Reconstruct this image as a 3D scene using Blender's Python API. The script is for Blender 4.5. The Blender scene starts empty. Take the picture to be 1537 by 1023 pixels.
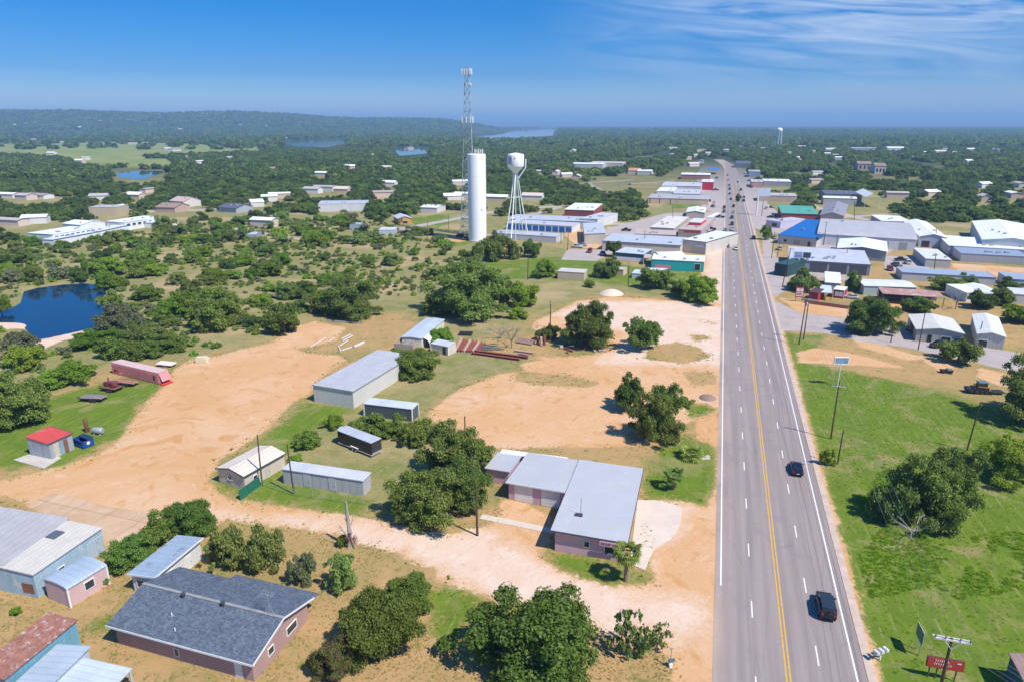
import bpy, bmesh, math, random
import numpy as np
from mathutils import Vector, Matrix
SC = bpy.context.scene
COL = SC.collection
rnd = random.Random(7)
# ------------------------------------------------------------------ camera, sky, sun, exposure
F = 1024.7; CAMH = 55.0; PX0 = 768.5; PY0 = 511.5
PIT = math.atan((PY0 - 186) / F); SP, CP = math.sin(PIT), math.cos(PIT)
cam = bpy.data.cameras.new('camera'); camo = bpy.data.objects.new('camera', cam); COL.objects.link(camo)
cam.sensor_width = 36; cam.lens = 24.0; cam.clip_start = 0.5; cam.clip_end = 90000
camo.location = (0, 0, CAMH); camo.rotation_euler = (math.pi / 2 - PIT, 0, 0)
SC.camera = camo
SUN_EL = math.radians(54); SX, SY = 0.78, -0.625          # horizontal direction towards the sun
W = bpy.data.worlds.new('World'); SC.world = W; W.use_nodes = True
nt = W.node_tree; nt.nodes.clear()
def wn(t, **k):
    n = nt.nodes.new(t)
    for a, b in k.items(): setattr(n, a, b)
    return n
sky = wn('ShaderNodeTexSky', sky_type='NISHITA', sun_disc=False, sun_elevation=SUN_EL,
         sun_rotation=math.atan2(SX, SY), altitude=300, air_density=1.0, dust_density=0.1, ozone_density=3.0)
hs = wn('ShaderNodeHueSaturation'); hs.inputs['Saturation'].default_value = 1.25
nt.links.new(sky.outputs[0], hs.inputs['Color'])
tc = wn('ShaderNodeTexCoord'); sep = wn('ShaderNodeSeparateXYZ'); nt.links.new(tc.outputs['Generated'], sep.inputs[0])
tint = wn('ShaderNodeValToRGB'); e = tint.color_ramp.elements
e[0].position = 0.0; e[0].color = (.50, .52, .67, 1); e[1].position = 0.75; e[1].color = (.62, .80, .95, 1)
for q, c_ in ((.03, (.36, .45, .62)), (.063, (.145, .31, .56)), (.14, (.008, .31, .59)), (.24, (.03, .40, .65)), (.45, (.40, .66, .90))):
    k = e.new(q); k.color = c_ + (1,)
nt.links.new(sep.outputs['Z'], tint.inputs[0])
mul = wn('ShaderNodeMixRGB', blend_type='MULTIPLY'); mul.inputs[0].default_value = 1
nt.links.new(hs.outputs[0], mul.inputs[1]); nt.links.new(tint.outputs[0], mul.inputs[2])
# thin cirrus, planar projection of the view direction on a high layer
def wm(op, a, b=None):
    n = wn('ShaderNodeMath', operation=op)
    for i, v in enumerate((a, b)):
        if v is None: continue
        if isinstance(v, (int, float)): n.inputs[i].default_value = v
        else: nt.links.new(v, n.inputs[i])
    return n.outputs[0]
zz = wm('MAXIMUM', sep.outputs['Z'], 0.02)
az = wm('ARCTAN2', sep.outputs['X'], sep.outputs['Y'])          # azimuth, rad; right of the view is positive
cv = wn('ShaderNodeCombineXYZ')
nt.links.new(wm('ADD', wm('MULTIPLY', az, 5.0), wm('MULTIPLY', zz, 10.0)), cv.inputs[0]); nt.links.new(wm('ADD', wm('MULTIPLY', zz, 34.0), wm('MULTIPLY', az, 2.5)), cv.inputs[1])
cn = wn('ShaderNodeTexNoise'); cn.inputs['Scale'].default_value = 1.05; cn.inputs['Detail'].default_value = 8; cn.inputs['Roughness'].default_value = .55
cn.inputs['Distortion'].default_value = 1.7
nt.links.new(cv.outputs[0], cn.inputs['Vector'])
cr = wn('ShaderNodeValToRGB'); cr.color_ramp.elements[0].position = .36; cr.color_ramp.elements[1].position = .78
nt.links.new(cn.outputs[0], cr.inputs[0])
def bump1(v, c, w):                                                # soft window round c
    d = wm('DIVIDE', wm('SUBTRACT', v, c), w)
    return wm('MAXIMUM', wm('SUBTRACT', 1.0, wm('MULTIPLY', d, d)), 0.0)
mask = wm('MULTIPLY', bump1(az, 0.47, 0.46), bump1(sep.outputs['Z'], 0.135, 0.12))
mask = wm('POWER', mask, 1.7); cm = wm('MULTIPLY', wm('MULTIPLY', cr.outputs[0], mask), 0.95)
cmix = wn('ShaderNodeMixRGB'); nt.links.new(cm, cmix.inputs[0]); nt.links.new(mul.outputs[0], cmix.inputs[1])
cmix.inputs[2].default_value = (4.0, 4.5, 5.3, 1)
bg = wn('ShaderNodeBackground'); bg.inputs[1].default_value = 0.15
nt.links.new(cmix.outputs[0], bg.inputs[0])
out = wn('ShaderNodeOutputWorld'); nt.links.new(bg.outputs[0], out.inputs[0])
sun = bpy.data.lights.new('sun', 'SUN'); sun.energy = 4.6; sun.angle = math.radians(.5); sun.color = (1, .95, .87)
suno = bpy.data.objects.new('sun', sun); COL.objects.link(suno)
_h = math.hypot(SX, SY)
SDIR = Vector((SX / _h * math.cos(SUN_EL), SY / _h * math.cos(SUN_EL), math.sin(SUN_EL)))
suno.rotation_euler = SDIR.to_track_quat('Z', 'Y').to_euler(); suno.location = (60, -40, 120)
SC.view_settings.view_transform = 'Standard'; SC.view_settings.look = 'None'
SC.view_settings.exposure = 0.38; SC.view_settings.gamma = 1
SC.render.engine = 'CYCLES'
cy = SC.cycles; cy.use_denoising = True; cy.max_bounces = 5; cy.diffuse_bounces = 2; cy.glossy_bounces = 2
cy.transparent_max_bounces = 6; cy.transmission_bounces = 2; cy.volume_bounces = 0; cy.use_adaptive_sampling = True
cy.adaptive_threshold = 0.012; cy.caustics_reflective = False; cy.caustics_refractive = False
# ------------------------------------------------------------------ measuring helpers
def G(x, y, z=0.0):
    v = (y - PY0) / F; t = (CAMH - z) / (SP + v * CP)
    return Vector(((x - PX0) / F * t, t * (CP - v * SP), z))
def PR(X, Y, Z=0.0):
    d = Y * CP + (CAMH - Z) * SP
    return PX0 + F * X / d, PY0 + F * ((CAMH - Z) * CP - Y * SP) / d
def ppm(y): return CP * (y - 186) / CAMH                            # pixels per metre across, at ground row y
def HT(p, y):                                                       # height above ground point p seen at row y
    v = (y - PY0) / F
    return CAMH - p.y * (SP + v * CP) / (CP - v * SP)
RA = math.radians(16.6); RD = Vector((math.sin(RA), math.cos(RA), 0)); RT = Vector((math.cos(RA), -math.sin(RA), 0))
RO = Vector((29, 57.8, 0))
def curve_off(s): return -((s - 820) ** 2) / 5200.0 if s > 820 else 0.0
def R(s, t, z=0.0):
    p = RO + RD * s + RT * (t + curve_off(s)); p.z = z; return p
def ST(p): d = Vector((p[0], p[1], 0)) - RO; return d.dot(RD), d.dot(RT)
# ------------------------------------------------------------------ object helpers
def T(o, label=None, cat=None, group=None, kind=None):
    if label: o['label'] = label
    if cat: o['category'] = cat
    if group: o['group'] = group
    if kind: o['kind'] = kind
    return o
def E_(name, loc=(0, 0, 0), rz=0.0, label=None, cat=None, group=None):
    o = bpy.data.objects.new(name, None); COL.objects.link(o); o.location = loc; o.rotation_euler = (0, 0, rz)
    o.empty_display_size = .1
    return T(o, label, cat, group)
def copy_tree(o, parent=None):
    c = o.copy(); COL.objects.link(c)
    if parent: c.parent = parent
    for ch in o.children: copy_tree(ch, c)
    return c
class MB:
    def __init__(s): s.v = []; s.f = []; s.sm = []
    def add(s, vs, fs, smooth=False):
        n = len(s.v); s.v += [tuple(p) for p in vs]; s.f += [tuple(i + n for i in f) for f in fs]; s.sm += [smooth] * len(fs)
        return s
    def box(s, c, d, rz=0.0, M=None):
        x, y, z = d[0] / 2, d[1] / 2, d[2] / 2
        vs = [Vector((a * x, b * y, e * z)) for e in (-1, 1) for b in (-1, 1) for a in (-1, 1)]
        if rz: r = Matrix.Rotation(rz, 3, 'Z'); vs = [r @ p for p in vs]
        if M is not None: vs = [M @ p for p in vs]
        vs = [p + Vector(c) for p in vs]
        return s.add(vs, [(0, 2, 3, 1), (4, 5, 7, 6), (0, 1, 5, 4), (2, 6, 7, 3), (0, 4, 6, 2), (1, 3, 7, 5)])
    def bar(s, a, b, w, h=None):                                     # rectangular bar from a to b
        a, b = Vector(a), Vector(b); h = h or w; d = b - a; q = d.to_track_quat('X', 'Z').to_matrix()
        return s.box((a + b) / 2, (d.length, w, h), M=q)
    def tube(s, pts, rad, n=8, cap=True):
        pts = [Vector(p) for p in pts]
        if not isinstance(rad, (list, tuple)): rad = [rad] * len(pts)
        vs = []; fs = []
        for i, p in enumerate(pts):
            d = (pts[min(i + 1, len(pts) - 1)] - pts[max(i - 1, 0)])
            q = d.to_track_quat('Z', 'Y')
            for j in range(n):
                a = 2 * math.pi * j / n
                vs.append(p + q @ Vector((math.cos(a) * rad[i], math.sin(a) * rad[i], 0)))
        for i in range(len(pts) - 1):
            for j in range(n):
                k = (j + 1) % n
                fs.append((i * n + j, i * n + k, (i + 1) * n + k, (i + 1) * n + j))
        if cap: fs.append(tuple(range(n))[::-1]); fs.append(tuple((len(pts) - 1) * n + j for j in range(n)))
        return s.add(vs, fs, n > 5)
    def lathe(s, prof, n=24, c=(0, 0, 0)):
        vs = []; fs = []; m = len(prof)
        for r, z in prof:
            for j in range(n):
                a = 2 * math.pi * j / n; vs.append((c[0] + r * math.cos(a), c[1] + r * math.sin(a), c[2] + z))
        for i in range(m - 1):
            for j in range(n):
                k = (j + 1) % n; fs.append((i * n + j, i * n + k, (i + 1) * n + k, (i + 1) * n + j))
        fs.append(tuple(range(n))[::-1]); fs.append(tuple((m - 1) * n + j for j in range(n)))
        return s.add(vs, fs, True)
    def prism(s, poly, z0, z1):
        n = len(poly); vs = [(p[0], p[1], z0) for p in poly] + [(p[0], p[1], z1) for p in poly]
        return s.add(vs, [tuple(range(n))[::-1], tuple(range(n, 2 * n))] + [(i, (i + 1) % n, n + (i + 1) % n, n + i) for i in range(n)])
    def slab(s, quad, th):                                           # quad (top, any plane) with thickness downwards
        n = len(quad); vs = [tuple(p) for p in quad] + [(p[0], p[1], p[2] - th) for p in quad]
        return s.add(vs, [tuple(range(n)), tuple(range(n, 2 * n))[::-1]] + [(n + i, n + (i + 1) % n, (i + 1) % n, i) for i in range(n)])
    def mesh(s, name):
        me = bpy.data.meshes.new(name); me.from_pydata(s.v, [], s.f)
        if any(s.sm): me.polygons.foreach_set('use_smooth', s.sm)
        me.update()
        bm = bmesh.new(); bm.from_mesh(me); bmesh.ops.recalc_face_normals(bm, faces=bm.faces); bm.to_mesh(me); bm.free()
        if any(s.sm): me.set_sharp_from_angle(angle=math.radians(38))
        return me
    def build(s, name, m, parent=None, bevel=0.0):
        me = s.mesh(name); me.materials.append(m)
        o = bpy.data.objects.new(name, me); COL.objects.link(o)
        if parent is not None: o.parent = parent
        if bevel:
            b = o.modifiers.new('bevel', 'BEVEL'); b.width = bevel; b.segments = 2; b.limit_method = 'ANGLE'
        return o
# ------------------------------------------------------------------ materials
_M = {}
def nodes(m):
    m.use_nodes = True; t = m.node_tree; t.nodes.clear()
    def N(ty, **k):
        n = t.nodes.new(ty)
        for a, b in k.items():
            if a.startswith('i_'): n.inputs[int(a[2:]) if a[2:].isdigit() else a[2:].replace('_', ' ')].default_value = b
            else: setattr(n, a, b)
        return n
    L = lambda a, b: t.links.new(a, b)
    return N, L
def c3(c, f=1.0): return (c[0] * f, c[1] * f, c[2] * f, 1)
def mat(key, col, rough=.75, metal=0.0, var=.14, vs=.8, rib=None, stain=None, spec=.4, streak=0.0):
    """plain procedural surface: blotchy colour, optional ribs (axis, spacing, depth), optional stain (colour, amount 0-1, scale)"""
    if key in _M: return _M[key]
    m = bpy.data.materials.new(key); _M[key] = m; N, L = nodes(m)
    tc = N('ShaderNodeTexCoord'); o = N('ShaderNodeOutputMaterial'); p = N('ShaderNodeBsdfPrincipled')
    p.inputs['Roughness'].default_value = rough; p.inputs['Metallic'].default_value = metal; p.inputs['Specular IOR Level'].default_value = spec
    mp = N('ShaderNodeMapping'); L(tc.outputs['Object'], mp.inputs[0])
    if streak: mp.inputs['Scale'].default_value = (1, 1, streak)
    n = N('ShaderNodeTexNoise', i_Scale=vs, i_Detail=6.0, i_Roughness=.65); L(mp.outputs[0], n.inputs['Vector'])
    r = N('ShaderNodeValToRGB'); r.color_ramp.elements[0].position = .25; r.color_ramp.elements[1].position = .75
    r.color_ramp.elements[0].color = c3(col, 1 - var); r.color_ramp.elements[1].color = c3(col, 1 + var); L(n.outputs[0], r.inputs[0])
    c = r.outputs[0]
    if stain:
        n2 = N('ShaderNodeTexNoise', i_Scale=stain[2], i_Detail=8.0, i_Roughness=.7); L(tc.outputs['Object'], n2.inputs['Vector'])
        r2 = N('ShaderNodeValToRGB'); a = .72 - .42 * stain[1]; r2.color_ramp.elements[0].position = a; r2.color_ramp.elements[1].position = a + .12
        L(n2.outputs[0], r2.inputs[0]); x = N('ShaderNodeMixRGB'); L(r2.outputs[0], x.inputs[0]); L(c, x.inputs[1]); x.inputs[2].default_value = c3(stain[0]); c = x.outputs[0]
    if rib:
        w = N('ShaderNodeTexWave', wave_type='BANDS', bands_direction='X', wave_profile='SIN')
        w.inputs['Scale'].default_value = 1.0
        mp2 = N('ShaderNodeMapping'); L(tc.outputs['Object'], mp2.inputs[0])
        if rib[0] == 'x': mp2.inputs['Scale'].default_value = (0.31416 / rib[1],) * 3
        elif rib[0] == 'y': mp2.inputs['Rotation'].default_value = (0, 0, math.pi / 2); mp2.inputs['Scale'].default_value = (0.31416 / rib[1],) * 3
        elif rib[0] == 'z': mp2.inputs['Rotation'].default_value = (0, math.pi / 2, 0); mp2.inputs['Scale'].default_value = (0.31416 / rib[1],) * 3
        else: mp2.inputs['Rotation'].default_value = (0, 0, math.radians(45)); mp2.inputs['Scale'].default_value = (0.31416 * 1.4142 / rib[1],) * 3
        L(mp2.outputs[0], w.inputs['Vector'])
        rr = N('ShaderNodeValToRGB'); rr.color_ramp.elements[0].position = .0; rr.color_ramp.elements[1].position = .28; L(w.outputs[1], rr.inputs[0])
        b = N('ShaderNodeBump'); b.inputs['Strength'].default_value = .35; b.inputs['Distance'].default_value = rib[2]; L(rr.outputs[0], b.inputs['Height']); L(b.outputs[0], p.inputs['Normal'])
        x = N('ShaderNodeMixRGB', blend_type='MULTIPLY'); x.inputs[0].default_value = .09; L(c, x.inputs[1]); L(rr.outputs[0], x.inputs[2]); c = x.outputs[0]  # grooves darkened in the colour: rib shading along with seam dirt
    L(c, p.inputs['Base Color']); L(p.outputs[0], o.inputs[0])
    return m
def leafmat(key, a, b, trans=.42):
    if key in _M: return _M[key]
    m = bpy.data.materials.new(key); _M[key] = m; N, L = nodes(m)
    g = N('ShaderNodeNewGeometry'); oi = N('ShaderNodeObjectInfo'); o = N('ShaderNodeOutputMaterial')
    r = N('ShaderNodeValToRGB'); r.color_ramp.elements[0].color = c3(a); r.color_ramp.elements[1].color = c3(b); L(g.outputs['Random Per Island'], r.inputs[0])
    hs = N('ShaderNodeHueSaturation'); mr = N('ShaderNodeMapRange', i_3=.485, i_4=.525); L(oi.outputs['Random'], mr.inputs[0]); L(mr.outputs[0], hs.inputs['Hue'])
    wn_ = N('ShaderNodeTexWhiteNoise', noise_dimensions='1D'); L(oi.outputs['Random'], wn_.inputs['W'])
    mv = N('ShaderNodeMapRange', i_3=.72, i_4=1.3); L(wn_.outputs[0], mv.inputs[0]); L(mv.outputs[0], hs.inputs['Value']); L(r.outputs[0], hs.inputs['Color'])
    d = N('ShaderNodeBsdfDiffuse'); t = N('ShaderNodeBsdfTranslucent'); x = N('ShaderNodeMixShader'); x.inputs[0].default_value = trans
    L(hs.outputs[0], d.inputs[0]); L(hs.outputs[0], t.inputs[0]); L(d.outputs[0], x.inputs[1]); L(t.outputs[0], x.inputs[2]); L(x.outputs[0], o.inputs[0])
    return m
LEAF = dict(
    oak=leafmat('leaf_oak', (.081, .131, .024), (.244, .300, .077)),
    olive=leafmat('leaf_olive', (.149, .209, .050), (.356, .413, .122)),
    lime=leafmat('leaf_lime', (.154, .256, .018), (.320, .435, .058)),
    grey=leafmat('leaf_grey', (.122, .147, .077), (.282, .294, .166)),
    mid=leafmat('leaf_mid', (.099, .172, .026), (.266, .344, .072)),
    rose=leafmat('leaf_rose', (.16, .10, .06), (.46, .22, .20)),
    palm=leafmat('leaf_palm', (.13, .21, .03), (.36, .45, .12)),
    far=leafmat('leaf_far', (.080, .142, .034), (.212, .274, .075)),
    wood=leafmat('leaf_wood', (.058, .109, .024), (.195, .256, .068)),
    grass=leafmat('leaf_grass', (.17, .31, .008), (.31, .45, .025), .4),
    straw=leafmat('leaf_straw', (.34, .25, .11), (.52, .42, .20), .4))
BARK = mat('bark', (.16, .125, .095), .9, vs=3, var=.35)
DEADWOOD = mat('dead_wood', (.36, .32, .28), .9, vs=3, var=.25)
POLE = mat('pole_wood', (.085, .055, .040), .9, vs=2, var=.3)
GLASS = mat('window_glass', (.03, .04, .05), .12, 0, .1, spec=.6)
WHITE = mat('white_paint', (.78, .78, .76), .6, 0, .05)
STEEL = mat('galvanised_steel', (.5, .52, .54), .45, .6, .1)
BLACK = mat('black_rubber', (.025, .025, .027), .7)
RUST = mat('rust', (.20, .075, .04), .85, .1, .4, 2.5)
CONC = mat('concrete', (.50, .45, .40), .9, 0, .15, .6, stain=((.34, .28, .22), .35, .5))
# ------------------------------------------------------------------ ground: one sheet, its regions traced as outlines on the ground plane
def Zp(ox, oy, s, pts): return [(ox + a / s, oy + b / s) for a, b in pts]
DIRT = [
 [(-40,752),(0,722),(60,707),(95,700),(150,680),(185,655),(200,630),(222,600),(248,578),(262,555),(285,540),(330,533),(370,522),(405,515),(430,498),(445,488),(475,482),(520,492),(505,510),(470,520),(440,522),(460,530),(505,533),(520,540),(490,560),(470,580),(462,592),(440,602),(405,640),(365,668),(330,690),(316,712),(320,735),(345,748),(420,760),(500,770),(552,778),(600,790),(680,800),(735,790),(745,770),(755,752),(770,745),(850,790),(820,822),(830,845),(870,868),(920,882),(985,866),(975,840),(960,760),(1000,750),(1060,758),(1076,750),(1078,690),(1090,690),(1092,1120),(1060,1120),(1038,1023),(1005,985),(940,958),(850,930),(770,905),(700,885),(655,870),(650,852),(590,828),(520,805),(430,790),(340,778),(318,790),(250,800),(210,802),(165,832),(150,800),(110,775),(-30,735)],
 [(802,481),(829,471),(865,452),(917,446),(975,448),(1024,453),(1068,460),(1092,457),(1092,577),(1077,586),(1076,616),(1049,628),(1032,633),(1012,645),(1000,652),(985,665),(940,670),(853,671),(780,672),(735,674),(705,668),(690,640),(650,632),(640,622),(665,600),(700,580),(745,562),(790,556),(780,545),(815,540),(800,535),(850,535),(890,532),(930,520),(900,500),(800,495)],
 [(1055,390),(1090,360),(1090,460),(1060,455)],
 [(60,502),(140,490),(160,495),(90,512),(60,526),(30,530)], [(-10,478),(40,484),(48,488),(20,494),(-10,494)],
 [(1195,529),(1225,522),(1300,534),(1360,552),(1290,548),(1200,544)], [(1380,532),(1400,534),(1440,545),(1420,560),(1395,548)], [(1470,552),(1537,566),(1560,585),(1500,578),(1465,564)],
 [(1265,490),(1300,505),(1345,525),(1400,538),(1360,540),(1290,520)],
 [(1165,445),(1215,456),(1285,462),(1300,452),(1345,452),(1380,462),(1340,470),(1280,478),(1200,470)], [(1425,395),(1537,402),(1600,410),(1600,432),(1530,424),(1440,408)],
 [(850,350),(905,336),(880,345),(930,374),(870,372),(845,352)], [(905,340),(1010,347),(1010,352),(930,348)], [(650,360),(700,352),(740,352),(690,364)],
 [(1040,548),(1092,545),(1092,600),(1060,600)]]
PALE = [[(50,495),(170,480),(170,500),(90,520),(20,535)], [(-20,470),(60,478),(40,500),(-20,500)], [(956,748),(1007,755),(1025,762),(1021,786),(1007,809),(981,822),(970,857),(945,848)],
 [(318,770),(430,778),(560,785),(735,800),(830,850),(960,888),(1045,900),(1045,960),(900,940),(700,880),(600,828),(430,785)],
 [(830,472),(880,452),(1000,452),(1092,462),(1092,548),(900,545),(950,500)], [(1060,370),(1092,370),(1092,455),(1064,452)], [(20,690),(70,672),(95,690),(45,705)], [(455,800),(520,815),(560,835),(600,860),(540,850),(470,825)]]
CONCR = [[(40,757),(80,739),(112,746),(167,760),(246,773),(212,804),(168,832),(150,800),(100,790)]]
HOLE = [[(975,520),(1015,513),(1050,522),(1071,537),(1024,545),(965,538)], [(1024,560),(1060,558),(1078,565),(1072,575),(1040,578)], [(780,556),(850,563),(903,574),(880,582),(800,576),(770,570)], [(1032,502),(1060,503),(1068,509),(1045,512)], [(1054,482),(1076,484),(1070,487)],
 [(1024,603),(1060,606),(1077,614),(1058,625),(1034,628)],
 [(976,687),(997,663),(1028,653),(1064,665),(1076,674),(1076,726),(1060,760),(1033,755),(999,749),(963,741),(971,708),(971,700)],
 [(812,825),(835,826),(882,835),(924,846),(960,856),(984,864),(986,870),(960,877),(926,878),(882,866),(840,856),(817,840)]]
LUSH = [HOLE[5], HOLE[6], HOLE[7],
 [(1175,500),(1240,503),(1215,535),(1250,552),(1400,585),(1537,625),(1800,670),(1900,1300),(1330,1300),(1300,1010),(1262,880),(1232,740),(1205,620),(1185,540)],
 [(-60,700),(-60,640),(60,600),(130,580),(240,560),(262,550),(245,580),(215,605),(190,650),(95,695),(60,705)],
 [(330,740),(326,706),(400,655),(460,600),(530,612),(470,650),(420,690),(430,715),(550,750),(545,775),(420,755)],
 [(720,395),(840,385),(900,392),(960,402),(1060,405),(1062,412),(960,430),(900,425),(820,418),(700,420)], [(930,332),(975,330),(972,345),(930,348)], [(1000,305),(1080,306),(1082,312),(1010,313)],
 [(-200,205),(120,203),(240,214),(395,221),(405,228),(330,233),(230,236),(170,246),(110,240),(-200,224)], [(100,240),(250,238),(270,252),(120,252)], [(660,362),(700,356),(712,366),(670,372)], [(600,330),(660,322),(690,330),(650,345)],
 [(640,890),(700,870),(720,900),(700,960),(650,960)], [(180,940),(120,960),(140,930),(180,915)], [(1160,395),(1185,395),(1185,405),(1165,404)]]
ASPH = [[(1146,447),(1165,452),(1200,470),(1275,478),(1345,488),(1420,508),(1470,520),(1537,530),(1600,545),(1600,575),(1537,560),(1400,530),(1350,520),(1290,512),(1240,500),(1180,496),(1160,492)],
 [(1143,330),(1165,332),(1158,372),(1180,405),(1185,432),(1165,446),(1148,430),(1146,395)], [(1325,384),(1385,386),(1398,407),(1330,409)], [(852,374),(925,376),(895,392),(842,390)], [(1010,340),(1078,345),(1078,364),(1058,362),(1020,346)], [(1165,355),(1250,372),(1250,376),(1165,362)], [(1050,304),(1085,302),(1085,318),(1058,316)], [(905,345),(1000,320),(1088,318),(1088,347),(1055,347),(1020,353),(905,353)], [(1104,302),(1150,304),(1180,330),(1240,330),(1330,342),(1345,372),(1325,386),(1240,375),(1165,350),(1120,340)], [(1096,242),(1118,255),(1152,304),(1106,304)], [(1062,238),(1086,246),(1086,302),(1050,302),(1045,262)], [(1180,398),(1240,410),(1300,418),(1300,428),(1240,415),(1190,430)]]
STRIPS = [((985,334),(1090,331),9), ((880,338),(985,334),6), ((1105,331),(1180,333),8), ((560,352),(740,318),7), ((740,318),(830,310),7), ((330,314),(230,318),8), ((590,290),(700,272),6), ((100,310),(230,318),8),
 ((880,275),(950,270),8), ((950,276),(1010,272),8), ((905,290),(880,275),8), ((845,310),(800,322),5), ((1180,300),(1300,330),6), ((1210,330),(1330,322),5), ((470,362),(330,340),4), ((60,225),(0,215),7), ((350,240),(400,222),8)]
def g2(poly): return np.array([(q.x, q.y) for q in (G(a, b) for a, b in poly)])
def sdf(P, polys):                                                   # signed distance, positive inside
    best = np.full(len(P), -1e3)
    for poly in polys:
        Q = g2(poly); lo = Q.min(0) - 40; hi = Q.max(0) + 40
        idx = np.nonzero(((P >= lo) & (P <= hi)).all(1))[0]
        if not len(idx): continue
        p = P[idx]; d = np.full(len(p), 1e9); ins = np.zeros(len(p), bool); n = len(Q)
        for i in range(n):
            a, b = Q[i], Q[(i + 1) % n]; ab = b - a
            t = np.clip(((p - a) @ ab) / max(ab @ ab, 1e-9), 0, 1)
            d = np.minimum(d, np.hypot(*(p - a - t[:, None] * ab).T))
            c = ((a[1] > p[:, 1]) != (b[1] > p[:, 1]))
            with np.errstate(divide='ignore', invalid='ignore'):
                xi = (b[0] - a[0]) * (p[:, 1] - a[1]) / (b[1] - a[1]) + a[0]
            ins ^= c & (p[:, 0] < xi)
        best[idx] = np.maximum(best[idx], np.where(ins, d, -d))
    return best
def strips(P):
    best = np.full(len(P), -1e3)
    for a, b, w in STRIPS:
        A = np.array(G(*a)[:2]); B = np.array(G(*b)[:2]); ab = B - A
        t = np.clip(((P - A) @ ab) / (ab @ ab), 0, 1)
        best = np.maximum(best, w / 2 - np.hypot(*(P - A - t[:, None] * ab).T))
    return best
def roadst(P):
    d = P - np.array(RO[:2]); s = d @ np.array(RD[:2]); t = d @ np.array(RT[:2])
    return s, t - np.where(s > 820, -((s - 820) ** 2) / 5200, 0)
POND = Zp(0, 340, 3.66, [(140,352),(210,332),(350,314),(450,308),(550,322),(580,380),(592,420),(525,490),(512,540),(380,570),(240,600),(205,590),(160,545),(180,525),(130,512),(-60,510),(-60,455),(60,450),(120,420)])
def hills(X, Y):                                                     # height of the far ridges
    d = np.hypot(X, Y); a = np.arctan2(X, Y)
    def rdg(a0, a1, d0, w, h): 
        k = np.clip((a - a0) / .12, 0, 1) * np.clip((a1 - a) / .12, 0, 1); k = k * k * (3 - 2 * k)
        return h * k * np.exp(-((d - d0) / w) ** 2)
    n = np.sin(a * 21 + 1) * .5 + np.sin(a * 47 + 2) * .25 + np.sin(a * 9.0) * .5
    k = np.clip((.0 - a) / .10, 0, 1); k = k * k * (3 - 2 * k); hh = 84 + 40 * np.clip(-a / .64, 0, 1.2) + 12 * np.sin(a * 15.0 + .8) + 7 * np.sin(a * 31.0)
    z = hh * k * np.exp(-((d - 5700) / 1150) ** 2) + 7 * n * np.clip((d - 4300) / 1200, 0, 1) * k * np.clip((7500 - d) / 1500, 0, 1)
    z += rdg(-1.3, -.30, 8300, 1400, 150) * (1 + .10 * np.sin(a * 11 + 2))
    z += rdg(-.2, 1.2, 21000, 3500, 105) * (1 + .22 * n)
    z += rdg(.1, .3, 26000, 3000, 70) + rdg(.38, .52, 24000, 2500, 60)
    return z * (d > 1800)
ys = np.concatenate([-np.geomspace(600, 20, 10), np.linspace(0, 46, 8), np.geomspace(50, 45000, 640)])
ts = np.unique(np.concatenate([np.linspace(-4, -.95, 40), np.linspace(-.95, .95, 560), np.linspace(.95, 4, 40)]))
Yg, Tg = np.meshgrid(ys, ts, indexing='ij'); Xg = np.clip(Tg * np.maximum(np.abs(Yg), 60), -46000, 46000); Zg = hills(Xg, Yg)
PG = np.stack([Xg.ravel(), Yg.ravel()], 1)
near = (PG[:, 1] < 1500) & (PG[:, 1] > 30)
def part_sdf(f, dflt=-1e3):
    o = np.full(len(PG), dflt); o[near] = f(PG[near]); return o
S_, T_ = roadst(PG)
onr = (S_ > -200) & (S_ < 1150)
shoulder = np.where(onr, np.maximum(np.minimum(T_ - 7.8, 9.3 - T_), np.minimum(-7.6 - T_, T_ + 11.5 + np.where(S_ > 190, 4, 0))), -1e3)
holes = part_sdf(lambda P: sdf(P, HOLE))
A_dirt = np.minimum(np.maximum(part_sdf(lambda P: sdf(P, DIRT)), shoulder), -holes)
A_pale = part_sdf(lambda P: sdf(P, PALE)); A_lush = part_sdf(lambda P: sdf(P, LUSH))
far = sdf(PG, [LUSH[9], LUSH[10]]); A_lush = np.maximum(A_lush, np.where(np.hypot(PG[:, 0], PG[:, 1]) < 2600, far, -1e3))
A_conc = part_sdf(lambda P: sdf(P, CONCR)); A_asph = np.maximum(part_sdf(lambda P: sdf(P, ASPH)), part_sdf(strips))
SCRUB = [(-900, 395), (-60, 372), (150, 358), (330, 325), (640, 325), (740, 360), (850, 372), (960, 400), (1062, 405), (1060, 450), (900, 440), (820, 470), (700, 520), (600, 470), (480, 470), (420, 510), (330, 525), (270, 545), (160, 550), (60, 600), (-600, 640)]
SCRUB2 = [(430, 610), (530, 612), (600, 530), (700, 520), (810, 545), (790, 556), (745, 562), (665, 600), (640, 650), (705, 668), (740, 690), (740, 760), (560, 772), (420, 760), (400, 720), (440, 690)]
A_scrub = part_sdf(lambda P: sdf(P, [SCRUB, SCRUB2]))
A_scrub = np.maximum(A_scrub, np.clip((PG[:, 1] - 330) * .2, -30, 30))
A_pond = part_sdf(lambda P: sdf(P, [POND]))
Zg = Zg - np.where(A_pond.reshape(Zg.shape) > -3, np.clip((A_pond.reshape(Zg.shape) + 3) / 4, 0, 1) * 1.3, 0)
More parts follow.
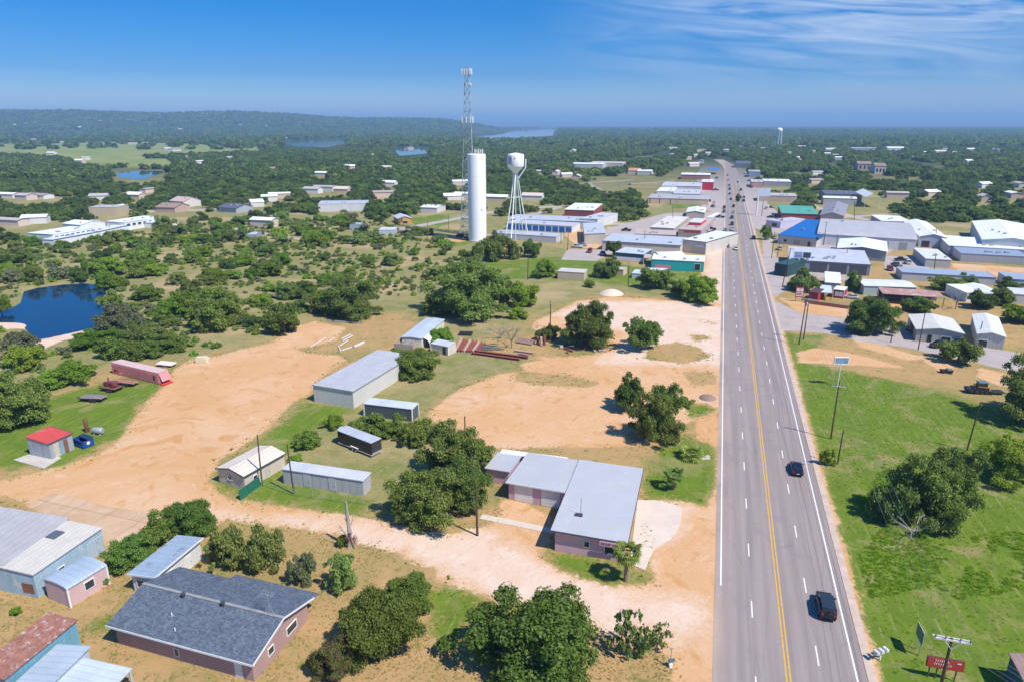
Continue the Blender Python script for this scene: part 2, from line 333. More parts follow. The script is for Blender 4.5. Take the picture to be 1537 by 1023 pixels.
def ground_material():
    m = bpy.data.materials.new('ground_soil_and_grass'); N, L = nodes(m)
    geo = N('ShaderNodeNewGeometry'); o = N('ShaderNodeOutputMaterial'); p = N('ShaderNodeBsdfPrincipled'); p.inputs['Roughness'].default_value = .95; p.inputs['Specular IOR Level'].default_value = .15
    P = geo.outputs['Position']
    def noise(s, det=6.0, rough=.6, dist=0.0, vec=None):
        n = N('ShaderNodeTexNoise', i_Scale=s, i_Detail=det, i_Roughness=rough, i_Distortion=dist); L(vec or P, n.inputs['Vector']); return n.outputs[0]
    def ramp(v, a, b, ca=(0, 0, 0, 1), cb=(1, 1, 1, 1)):
        r = N('ShaderNodeValToRGB'); r.color_ramp.elements[0].position = a; r.color_ramp.elements[1].position = b
        r.color_ramp.elements[0].color = ca; r.color_ramp.elements[1].color = cb; L(v, r.inputs[0]); return r.outputs[0]
    def mix(f, a, b, mode='MIX'):
        x = N('ShaderNodeMixRGB', blend_type=mode)
        for i, v in ((0, f), (1, a), (2, b)):
            if isinstance(v, (int, float)): x.inputs[i].default_value = v
            elif isinstance(v, tuple): x.inputs[i].default_value = v if len(v) == 4 else c3(v)
            else: L(v, x.inputs[i])
        return x.outputs[0]
    def ma(op, a, b=None):
        n = N('ShaderNodeMath', operation=op)
        for i, v in enumerate((a, b)):
            if v is None: continue
            if isinstance(v, (int, float)): n.inputs[i].default_value = v
            else: L(v, n.inputs[i])
        return n.outputs[0]
    n_big = noise(.035, 5); n_mid = noise(.22, 7, .65, .6); n_fine = noise(1.6, 8, .75); n_grain = noise(7.0, 4, .8)
    jit = ma('ADD', ma('MULTIPLY', ma('SUBTRACT', n_mid, .5), 7.0), ma('MULTIPLY', ma('SUBTRACT', n_fine, .5), 6.5))
    def mask(attr, amp=1.0, w=.35):
        a = N('ShaderNodeAttribute', attribute_name=attr)
        v = ma('ADD', a.outputs['Fac'], ma('MULTIPLY', jit, amp)); r = N('ShaderNodeMapRange', i_1=-w, i_2=w); L(v, r.inputs[0]); return r.outputs[0]
    # stretched clumps for grass
    dry = mix(ramp(n_mid, .35, .66), (.46, .285, .13), (.36, .25, .10)); dry = mix(ramp(n_big, .50, .66), dry, mix(ramp(n_fine, .3, .7), (.20, .195, .055), (.31, .25, .095)))
    dry = mix(ramp(noise(.55, 8, .7, 1.0), .54, .70), dry, (.15, .165, .035)); dry = mix(ramp(n_fine, .58, .8), dry, (.50, .36, .20)); dry = mix(ramp(noise(3.2, 5, .8), .58, .74), dry, (.17, .14, .06))
    lush = mix(ramp(n_mid, .3, .7), (.085, .155, .010), (.175, .245, .022)); lush = mix(ramp(n_fine, .35, .75), lush, (.115, .165, .018)); lush = mix(ramp(noise(.12, 7, .65, .8), .52, .66), lush, (.27, .235, .09)); lush = mix(ramp(noise(2.6, 6, .8), .56, .72), lush, (.065, .105, .012))
    # faint mowing lines, parallel to the road
    rot = N('ShaderNodeVectorRotate', rotation_type='Z_AXIS'); rot.inputs['Angle'].default_value = RA - .05; L(P, rot.inputs['Vector']); wv = N('ShaderNodeTexWave', bands_direction='X', i_Scale=.19, i_Distortion=1.2, i_Detail=2.0); wv.inputs['Detail Scale'].default_value = .4; L(rot.outputs[0], wv.inputs['Vector'])
    lush = mix(ma('MULTIPLY', ramp(wv.outputs[1], .86, 1.0, (0, 0, 0, 1), (.6, .6, .6, 1)), ramp(noise(.3, 6, .7), .45, .65)), lush, (.30, .29, .11))
    soil = mix(ramp(n_big, .38, .62), (.60, .345, .168), (.64, .418, .255)); soil = mix(ramp(noise(.028, 6, .6, 1.5), .44, .62), soil, (.58, .335, .155)); soil = mix(ramp(noise(.13, 8, .6, 2.5), .54, .66), soil, (.54, .285, .115)); soil = mix(ramp(noise(.3, 6, .7, 1.5), .58, .75), soil, (.68, .50, .35))
    ax_ = N('ShaderNodeVectorRotate', rotation_type='Z_AXIS'); ax_.inputs['Angle'].default_value = .75; L(P, ax_.inputs['Vector']); am = N('ShaderNodeMapping'); am.inputs['Scale'].default_value = (1.5, .09, 1); L(ax_.outputs[0], am.inputs[0]); trk = noise(.55, 6, .6, 2.6, am.outputs[0]); soil = mix(ramp(trk, .54, .70, (0, 0, 0, 1), (.42, .42, .42, 1)), soil, (.50, .285, .13)); soil = mix(ramp(noise(.75, 9, .8, 3.0), .56, .70, (0, 0, 0, 1), (.6, .6, .6, 1)), soil, (.47, .28, .14)); soil = mix(ramp(noise(5.0, 5, .8), .64, .74, (0, 0, 0, 1), (.7, .7, .7, 1)), soil, (.42, .29, .17))
    pale = mix(ramp(n_mid, .35, .68), (.66, .47, .34), (.70, .55, .44)); pale = mix(ramp(noise(.4, 7, .7, 1.0), .56, .75), pale, (.58, .38, .245)); pale = mix(ramp(trk, .55, .70, (0, 0, 0, 1), (.5, .5, .5, 1)), pale, (.55, .40, .28)); pale = mix(ramp(noise(4.0, 5, .8), .62, .74, (0, 0, 0, 1), (.6, .6, .6, 1)), pale, (.48, .36, .26))
    conc = mix(ramp(noise(.16, 9, .65, .8), .4, .62), (.54, .355, .215), (.62, .455, .315)); cb = N('ShaderNodeTexBrick', i_Scale=1.0, offset=0.0); cb.inputs['Brick Width'].default_value = 6.0; cb.inputs['Row Height'].default_value = 6.0; cb.inputs['Mortar Size'].default_value = .06; cb.inputs['Color1'].default_value = (1, 1, 1, 1); cb.inputs['Color2'].default_value = (.86, .84, .82, 1); cb.inputs['Mortar'].default_value = (.6, .55, .5, 1); r2_ = N('ShaderNodeVectorRotate', rotation_type='Z_AXIS'); r2_.inputs['Angle'].default_value = .31; L(P, r2_.inputs['Vector']); L(r2_.outputs[0], cb.inputs['Vector']); conc = mix(1.0, conc, cb.outputs[0], 'MULTIPLY')
    asph = mix(ramp(n_mid, .3, .7), (.36, .31, .29), (.47, .40, .37))
    scr = mix(ramp(n_fine, .3, .7), (.21, .195, .07), (.33, .275, .12)); scr = mix(ramp(n_mid, .46, .66), scr, (.17, .20, .05)); scr = mix(ramp(n_big, .50, .64), scr, (.40, .30, .155)); scr = mix(ramp(noise(1.1, 7, .75), .55, .72), scr, (.11, .14, .03)); scr = mix(ramp(noise(.35, 7, .7), .60, .70), scr, (.44, .33, .19))
    dry = mix(mask('scrub', 2.0, 4.0), dry, scr); c = mix(mask('lush', 1.3, 1.2), dry, lush); c = mix(mask('dirt', .5), c, soil)
    dm = mask('dirt', .5); c = mix(ma('MULTIPLY', dm, mask('pale', .9, 2.0)), c, pale); c = mix(mask('conc', .08, .15), c, conc); c = mix(mask('asph', .25, .3), c, asph)
    # far land is wooded
    sx = N('ShaderNodeSeparateXYZ'); L(P, sx.inputs[0]); fr = N('ShaderNodeMapRange', i_1=520.0, i_2=1100.0); L(sx.outputs[1], fr.inputs[0])
    wood = mix(ramp(noise(.012, 9, .7), .35, .7), (.022, .042, .012), (.07, .095, .03)); wood = mix(ramp(noise(.0016, 5, .6), .57, .70), wood, (.17, .19, .07)); wood = mix(ramp(noise(.0045, 6, .65), .60, .70), wood, (.30, .25, .14))
    la = N('ShaderNodeAttribute', attribute_name='lush'); lm = N('ShaderNodeMapRange', i_1=-4.0, i_2=4.0); L(la.outputs['Fac'], lm.inputs[0])
    wf = ma('MULTIPLY', fr.outputs[0], ma('SUBTRACT', 1.0, lm.outputs[0])); c = mix(wf, c, wood)
    c = mix(lm.outputs[0], c, c); c = mix(ma('MULTIPLY', fr.outputs[0], lm.outputs[0]), c, mix(ramp(noise(.02, 6), .35, .65), (.15, .23, .045), (.30, .29, .11)))
    c = mix(.35, c, ramp(n_grain, .2, .8, (.55, .55, .55, 1), (1.35, 1.35, 1.35, 1)), 'MULTIPLY')
    b = N('ShaderNodeBump'); b.inputs['Strength'].default_value = .5; b.inputs['Distance'].default_value = .25; L(n_fine, b.inputs['Height']); L(b.outputs[0], p.inputs['Normal'])
    L(c, p.inputs['Base Color']); L(p.outputs[0], o.inputs[0]); return m
GM = ground_material()
ny, nx = Yg.shape; iy, ix = np.meshgrid(np.arange(ny - 1), np.arange(nx - 1), indexing='ij'); q0 = (iy * nx + ix).ravel()
QUADS = np.stack([q0, q0 + 1, q0 + nx + 1, q0 + nx], 1)
ALLV = np.stack([Xg.ravel(), Yg.ravel(), Zg.ravel()], 1)
fd = A_dirt[QUADS].mean(1); fh = ALLV[QUADS, 2].mean(1); fasp = A_asph[QUADS].mean(1)
which = np.where(fh > 6, 3, np.where(fasp > .2, 2, np.where(fd > 0, 1, 0)))
which[(PG[QUADS[:, 0], 1] < 30)] = 0
for k, nm in enumerate(('ground', 'dirt_lot', 'parking_lot', 'hills')):
    Q = QUADS[which == k]; used, inv = np.unique(Q, return_inverse=True); inv = inv.reshape(Q.shape)
    me = bpy.data.meshes.new(nm); me.vertices.add(len(used)); me.vertices.foreach_set('co', ALLV[used].astype(np.float32).ravel())
    me.loops.add(Q.size); me.loops.foreach_set('vertex_index', inv.astype(np.int32).ravel())
    me.polygons.add(len(Q)); me.polygons.foreach_set('loop_start', np.arange(0, Q.size, 4, dtype=np.int32))
    me.update(calc_edges=True); me.validate()
    for an, ar in (('dirt', A_dirt), ('pale', A_pale), ('lush', A_lush), ('conc', A_conc), ('asph', A_asph), ('scrub', A_scrub)):
        at = me.attributes.new(an, 'FLOAT', 'POINT'); at.data.foreach_set('value', np.clip(ar[used], -30, 30).astype(np.float32))
    me.materials.append(GM); ob = bpy.data.objects.new(nm, me); COL.objects.link(ob); T(ob, kind='structure')
ap = MB(); ap.prism([tuple(G(x, y)[:2]) for x, y in ((957, 750), (982, 750), (1007, 755), (1024, 763), (1021, 786), (1007, 809), (983, 822), (974, 840), (969, 855), (945, 846))], -.2, .05)
T(ap.build('concrete_apron', mat('apron_concrete', (.61, .51, .42), .9, 0, .1, .4, stain=((.50, .40, .31), .22, .35))), kind='structure')
# ------------------------------------------------------------------ pond and lakes
def water(name, poly, z, key, deep):
    if key not in _M:
        m = bpy.data.materials.new(key); _M[key] = m; N, L = nodes(m); o = N('ShaderNodeOutputMaterial'); p = N('ShaderNodeBsdfPrincipled')
        p.inputs['Base Color'].default_value = c3(deep); p.inputs['Roughness'].default_value = .04; p.inputs['IOR'].default_value = 1.33; p.inputs['Specular IOR Level'].default_value = .8
        g = N('ShaderNodeNewGeometry'); n = N('ShaderNodeTexNoise', i_Scale=1.2, i_Detail=3.0); L(g.outputs['Position'], n.inputs['Vector'])
        b = N('ShaderNodeBump'); b.inputs['Strength'].default_value = .06; b.inputs['Distance'].default_value = .05; L(n.outputs[0], b.inputs['Height']); L(b.outputs[0], p.inputs['Normal']); L(p.outputs[0], o.inputs[0])
    mb = MB(); pts = [G(a, b) for a, b in poly]; mb.add([(q.x, q.y, z) for q in pts], [tuple(range(len(pts)))])
    return T(mb.build(name, _M[key]), kind='structure')
water('pond', Zp(0, 340, 3.66, [(130,345),(205,325),(350,306),(450,300),(560,315),(592,378),(604,422),(540,495),(520,546),(385,578),(235,612),(190,600),(130,545),(110,522),(-70,518),(-70,448),(50,442),(110,412)]), -.55, 'pond_water', (.004, .03, .085))
for poly in ([(428,214),(445,209),(515,209.5),(517,216),(490,221),(440,220)], [(588,222),(636,222),(641,231),(600,234)], [(175,259),(205,257),(246,257),(240,262),(212,270),(178,267)], [(520,217),(560,220),(552,223)]):
    water('lake', poly, .12, 'lake_water', (.01, .055, .14))
water('lake', [(712,200),(738,194.5),(832,194.5),(830,204),(780,207),(716,207)], .5, 'pale_lake_water', (.34, .30, .33))  # pale pinkish base colour on this lake
# ------------------------------------------------------------------ the main road
def strip(t0, t1, s0, s1, z, step=12.0, mb=None):
    mb = mb or MB(); n = max(1, int((s1 - s0) / step)); vs = []; fs = []
    for i in range(n + 1):
        s = s0 + (s1 - s0) * i / n; vs += [R(s, t0, z), R(s, t1, z)]
    for i in range(n): fs.append((2 * i, 2 * i + 1, 2 * i + 3, 2 * i + 2))
    mb.add(vs, fs); return mb
def road_material():
    m = bpy.data.materials.new('road_asphalt'); N, L = nodes(m); o = N('ShaderNodeOutputMaterial'); p = N('ShaderNodeBsdfPrincipled'); p.inputs['Roughness'].default_value = .85; p.inputs['Specular IOR Level'].default_value = .25
    g = N('ShaderNodeNewGeometry'); mp = N('ShaderNodeMapping', vector_type='POINT'); mp.inputs['Location'].default_value = (0, 0, 0)
    rot = N('ShaderNodeVectorRotate', rotation_type='Z_AXIS'); rot.inputs['Angle'].default_value = RA; L(g.outputs['Position'], rot.inputs['Vector'])
    sub = N('ShaderNodeVectorMath', operation='SUBTRACT'); L(rot.outputs[0], sub.inputs[0]); v = Matrix.Rotation(RA, 3, 'Z') @ RO; sub.inputs[1].default_value = v   # x across, y along
    mp.inputs['Scale'].default_value = (1, .03, 1); L(sub.outputs[0], mp.inputs[0])
    n1 = N('ShaderNodeTexNoise', i_Scale=.9, i_Detail=7.0, i_Roughness=.6); L(mp.outputs[0], n1.inputs['Vector'])
    n2 = N('ShaderNodeTexNoise', i_Scale=.25, i_Detail=6.0); L(sub.outputs[0], n2.inputs['Vector'])
    n3 = N('ShaderNodeTexNoise', i_Scale=14.0, i_Detail=3.0); L(sub.outputs[0], n3.inputs['Vector'])
    r1 = N('ShaderNodeValToRGB'); r1.color_ramp.elements[0].position = .3; r1.color_ramp.elements[1].position = .72
    r1.color_ramp.elements[0].color = (.250, .208, .196, 1); r1.color_ramp.elements[1].color = (.350, .290, .265, 1); L(n1.outputs[0], r1.inputs[0])
    # wheel tracks: four per carriageway side, darker
    sx = N('ShaderNodeSeparateXYZ'); L(sub.outputs[0], sx.inputs[0])
    w = N('ShaderNodeMath', operation='MULTIPLY'); L(sx.outputs[0], w.inputs[0]); w.inputs[1].default_value = 2 * math.pi / 1.725
    si = N('ShaderNodeMath', operation='SINE'); L(w.outputs[0], si.inputs[0]); mr = N('ShaderNodeMapRange', i_1=-1.0, i_2=1.0, i_3=.0, i_4=.24); L(si.outputs[0], mr.inputs[0])
    x = N('ShaderNodeMixRGB', blend_type='MULTIPLY'); L(mr.outputs[0], x.inputs[0]); L(r1.outputs[0], x.inputs[1]); x.inputs[2].default_value = (.63, .63, .65, 1)
    r2 = N('ShaderNodeValToRGB'); r2.color_ramp.elements[0].position = .55; r2.color_ramp.elements[1].position = .72; L(n2.outputs[0], r2.inputs[0])
    y = N('ShaderNodeMixRGB'); L(r2.outputs[0], y.inputs[0]); L(x.outputs[0], y.inputs[1]); y.inputs[2].default_value = (.255, .212, .212, 1)
    # cracks along the lanes
    cm = N('ShaderNodeMapping'); cm.inputs['Scale'].default_value = (1, .09, 1); L(sub.outputs[0], cm.inputs[0]); vo = N('ShaderNodeTexVoronoi', feature='DISTANCE_TO_EDGE', i_Scale=.33); L(cm.outputs[0], vo.inputs['Vector'])
    rv = N('ShaderNodeValToRGB'); rv.color_ramp.elements[0].position = .003; rv.color_ramp.elements[1].position = .012; rv.color_ramp.elements[0].color = (.62, .62, .62, 1); L(vo.outputs[0], rv.inputs[0])
    z = N('ShaderNodeMixRGB', blend_type='MULTIPLY'); z.inputs[0].default_value = .28; L(y.outputs[0], z.inputs[1]); L(rv.outputs[0], z.inputs[2])
    r3 = N('ShaderNodeValToRGB'); r3.color_ramp.elements[0].color = (.8, .8, .8, 1); r3.color_ramp.elements[1].color = (1.2, 1.2, 1.2, 1); L(n3.outputs[0], r3.inputs[0])
    q = N('ShaderNodeMixRGB', blend_type='MULTIPLY'); q.inputs[0].default_value = .7; L(z.outputs[0], q.inputs[1]); L(r3.outputs[0], q.inputs[2])
    # sand dragged on to the left edge
    d1 = N('ShaderNodeMath', operation='ADD'); n4 = N('ShaderNodeTexNoise', i_Scale=.12, i_Detail=6.0); L(mp.outputs[0], n4.inputs['Vector'])
    ms = N('ShaderNodeMapRange', i_1=-5.2, i_2=-8.2, i_3=0.0, i_4=.8); L(sx.outputs[0], ms.inputs[0]); n5 = N('ShaderNodeTexNoise', i_Scale=.06, i_Detail=4.0); L(sub.outputs[0], n5.inputs['Vector'])
    mu = N('ShaderNodeMath', operation='MULTIPLY'); L(ms.outputs[0], mu.inputs[0]); r5 = N('ShaderNodeValToRGB'); r5.color_ramp.elements[0].position = .35; r5.color_ramp.elements[1].position = .6; L(n5.outputs[0], r5.inputs[0]); L(r5.outputs[0], mu.inputs[1])
    u = N('ShaderNodeMixRGB'); L(mu.outputs[0], u.inputs[0]); L(q.outputs[0], u.inputs[1]); u.inputs[2].default_value = (.52, .38, .28, 1)
    L(u.outputs[0], p.inputs['Base Color']); L(p.outputs[0], o.inputs[0]); return m
T(strip(-7.6, 7.9, -70, 1120, .02).build('road', road_material()), kind='structure')
KERB = mat('kerb_concrete', (.52, .40, .32), .9, 0, .2, .7)
kb = MB(); n = 110
for i in range(n):
    s0, s1 = -70 + i * 5.0, -70 + i * 5.0 + 4.96
    a, b, c, d = R(s0, 7.9), R(s0, 8.8), R(s1, 8.8), R(s1, 7.9)
    kb.prism([a, b, c, d], -.1, .07)
T(kb.build('kerb', KERB), kind='structure')
LINE_W = mat('road_paint_white', (.74, .72, .70), .7, 0, .15, 2.0); LINE_Y = mat('road_paint_yellow', (.66, .38, .045), .7, 0, .15, 2.0)
mb = MB(); strip(-6.95, -6.77, 13, 620, .026, mb=mb); strip(6.75, 6.93, -70, 700, .026, mb=mb)
for t, s in ((-3.28, 7.95 - 12.4 * 6), (3.25, 2.1 - 12.4 * 5)):
    while s < 700: strip(t - .075, t + .075, s, s + 3.05, .026, mb=mb); s += 12.4
T(mb.build('white_lane_markings', LINE_W), kind='structure')
mb = MB(); strip(-.27, -.12, -70, 700, .026, mb=mb); strip(.12, .27, -70, 700, .026, mb=mb)
T(mb.build('yellow_lane_markings', LINE_Y), kind='structure')
# ------------------------------------------------------------------ trees
def crown_mesh(name, seed, nl, leaf, mats, blobs=14, flat=.72, low=.0, spread=1.0, inner=.10, br=(.26, .46)):
    """foliage of radius about 1, base at z=0: leaf clusters laid over many small sub-crowns"""
    r = np.random.default_rng(seed)
    m = max(4, int(blobs ** .5)) + (1 if blobs > 30 else 0); ma_ = (np.arange(m) + r.uniform(-.3, .3, m)) * 2.4; mr = np.sqrt((np.arange(m) + .4) / m) * .62 * spread
    mz = flat * np.sqrt(np.clip(1.0 - (mr / .95) ** 2, .12, 1)) * r.uniform(.42, 1.0, m); lc = np.stack([np.cos(ma_) * mr, np.sin(ma_) * mr, mz], 1)   # main limbs
    w = r.integers(0, m, blobs); C = lc[w] + r.normal(size=(blobs, 3)) * np.array([.19, .19, .14]); B = r.uniform(br[0], br[1], blobs); C[:, 2] = np.clip(C[:, 2] + low, .07, .95); sk = r.uniform(size=blobs) < .22; C[sk, 2] *= .4; C[sk, :2] *= 1.12
    n = int(nl * 1.9); k = r.choice(blobs, n, p=B ** 2 / (B ** 2).sum())
    d = r.normal(size=(n, 3)); d /= np.linalg.norm(d, axis=1)[:, None]; d[:, 2] = np.where(d[:, 2] < -.35, -d[:, 2] * .6, d[:, 2])
    rr = np.where(r.uniform(size=n) < inner, r.uniform(.3, .8, n), np.where(r.uniform(size=n) < .3, r.uniform(1.05, 1.38, n), r.uniform(.68, 1.1, n)))
    P = C[k] + d * (B[k] * rr)[:, None] * np.array([1, 1, .8])
    keep = np.ones(n, bool)
    for j in range(blobs):
        q = (P - C[j]) / np.array([1, 1, .8]); keep &= ~((np.linalg.norm(q, axis=1) < B[j] * .72) & (k != j) & (r.uniform(size=n) > .12))
    keep &= P[:, 2] > .03
    idx = np.nonzero(keep)[0][:nl]; P = P[idx]; d = d[idx]; n = len(P)
    nrm = d * .55 + r.normal(size=(n, 3)) * .5 + np.array([.12, -.10, .55]); nrm /= np.linalg.norm(nrm, axis=1)[:, None]
    h = r.normal(size=(n, 3)); u = np.cross(nrm, h); u /= np.linalg.norm(u, axis=1)[:, None]; v = np.cross(nrm, u)
    s = leaf * r.uniform(.6, 1.35, n)[:, None]; w = s * r.uniform(.5, .9, n)[:, None]
    V = np.stack([P - u * s, P - v * w + nrm * s * .25, P + u * s, P + v * w + nrm * s * .25], 1).reshape(-1, 3)
    me = bpy.data.meshes.new(name); me.vertices.add(4 * n); me.vertices.foreach_set('co', V.astype(np.float32).ravel())
    me.loops.add(4 * n); me.loops.foreach_set('vertex_index', np.arange(4 * n, dtype=np.int32)); me.polygons.add(n); me.polygons.foreach_set('loop_start', np.arange(0, 4 * n, 4, dtype=np.int32))
    mi = r.choice(len(mats), n, p=[1 - .14 * (len(mats) - 1)] + [.14] * (len(mats) - 1)) if len(mats) > 1 else np.zeros(n, int)
    me.polygons.foreach_set('material_index', mi.astype(np.int32)); me.update(calc_edges=True)
    for q in mats: me.materials.append(LEAF[q])
    return me
def trunk_mesh(name, seed, top=.55, n=6, thick=.07, limbs=1.0, m=None, twigs=0):
    r = random.Random(seed); b = MB(); fork = top * .42
    lean = (r.uniform(-.05, .05), r.uniform(-.05, .05))
    f = (lean[0], lean[1], fork); b.tube([(0, 0, -.06), (lean[0] * .4, lean[1] * .4, fork * .5), f], [thick * 1.35, thick, thick * .85], 8)
    for i in range(n):
        a = 2 * math.pi * i / n + r.uniform(-.4, .4); l = r.uniform(.35, .62) * limbs
        e1 = (f[0] + math.cos(a) * l * .45, f[1] + math.sin(a) * l * .45, fork + (top - fork) * r.uniform(.35, .6)); e2 = (f[0] + math.cos(a + .2) * l, f[1] + math.sin(a + .2) * l, top * r.uniform(.85, 1.25))
        b.tube([f, e1, e2], [thick * .6, thick * .4, thick * .14], 6)
        for t in range(twigs):
            a2 = a + r.uniform(-1, 1); l2 = r.uniform(.15, .35); st = Vector(e1).lerp(Vector(e2), r.uniform(.1, .9))
            mid = st + Vector((math.cos(a2) * l2 * .6, math.sin(a2) * l2 * .6, r.uniform(.0, .15))); b.tube([st, mid, mid + Vector((math.cos(a2 + r.uniform(-.8, .8)) * l2 * .6, math.sin(a2) * l2 * .6, r.uniform(-.08, .14)))], [thick * .2, thick * .12, thick * .04], 5)
    me = b.mesh(name); me.materials.append(m or BARK); return me
MIX = dict(oak=['oak', 'mid', 'olive'], olive=['olive', 'oak'], lime=['lime', 'mid'], grey=['grey', 'olive'], mid=['mid', 'olive'], rose=['mid', 'rose', 'rose', 'rose'], wood=['wood', 'oak'])
_P = {}
def proto(kind, lod, var):
    k = (kind, lod, var)
    if k not in _P:
        nl, leaf, bl = {'A': (38000, .0235, 120), 'B': (9500, .043, 64), 'C': (2200, .082, 30), 'D': (520, .16, 14), 'S': (620, .075, 40)}[lod]
        _P[k] = crown_mesh('crown_foliage', hash((kind, lod, var)) % 9999 if 0 else (sum(map(ord, kind)) * 31 + ord(lod) * 7 + var), nl, leaf, MIX[kind], bl, flat=.74 if kind in ('oak', 'mid') else .82, br={'A': (.09, .20), 'B': (.11, .24), 'C': (.15, .30), 'D': (.22, .40), 'S': (.09, .17)}[lod])
    return _P[k]
_TS = trunk_mesh('sapling_wood', 4, .75, 7, .04, 1.3, DEADWOOD, twigs=5)
_TR = [trunk_mesh('trunk_wood', i, .5, 6, .065) for i in range(4)]
N_TREE = [0]
def tree(px, py, rpx, ytop=None, kind='oak', lod=None, label=None, group=None, h=None, name='tree', trunk=True, cat='tree', sq=1.0, lift=.0, at=None):
    if at is None:                                                       # (px, py) is the near foot of the crown: step back to its centre
        vv = math.atan((py - PY0) / F) + PIT; sv, cvv = math.sin(vv), math.cos(vv); k = .42 if lift > .06 else .62
        py2 = py - k * rpx * sv; p = G(px, py2); pp = PR(p.x, p.y); r = rpx / ppm(pp[1])
        if h is None and ytop is not None:
            zc = p.y * CP + CAMH * SP; D = (py2 - ytop) * zc / F; h = math.sqrt(max(D * D - (.85 * r * sv) ** 2, (.5 * r) ** 2)) / cvv
    else: p = at; pp = PR(p.x, p.y); r = rpx
    if h is None: h = r * 1.1
    h = max(h, r * .55)
    rp = r * ppm(pp[1]) * .667
    lod = lod or ('A' if rp > 24 else 'B' if rp > 10 else 'C' if rp > 4.5 else 'D')
    N_TREE[0] += 1; i = N_TREE[0]
    o = E_(name, p, rnd.uniform(0, 6.28), label, cat, group)
    c = bpy.data.objects.new('crown', proto(kind, lod, i % 3)); COL.objects.link(c); c.parent = o
    zf = (h * (1 - lift)) / 1.06; c.scale = (r * rnd.uniform(.9, 1.2), r * rnd.uniform(.85, 1.1), zf); c.location = (0, 0, h * lift)
    if trunk:
        t = bpy.data.objects.new('trunk', _TS if lod == 'S' else _TR[i % 4]); COL.objects.link(t); t.parent = o; t.scale = (r * .85, r * .85, h * (.8 if lod == 'S' else 1.05))
    return o
# --- trees one can point to
tree(800, 1062, 118, 896, 'mid', label='largest live oak, spreading at the bottom edge of the photo beside the sandy driveway mouth', name='live_oak', lift=.02)
tree(572, 1000, 64, 888, 'mid', label='dense bushy green tree standing on the dry yard right of the shingle house', name='bushy_tree', lift=.03)
tree(612, 928, 46, 856, 'mid', label='smaller bushy tree at the driveway edge, behind the dense bush of the dry yard', name='bushy_tree', lift=.03)
tree(640, 800, 70, 704, 'oak', label='wide live oak shading the driveway between the long silver shed and the pink garage', name='live_oak', lift=.04)
tree(698, 772, 40, 690, 'oak', label='right half of the oak clump, leaning over the tall pole beside the pink garage', name='live_oak', lift=.08)
tree(682, 735, 52, 640, 'oak', label='taller oak behind the driveway oak, right of the black cargo trailer', name='live_oak', lift=.02)
tree(942, 996, 34, 912, 'olive', lod='S', label='thin open tree with pale trunk right of the largest oak, beside the sandy strip', name='thin_tree', lift=.03)
tree(985, 985, 22, 935, 'olive', lod='S', label='small thin sapling beside the sand, between the thin open tree and the road', name='sapling', lift=.05)
tree(500, 1030, 38, 962, 'rose', label='flowering bush with pinkish blooms at the bottom edge right of the shingle house', name='flowering_bush', trunk=False, cat='bush')
for a, lab in (((342, 862, 34, 796, 'olive'), 'bushy shrub touching the white wall of the small rusty metal roof building'), ((398, 862, 31, 796, 'olive'), 'bushy shrub behind the right half of the shingle roof, nearest the track'), ((455, 880, 24, 830, 'grey'), 'dry shrub behind the right roof corner of the shingle house'), ((512, 894, 28, 834, 'olive'), 'olive shrub standing on pale sand, rightmost of the row behind the shingle house'),
               ((285, 816, 38, 746, 'mid'), 'tall hedge bush at the corner of the concrete slab and the driveway'), ((240, 828, 34, 776, 'mid'), 'middle hedge bush left of the rust stained metal roof'), ((200, 862, 38, 804, 'mid'), 'hedge bush beside the pink annex, against the rust stained metal roof'), ((262, 852, 20, 826, 'mid'), 'low hedge bush growing over the rust stained metal roof')):
    tree(a[0], a[1], a[2], a[3], a[4], label=lab, name='shrub', trunk=False, cat='shrub', group='shrubs round the shingle house')
tree(25, 925, 9, 908, 'lime', label='little round weed bush alone on dry grass, left of the pink annex', name='bush', trunk=False, cat='bush'); tree(515, 822, 12, 800, 'mid', label='small dark bush at the foot of the broken dead tree', name='bush', trunk=False, cat='bush')
for a, lab in (((463, 675, 21, 640), 'round bright bush left of the black cargo trailer'), ((502, 645, 15, 620), 'small round bush between the long metal building and the black trailer'), ((440, 695, 11, 680), 'tiny bush between the tan shed and the long silver shed'),
               ((555, 658, 29, 617), 'wide bush in front of the dark grey storage container'), ((594, 660, 22, 625), 'bush right of the wide one, near the container corner'), ((632, 672, 27, 630), 'bush between the grey container and the tall oak'), ((625, 570, 37, 518), 'big round bush at the right end of the long grey metal building'), ((662, 520, 19, 490), 'round bush in front of the silver L shaped shed'), ((600, 535, 12, 522), 'low bush beside the open timber pen')):
    tree(*a, 'lime' if a[2] < 20 else 'mid', label=lab, name='bush', trunk=False, cat='bush', group='round bushes round the metal sheds')
tree(878, 525, 44, 452, 'oak', label='broad dark oak with junk beneath it, left of the sandy upper lot', name='live_oak', lift=.05)
tree(822, 512, 18, 483, 'oak', label='low dark bush joined to the left side of the broad oak', name='bush', trunk=False, cat='bush')
tree(963, 527, 27, 472, 'oak', label='round lone oak right of the broad oak on the sandy lot', name='live_oak', lift=.1)
tree(940, 618, 28, 560, 'oak', label='left oak of the pair by the road, casting shade on orange soil', name='live_oak', lift=.1)
tree(980, 668, 36, 590, 'oak', label='right and taller oak of the pair by the road, behind the bright grass corner', name='live_oak', lift=.02)
tree(1003, 640, 28, 572, 'oak', label='oak crown behind the tallest one of the roadside pair', name='live_oak', lift=.05)
tree(1030, 610, 14, 596, 'mid', label='small green bush on the lime grass patch beside the road', name='bush', trunk=False, cat='bush')
tree(1385, 800, 60, 692, 'oak', label='big sprawling tree with dead grey limbs in the weedy field right of the road', name='mesquite_tree')
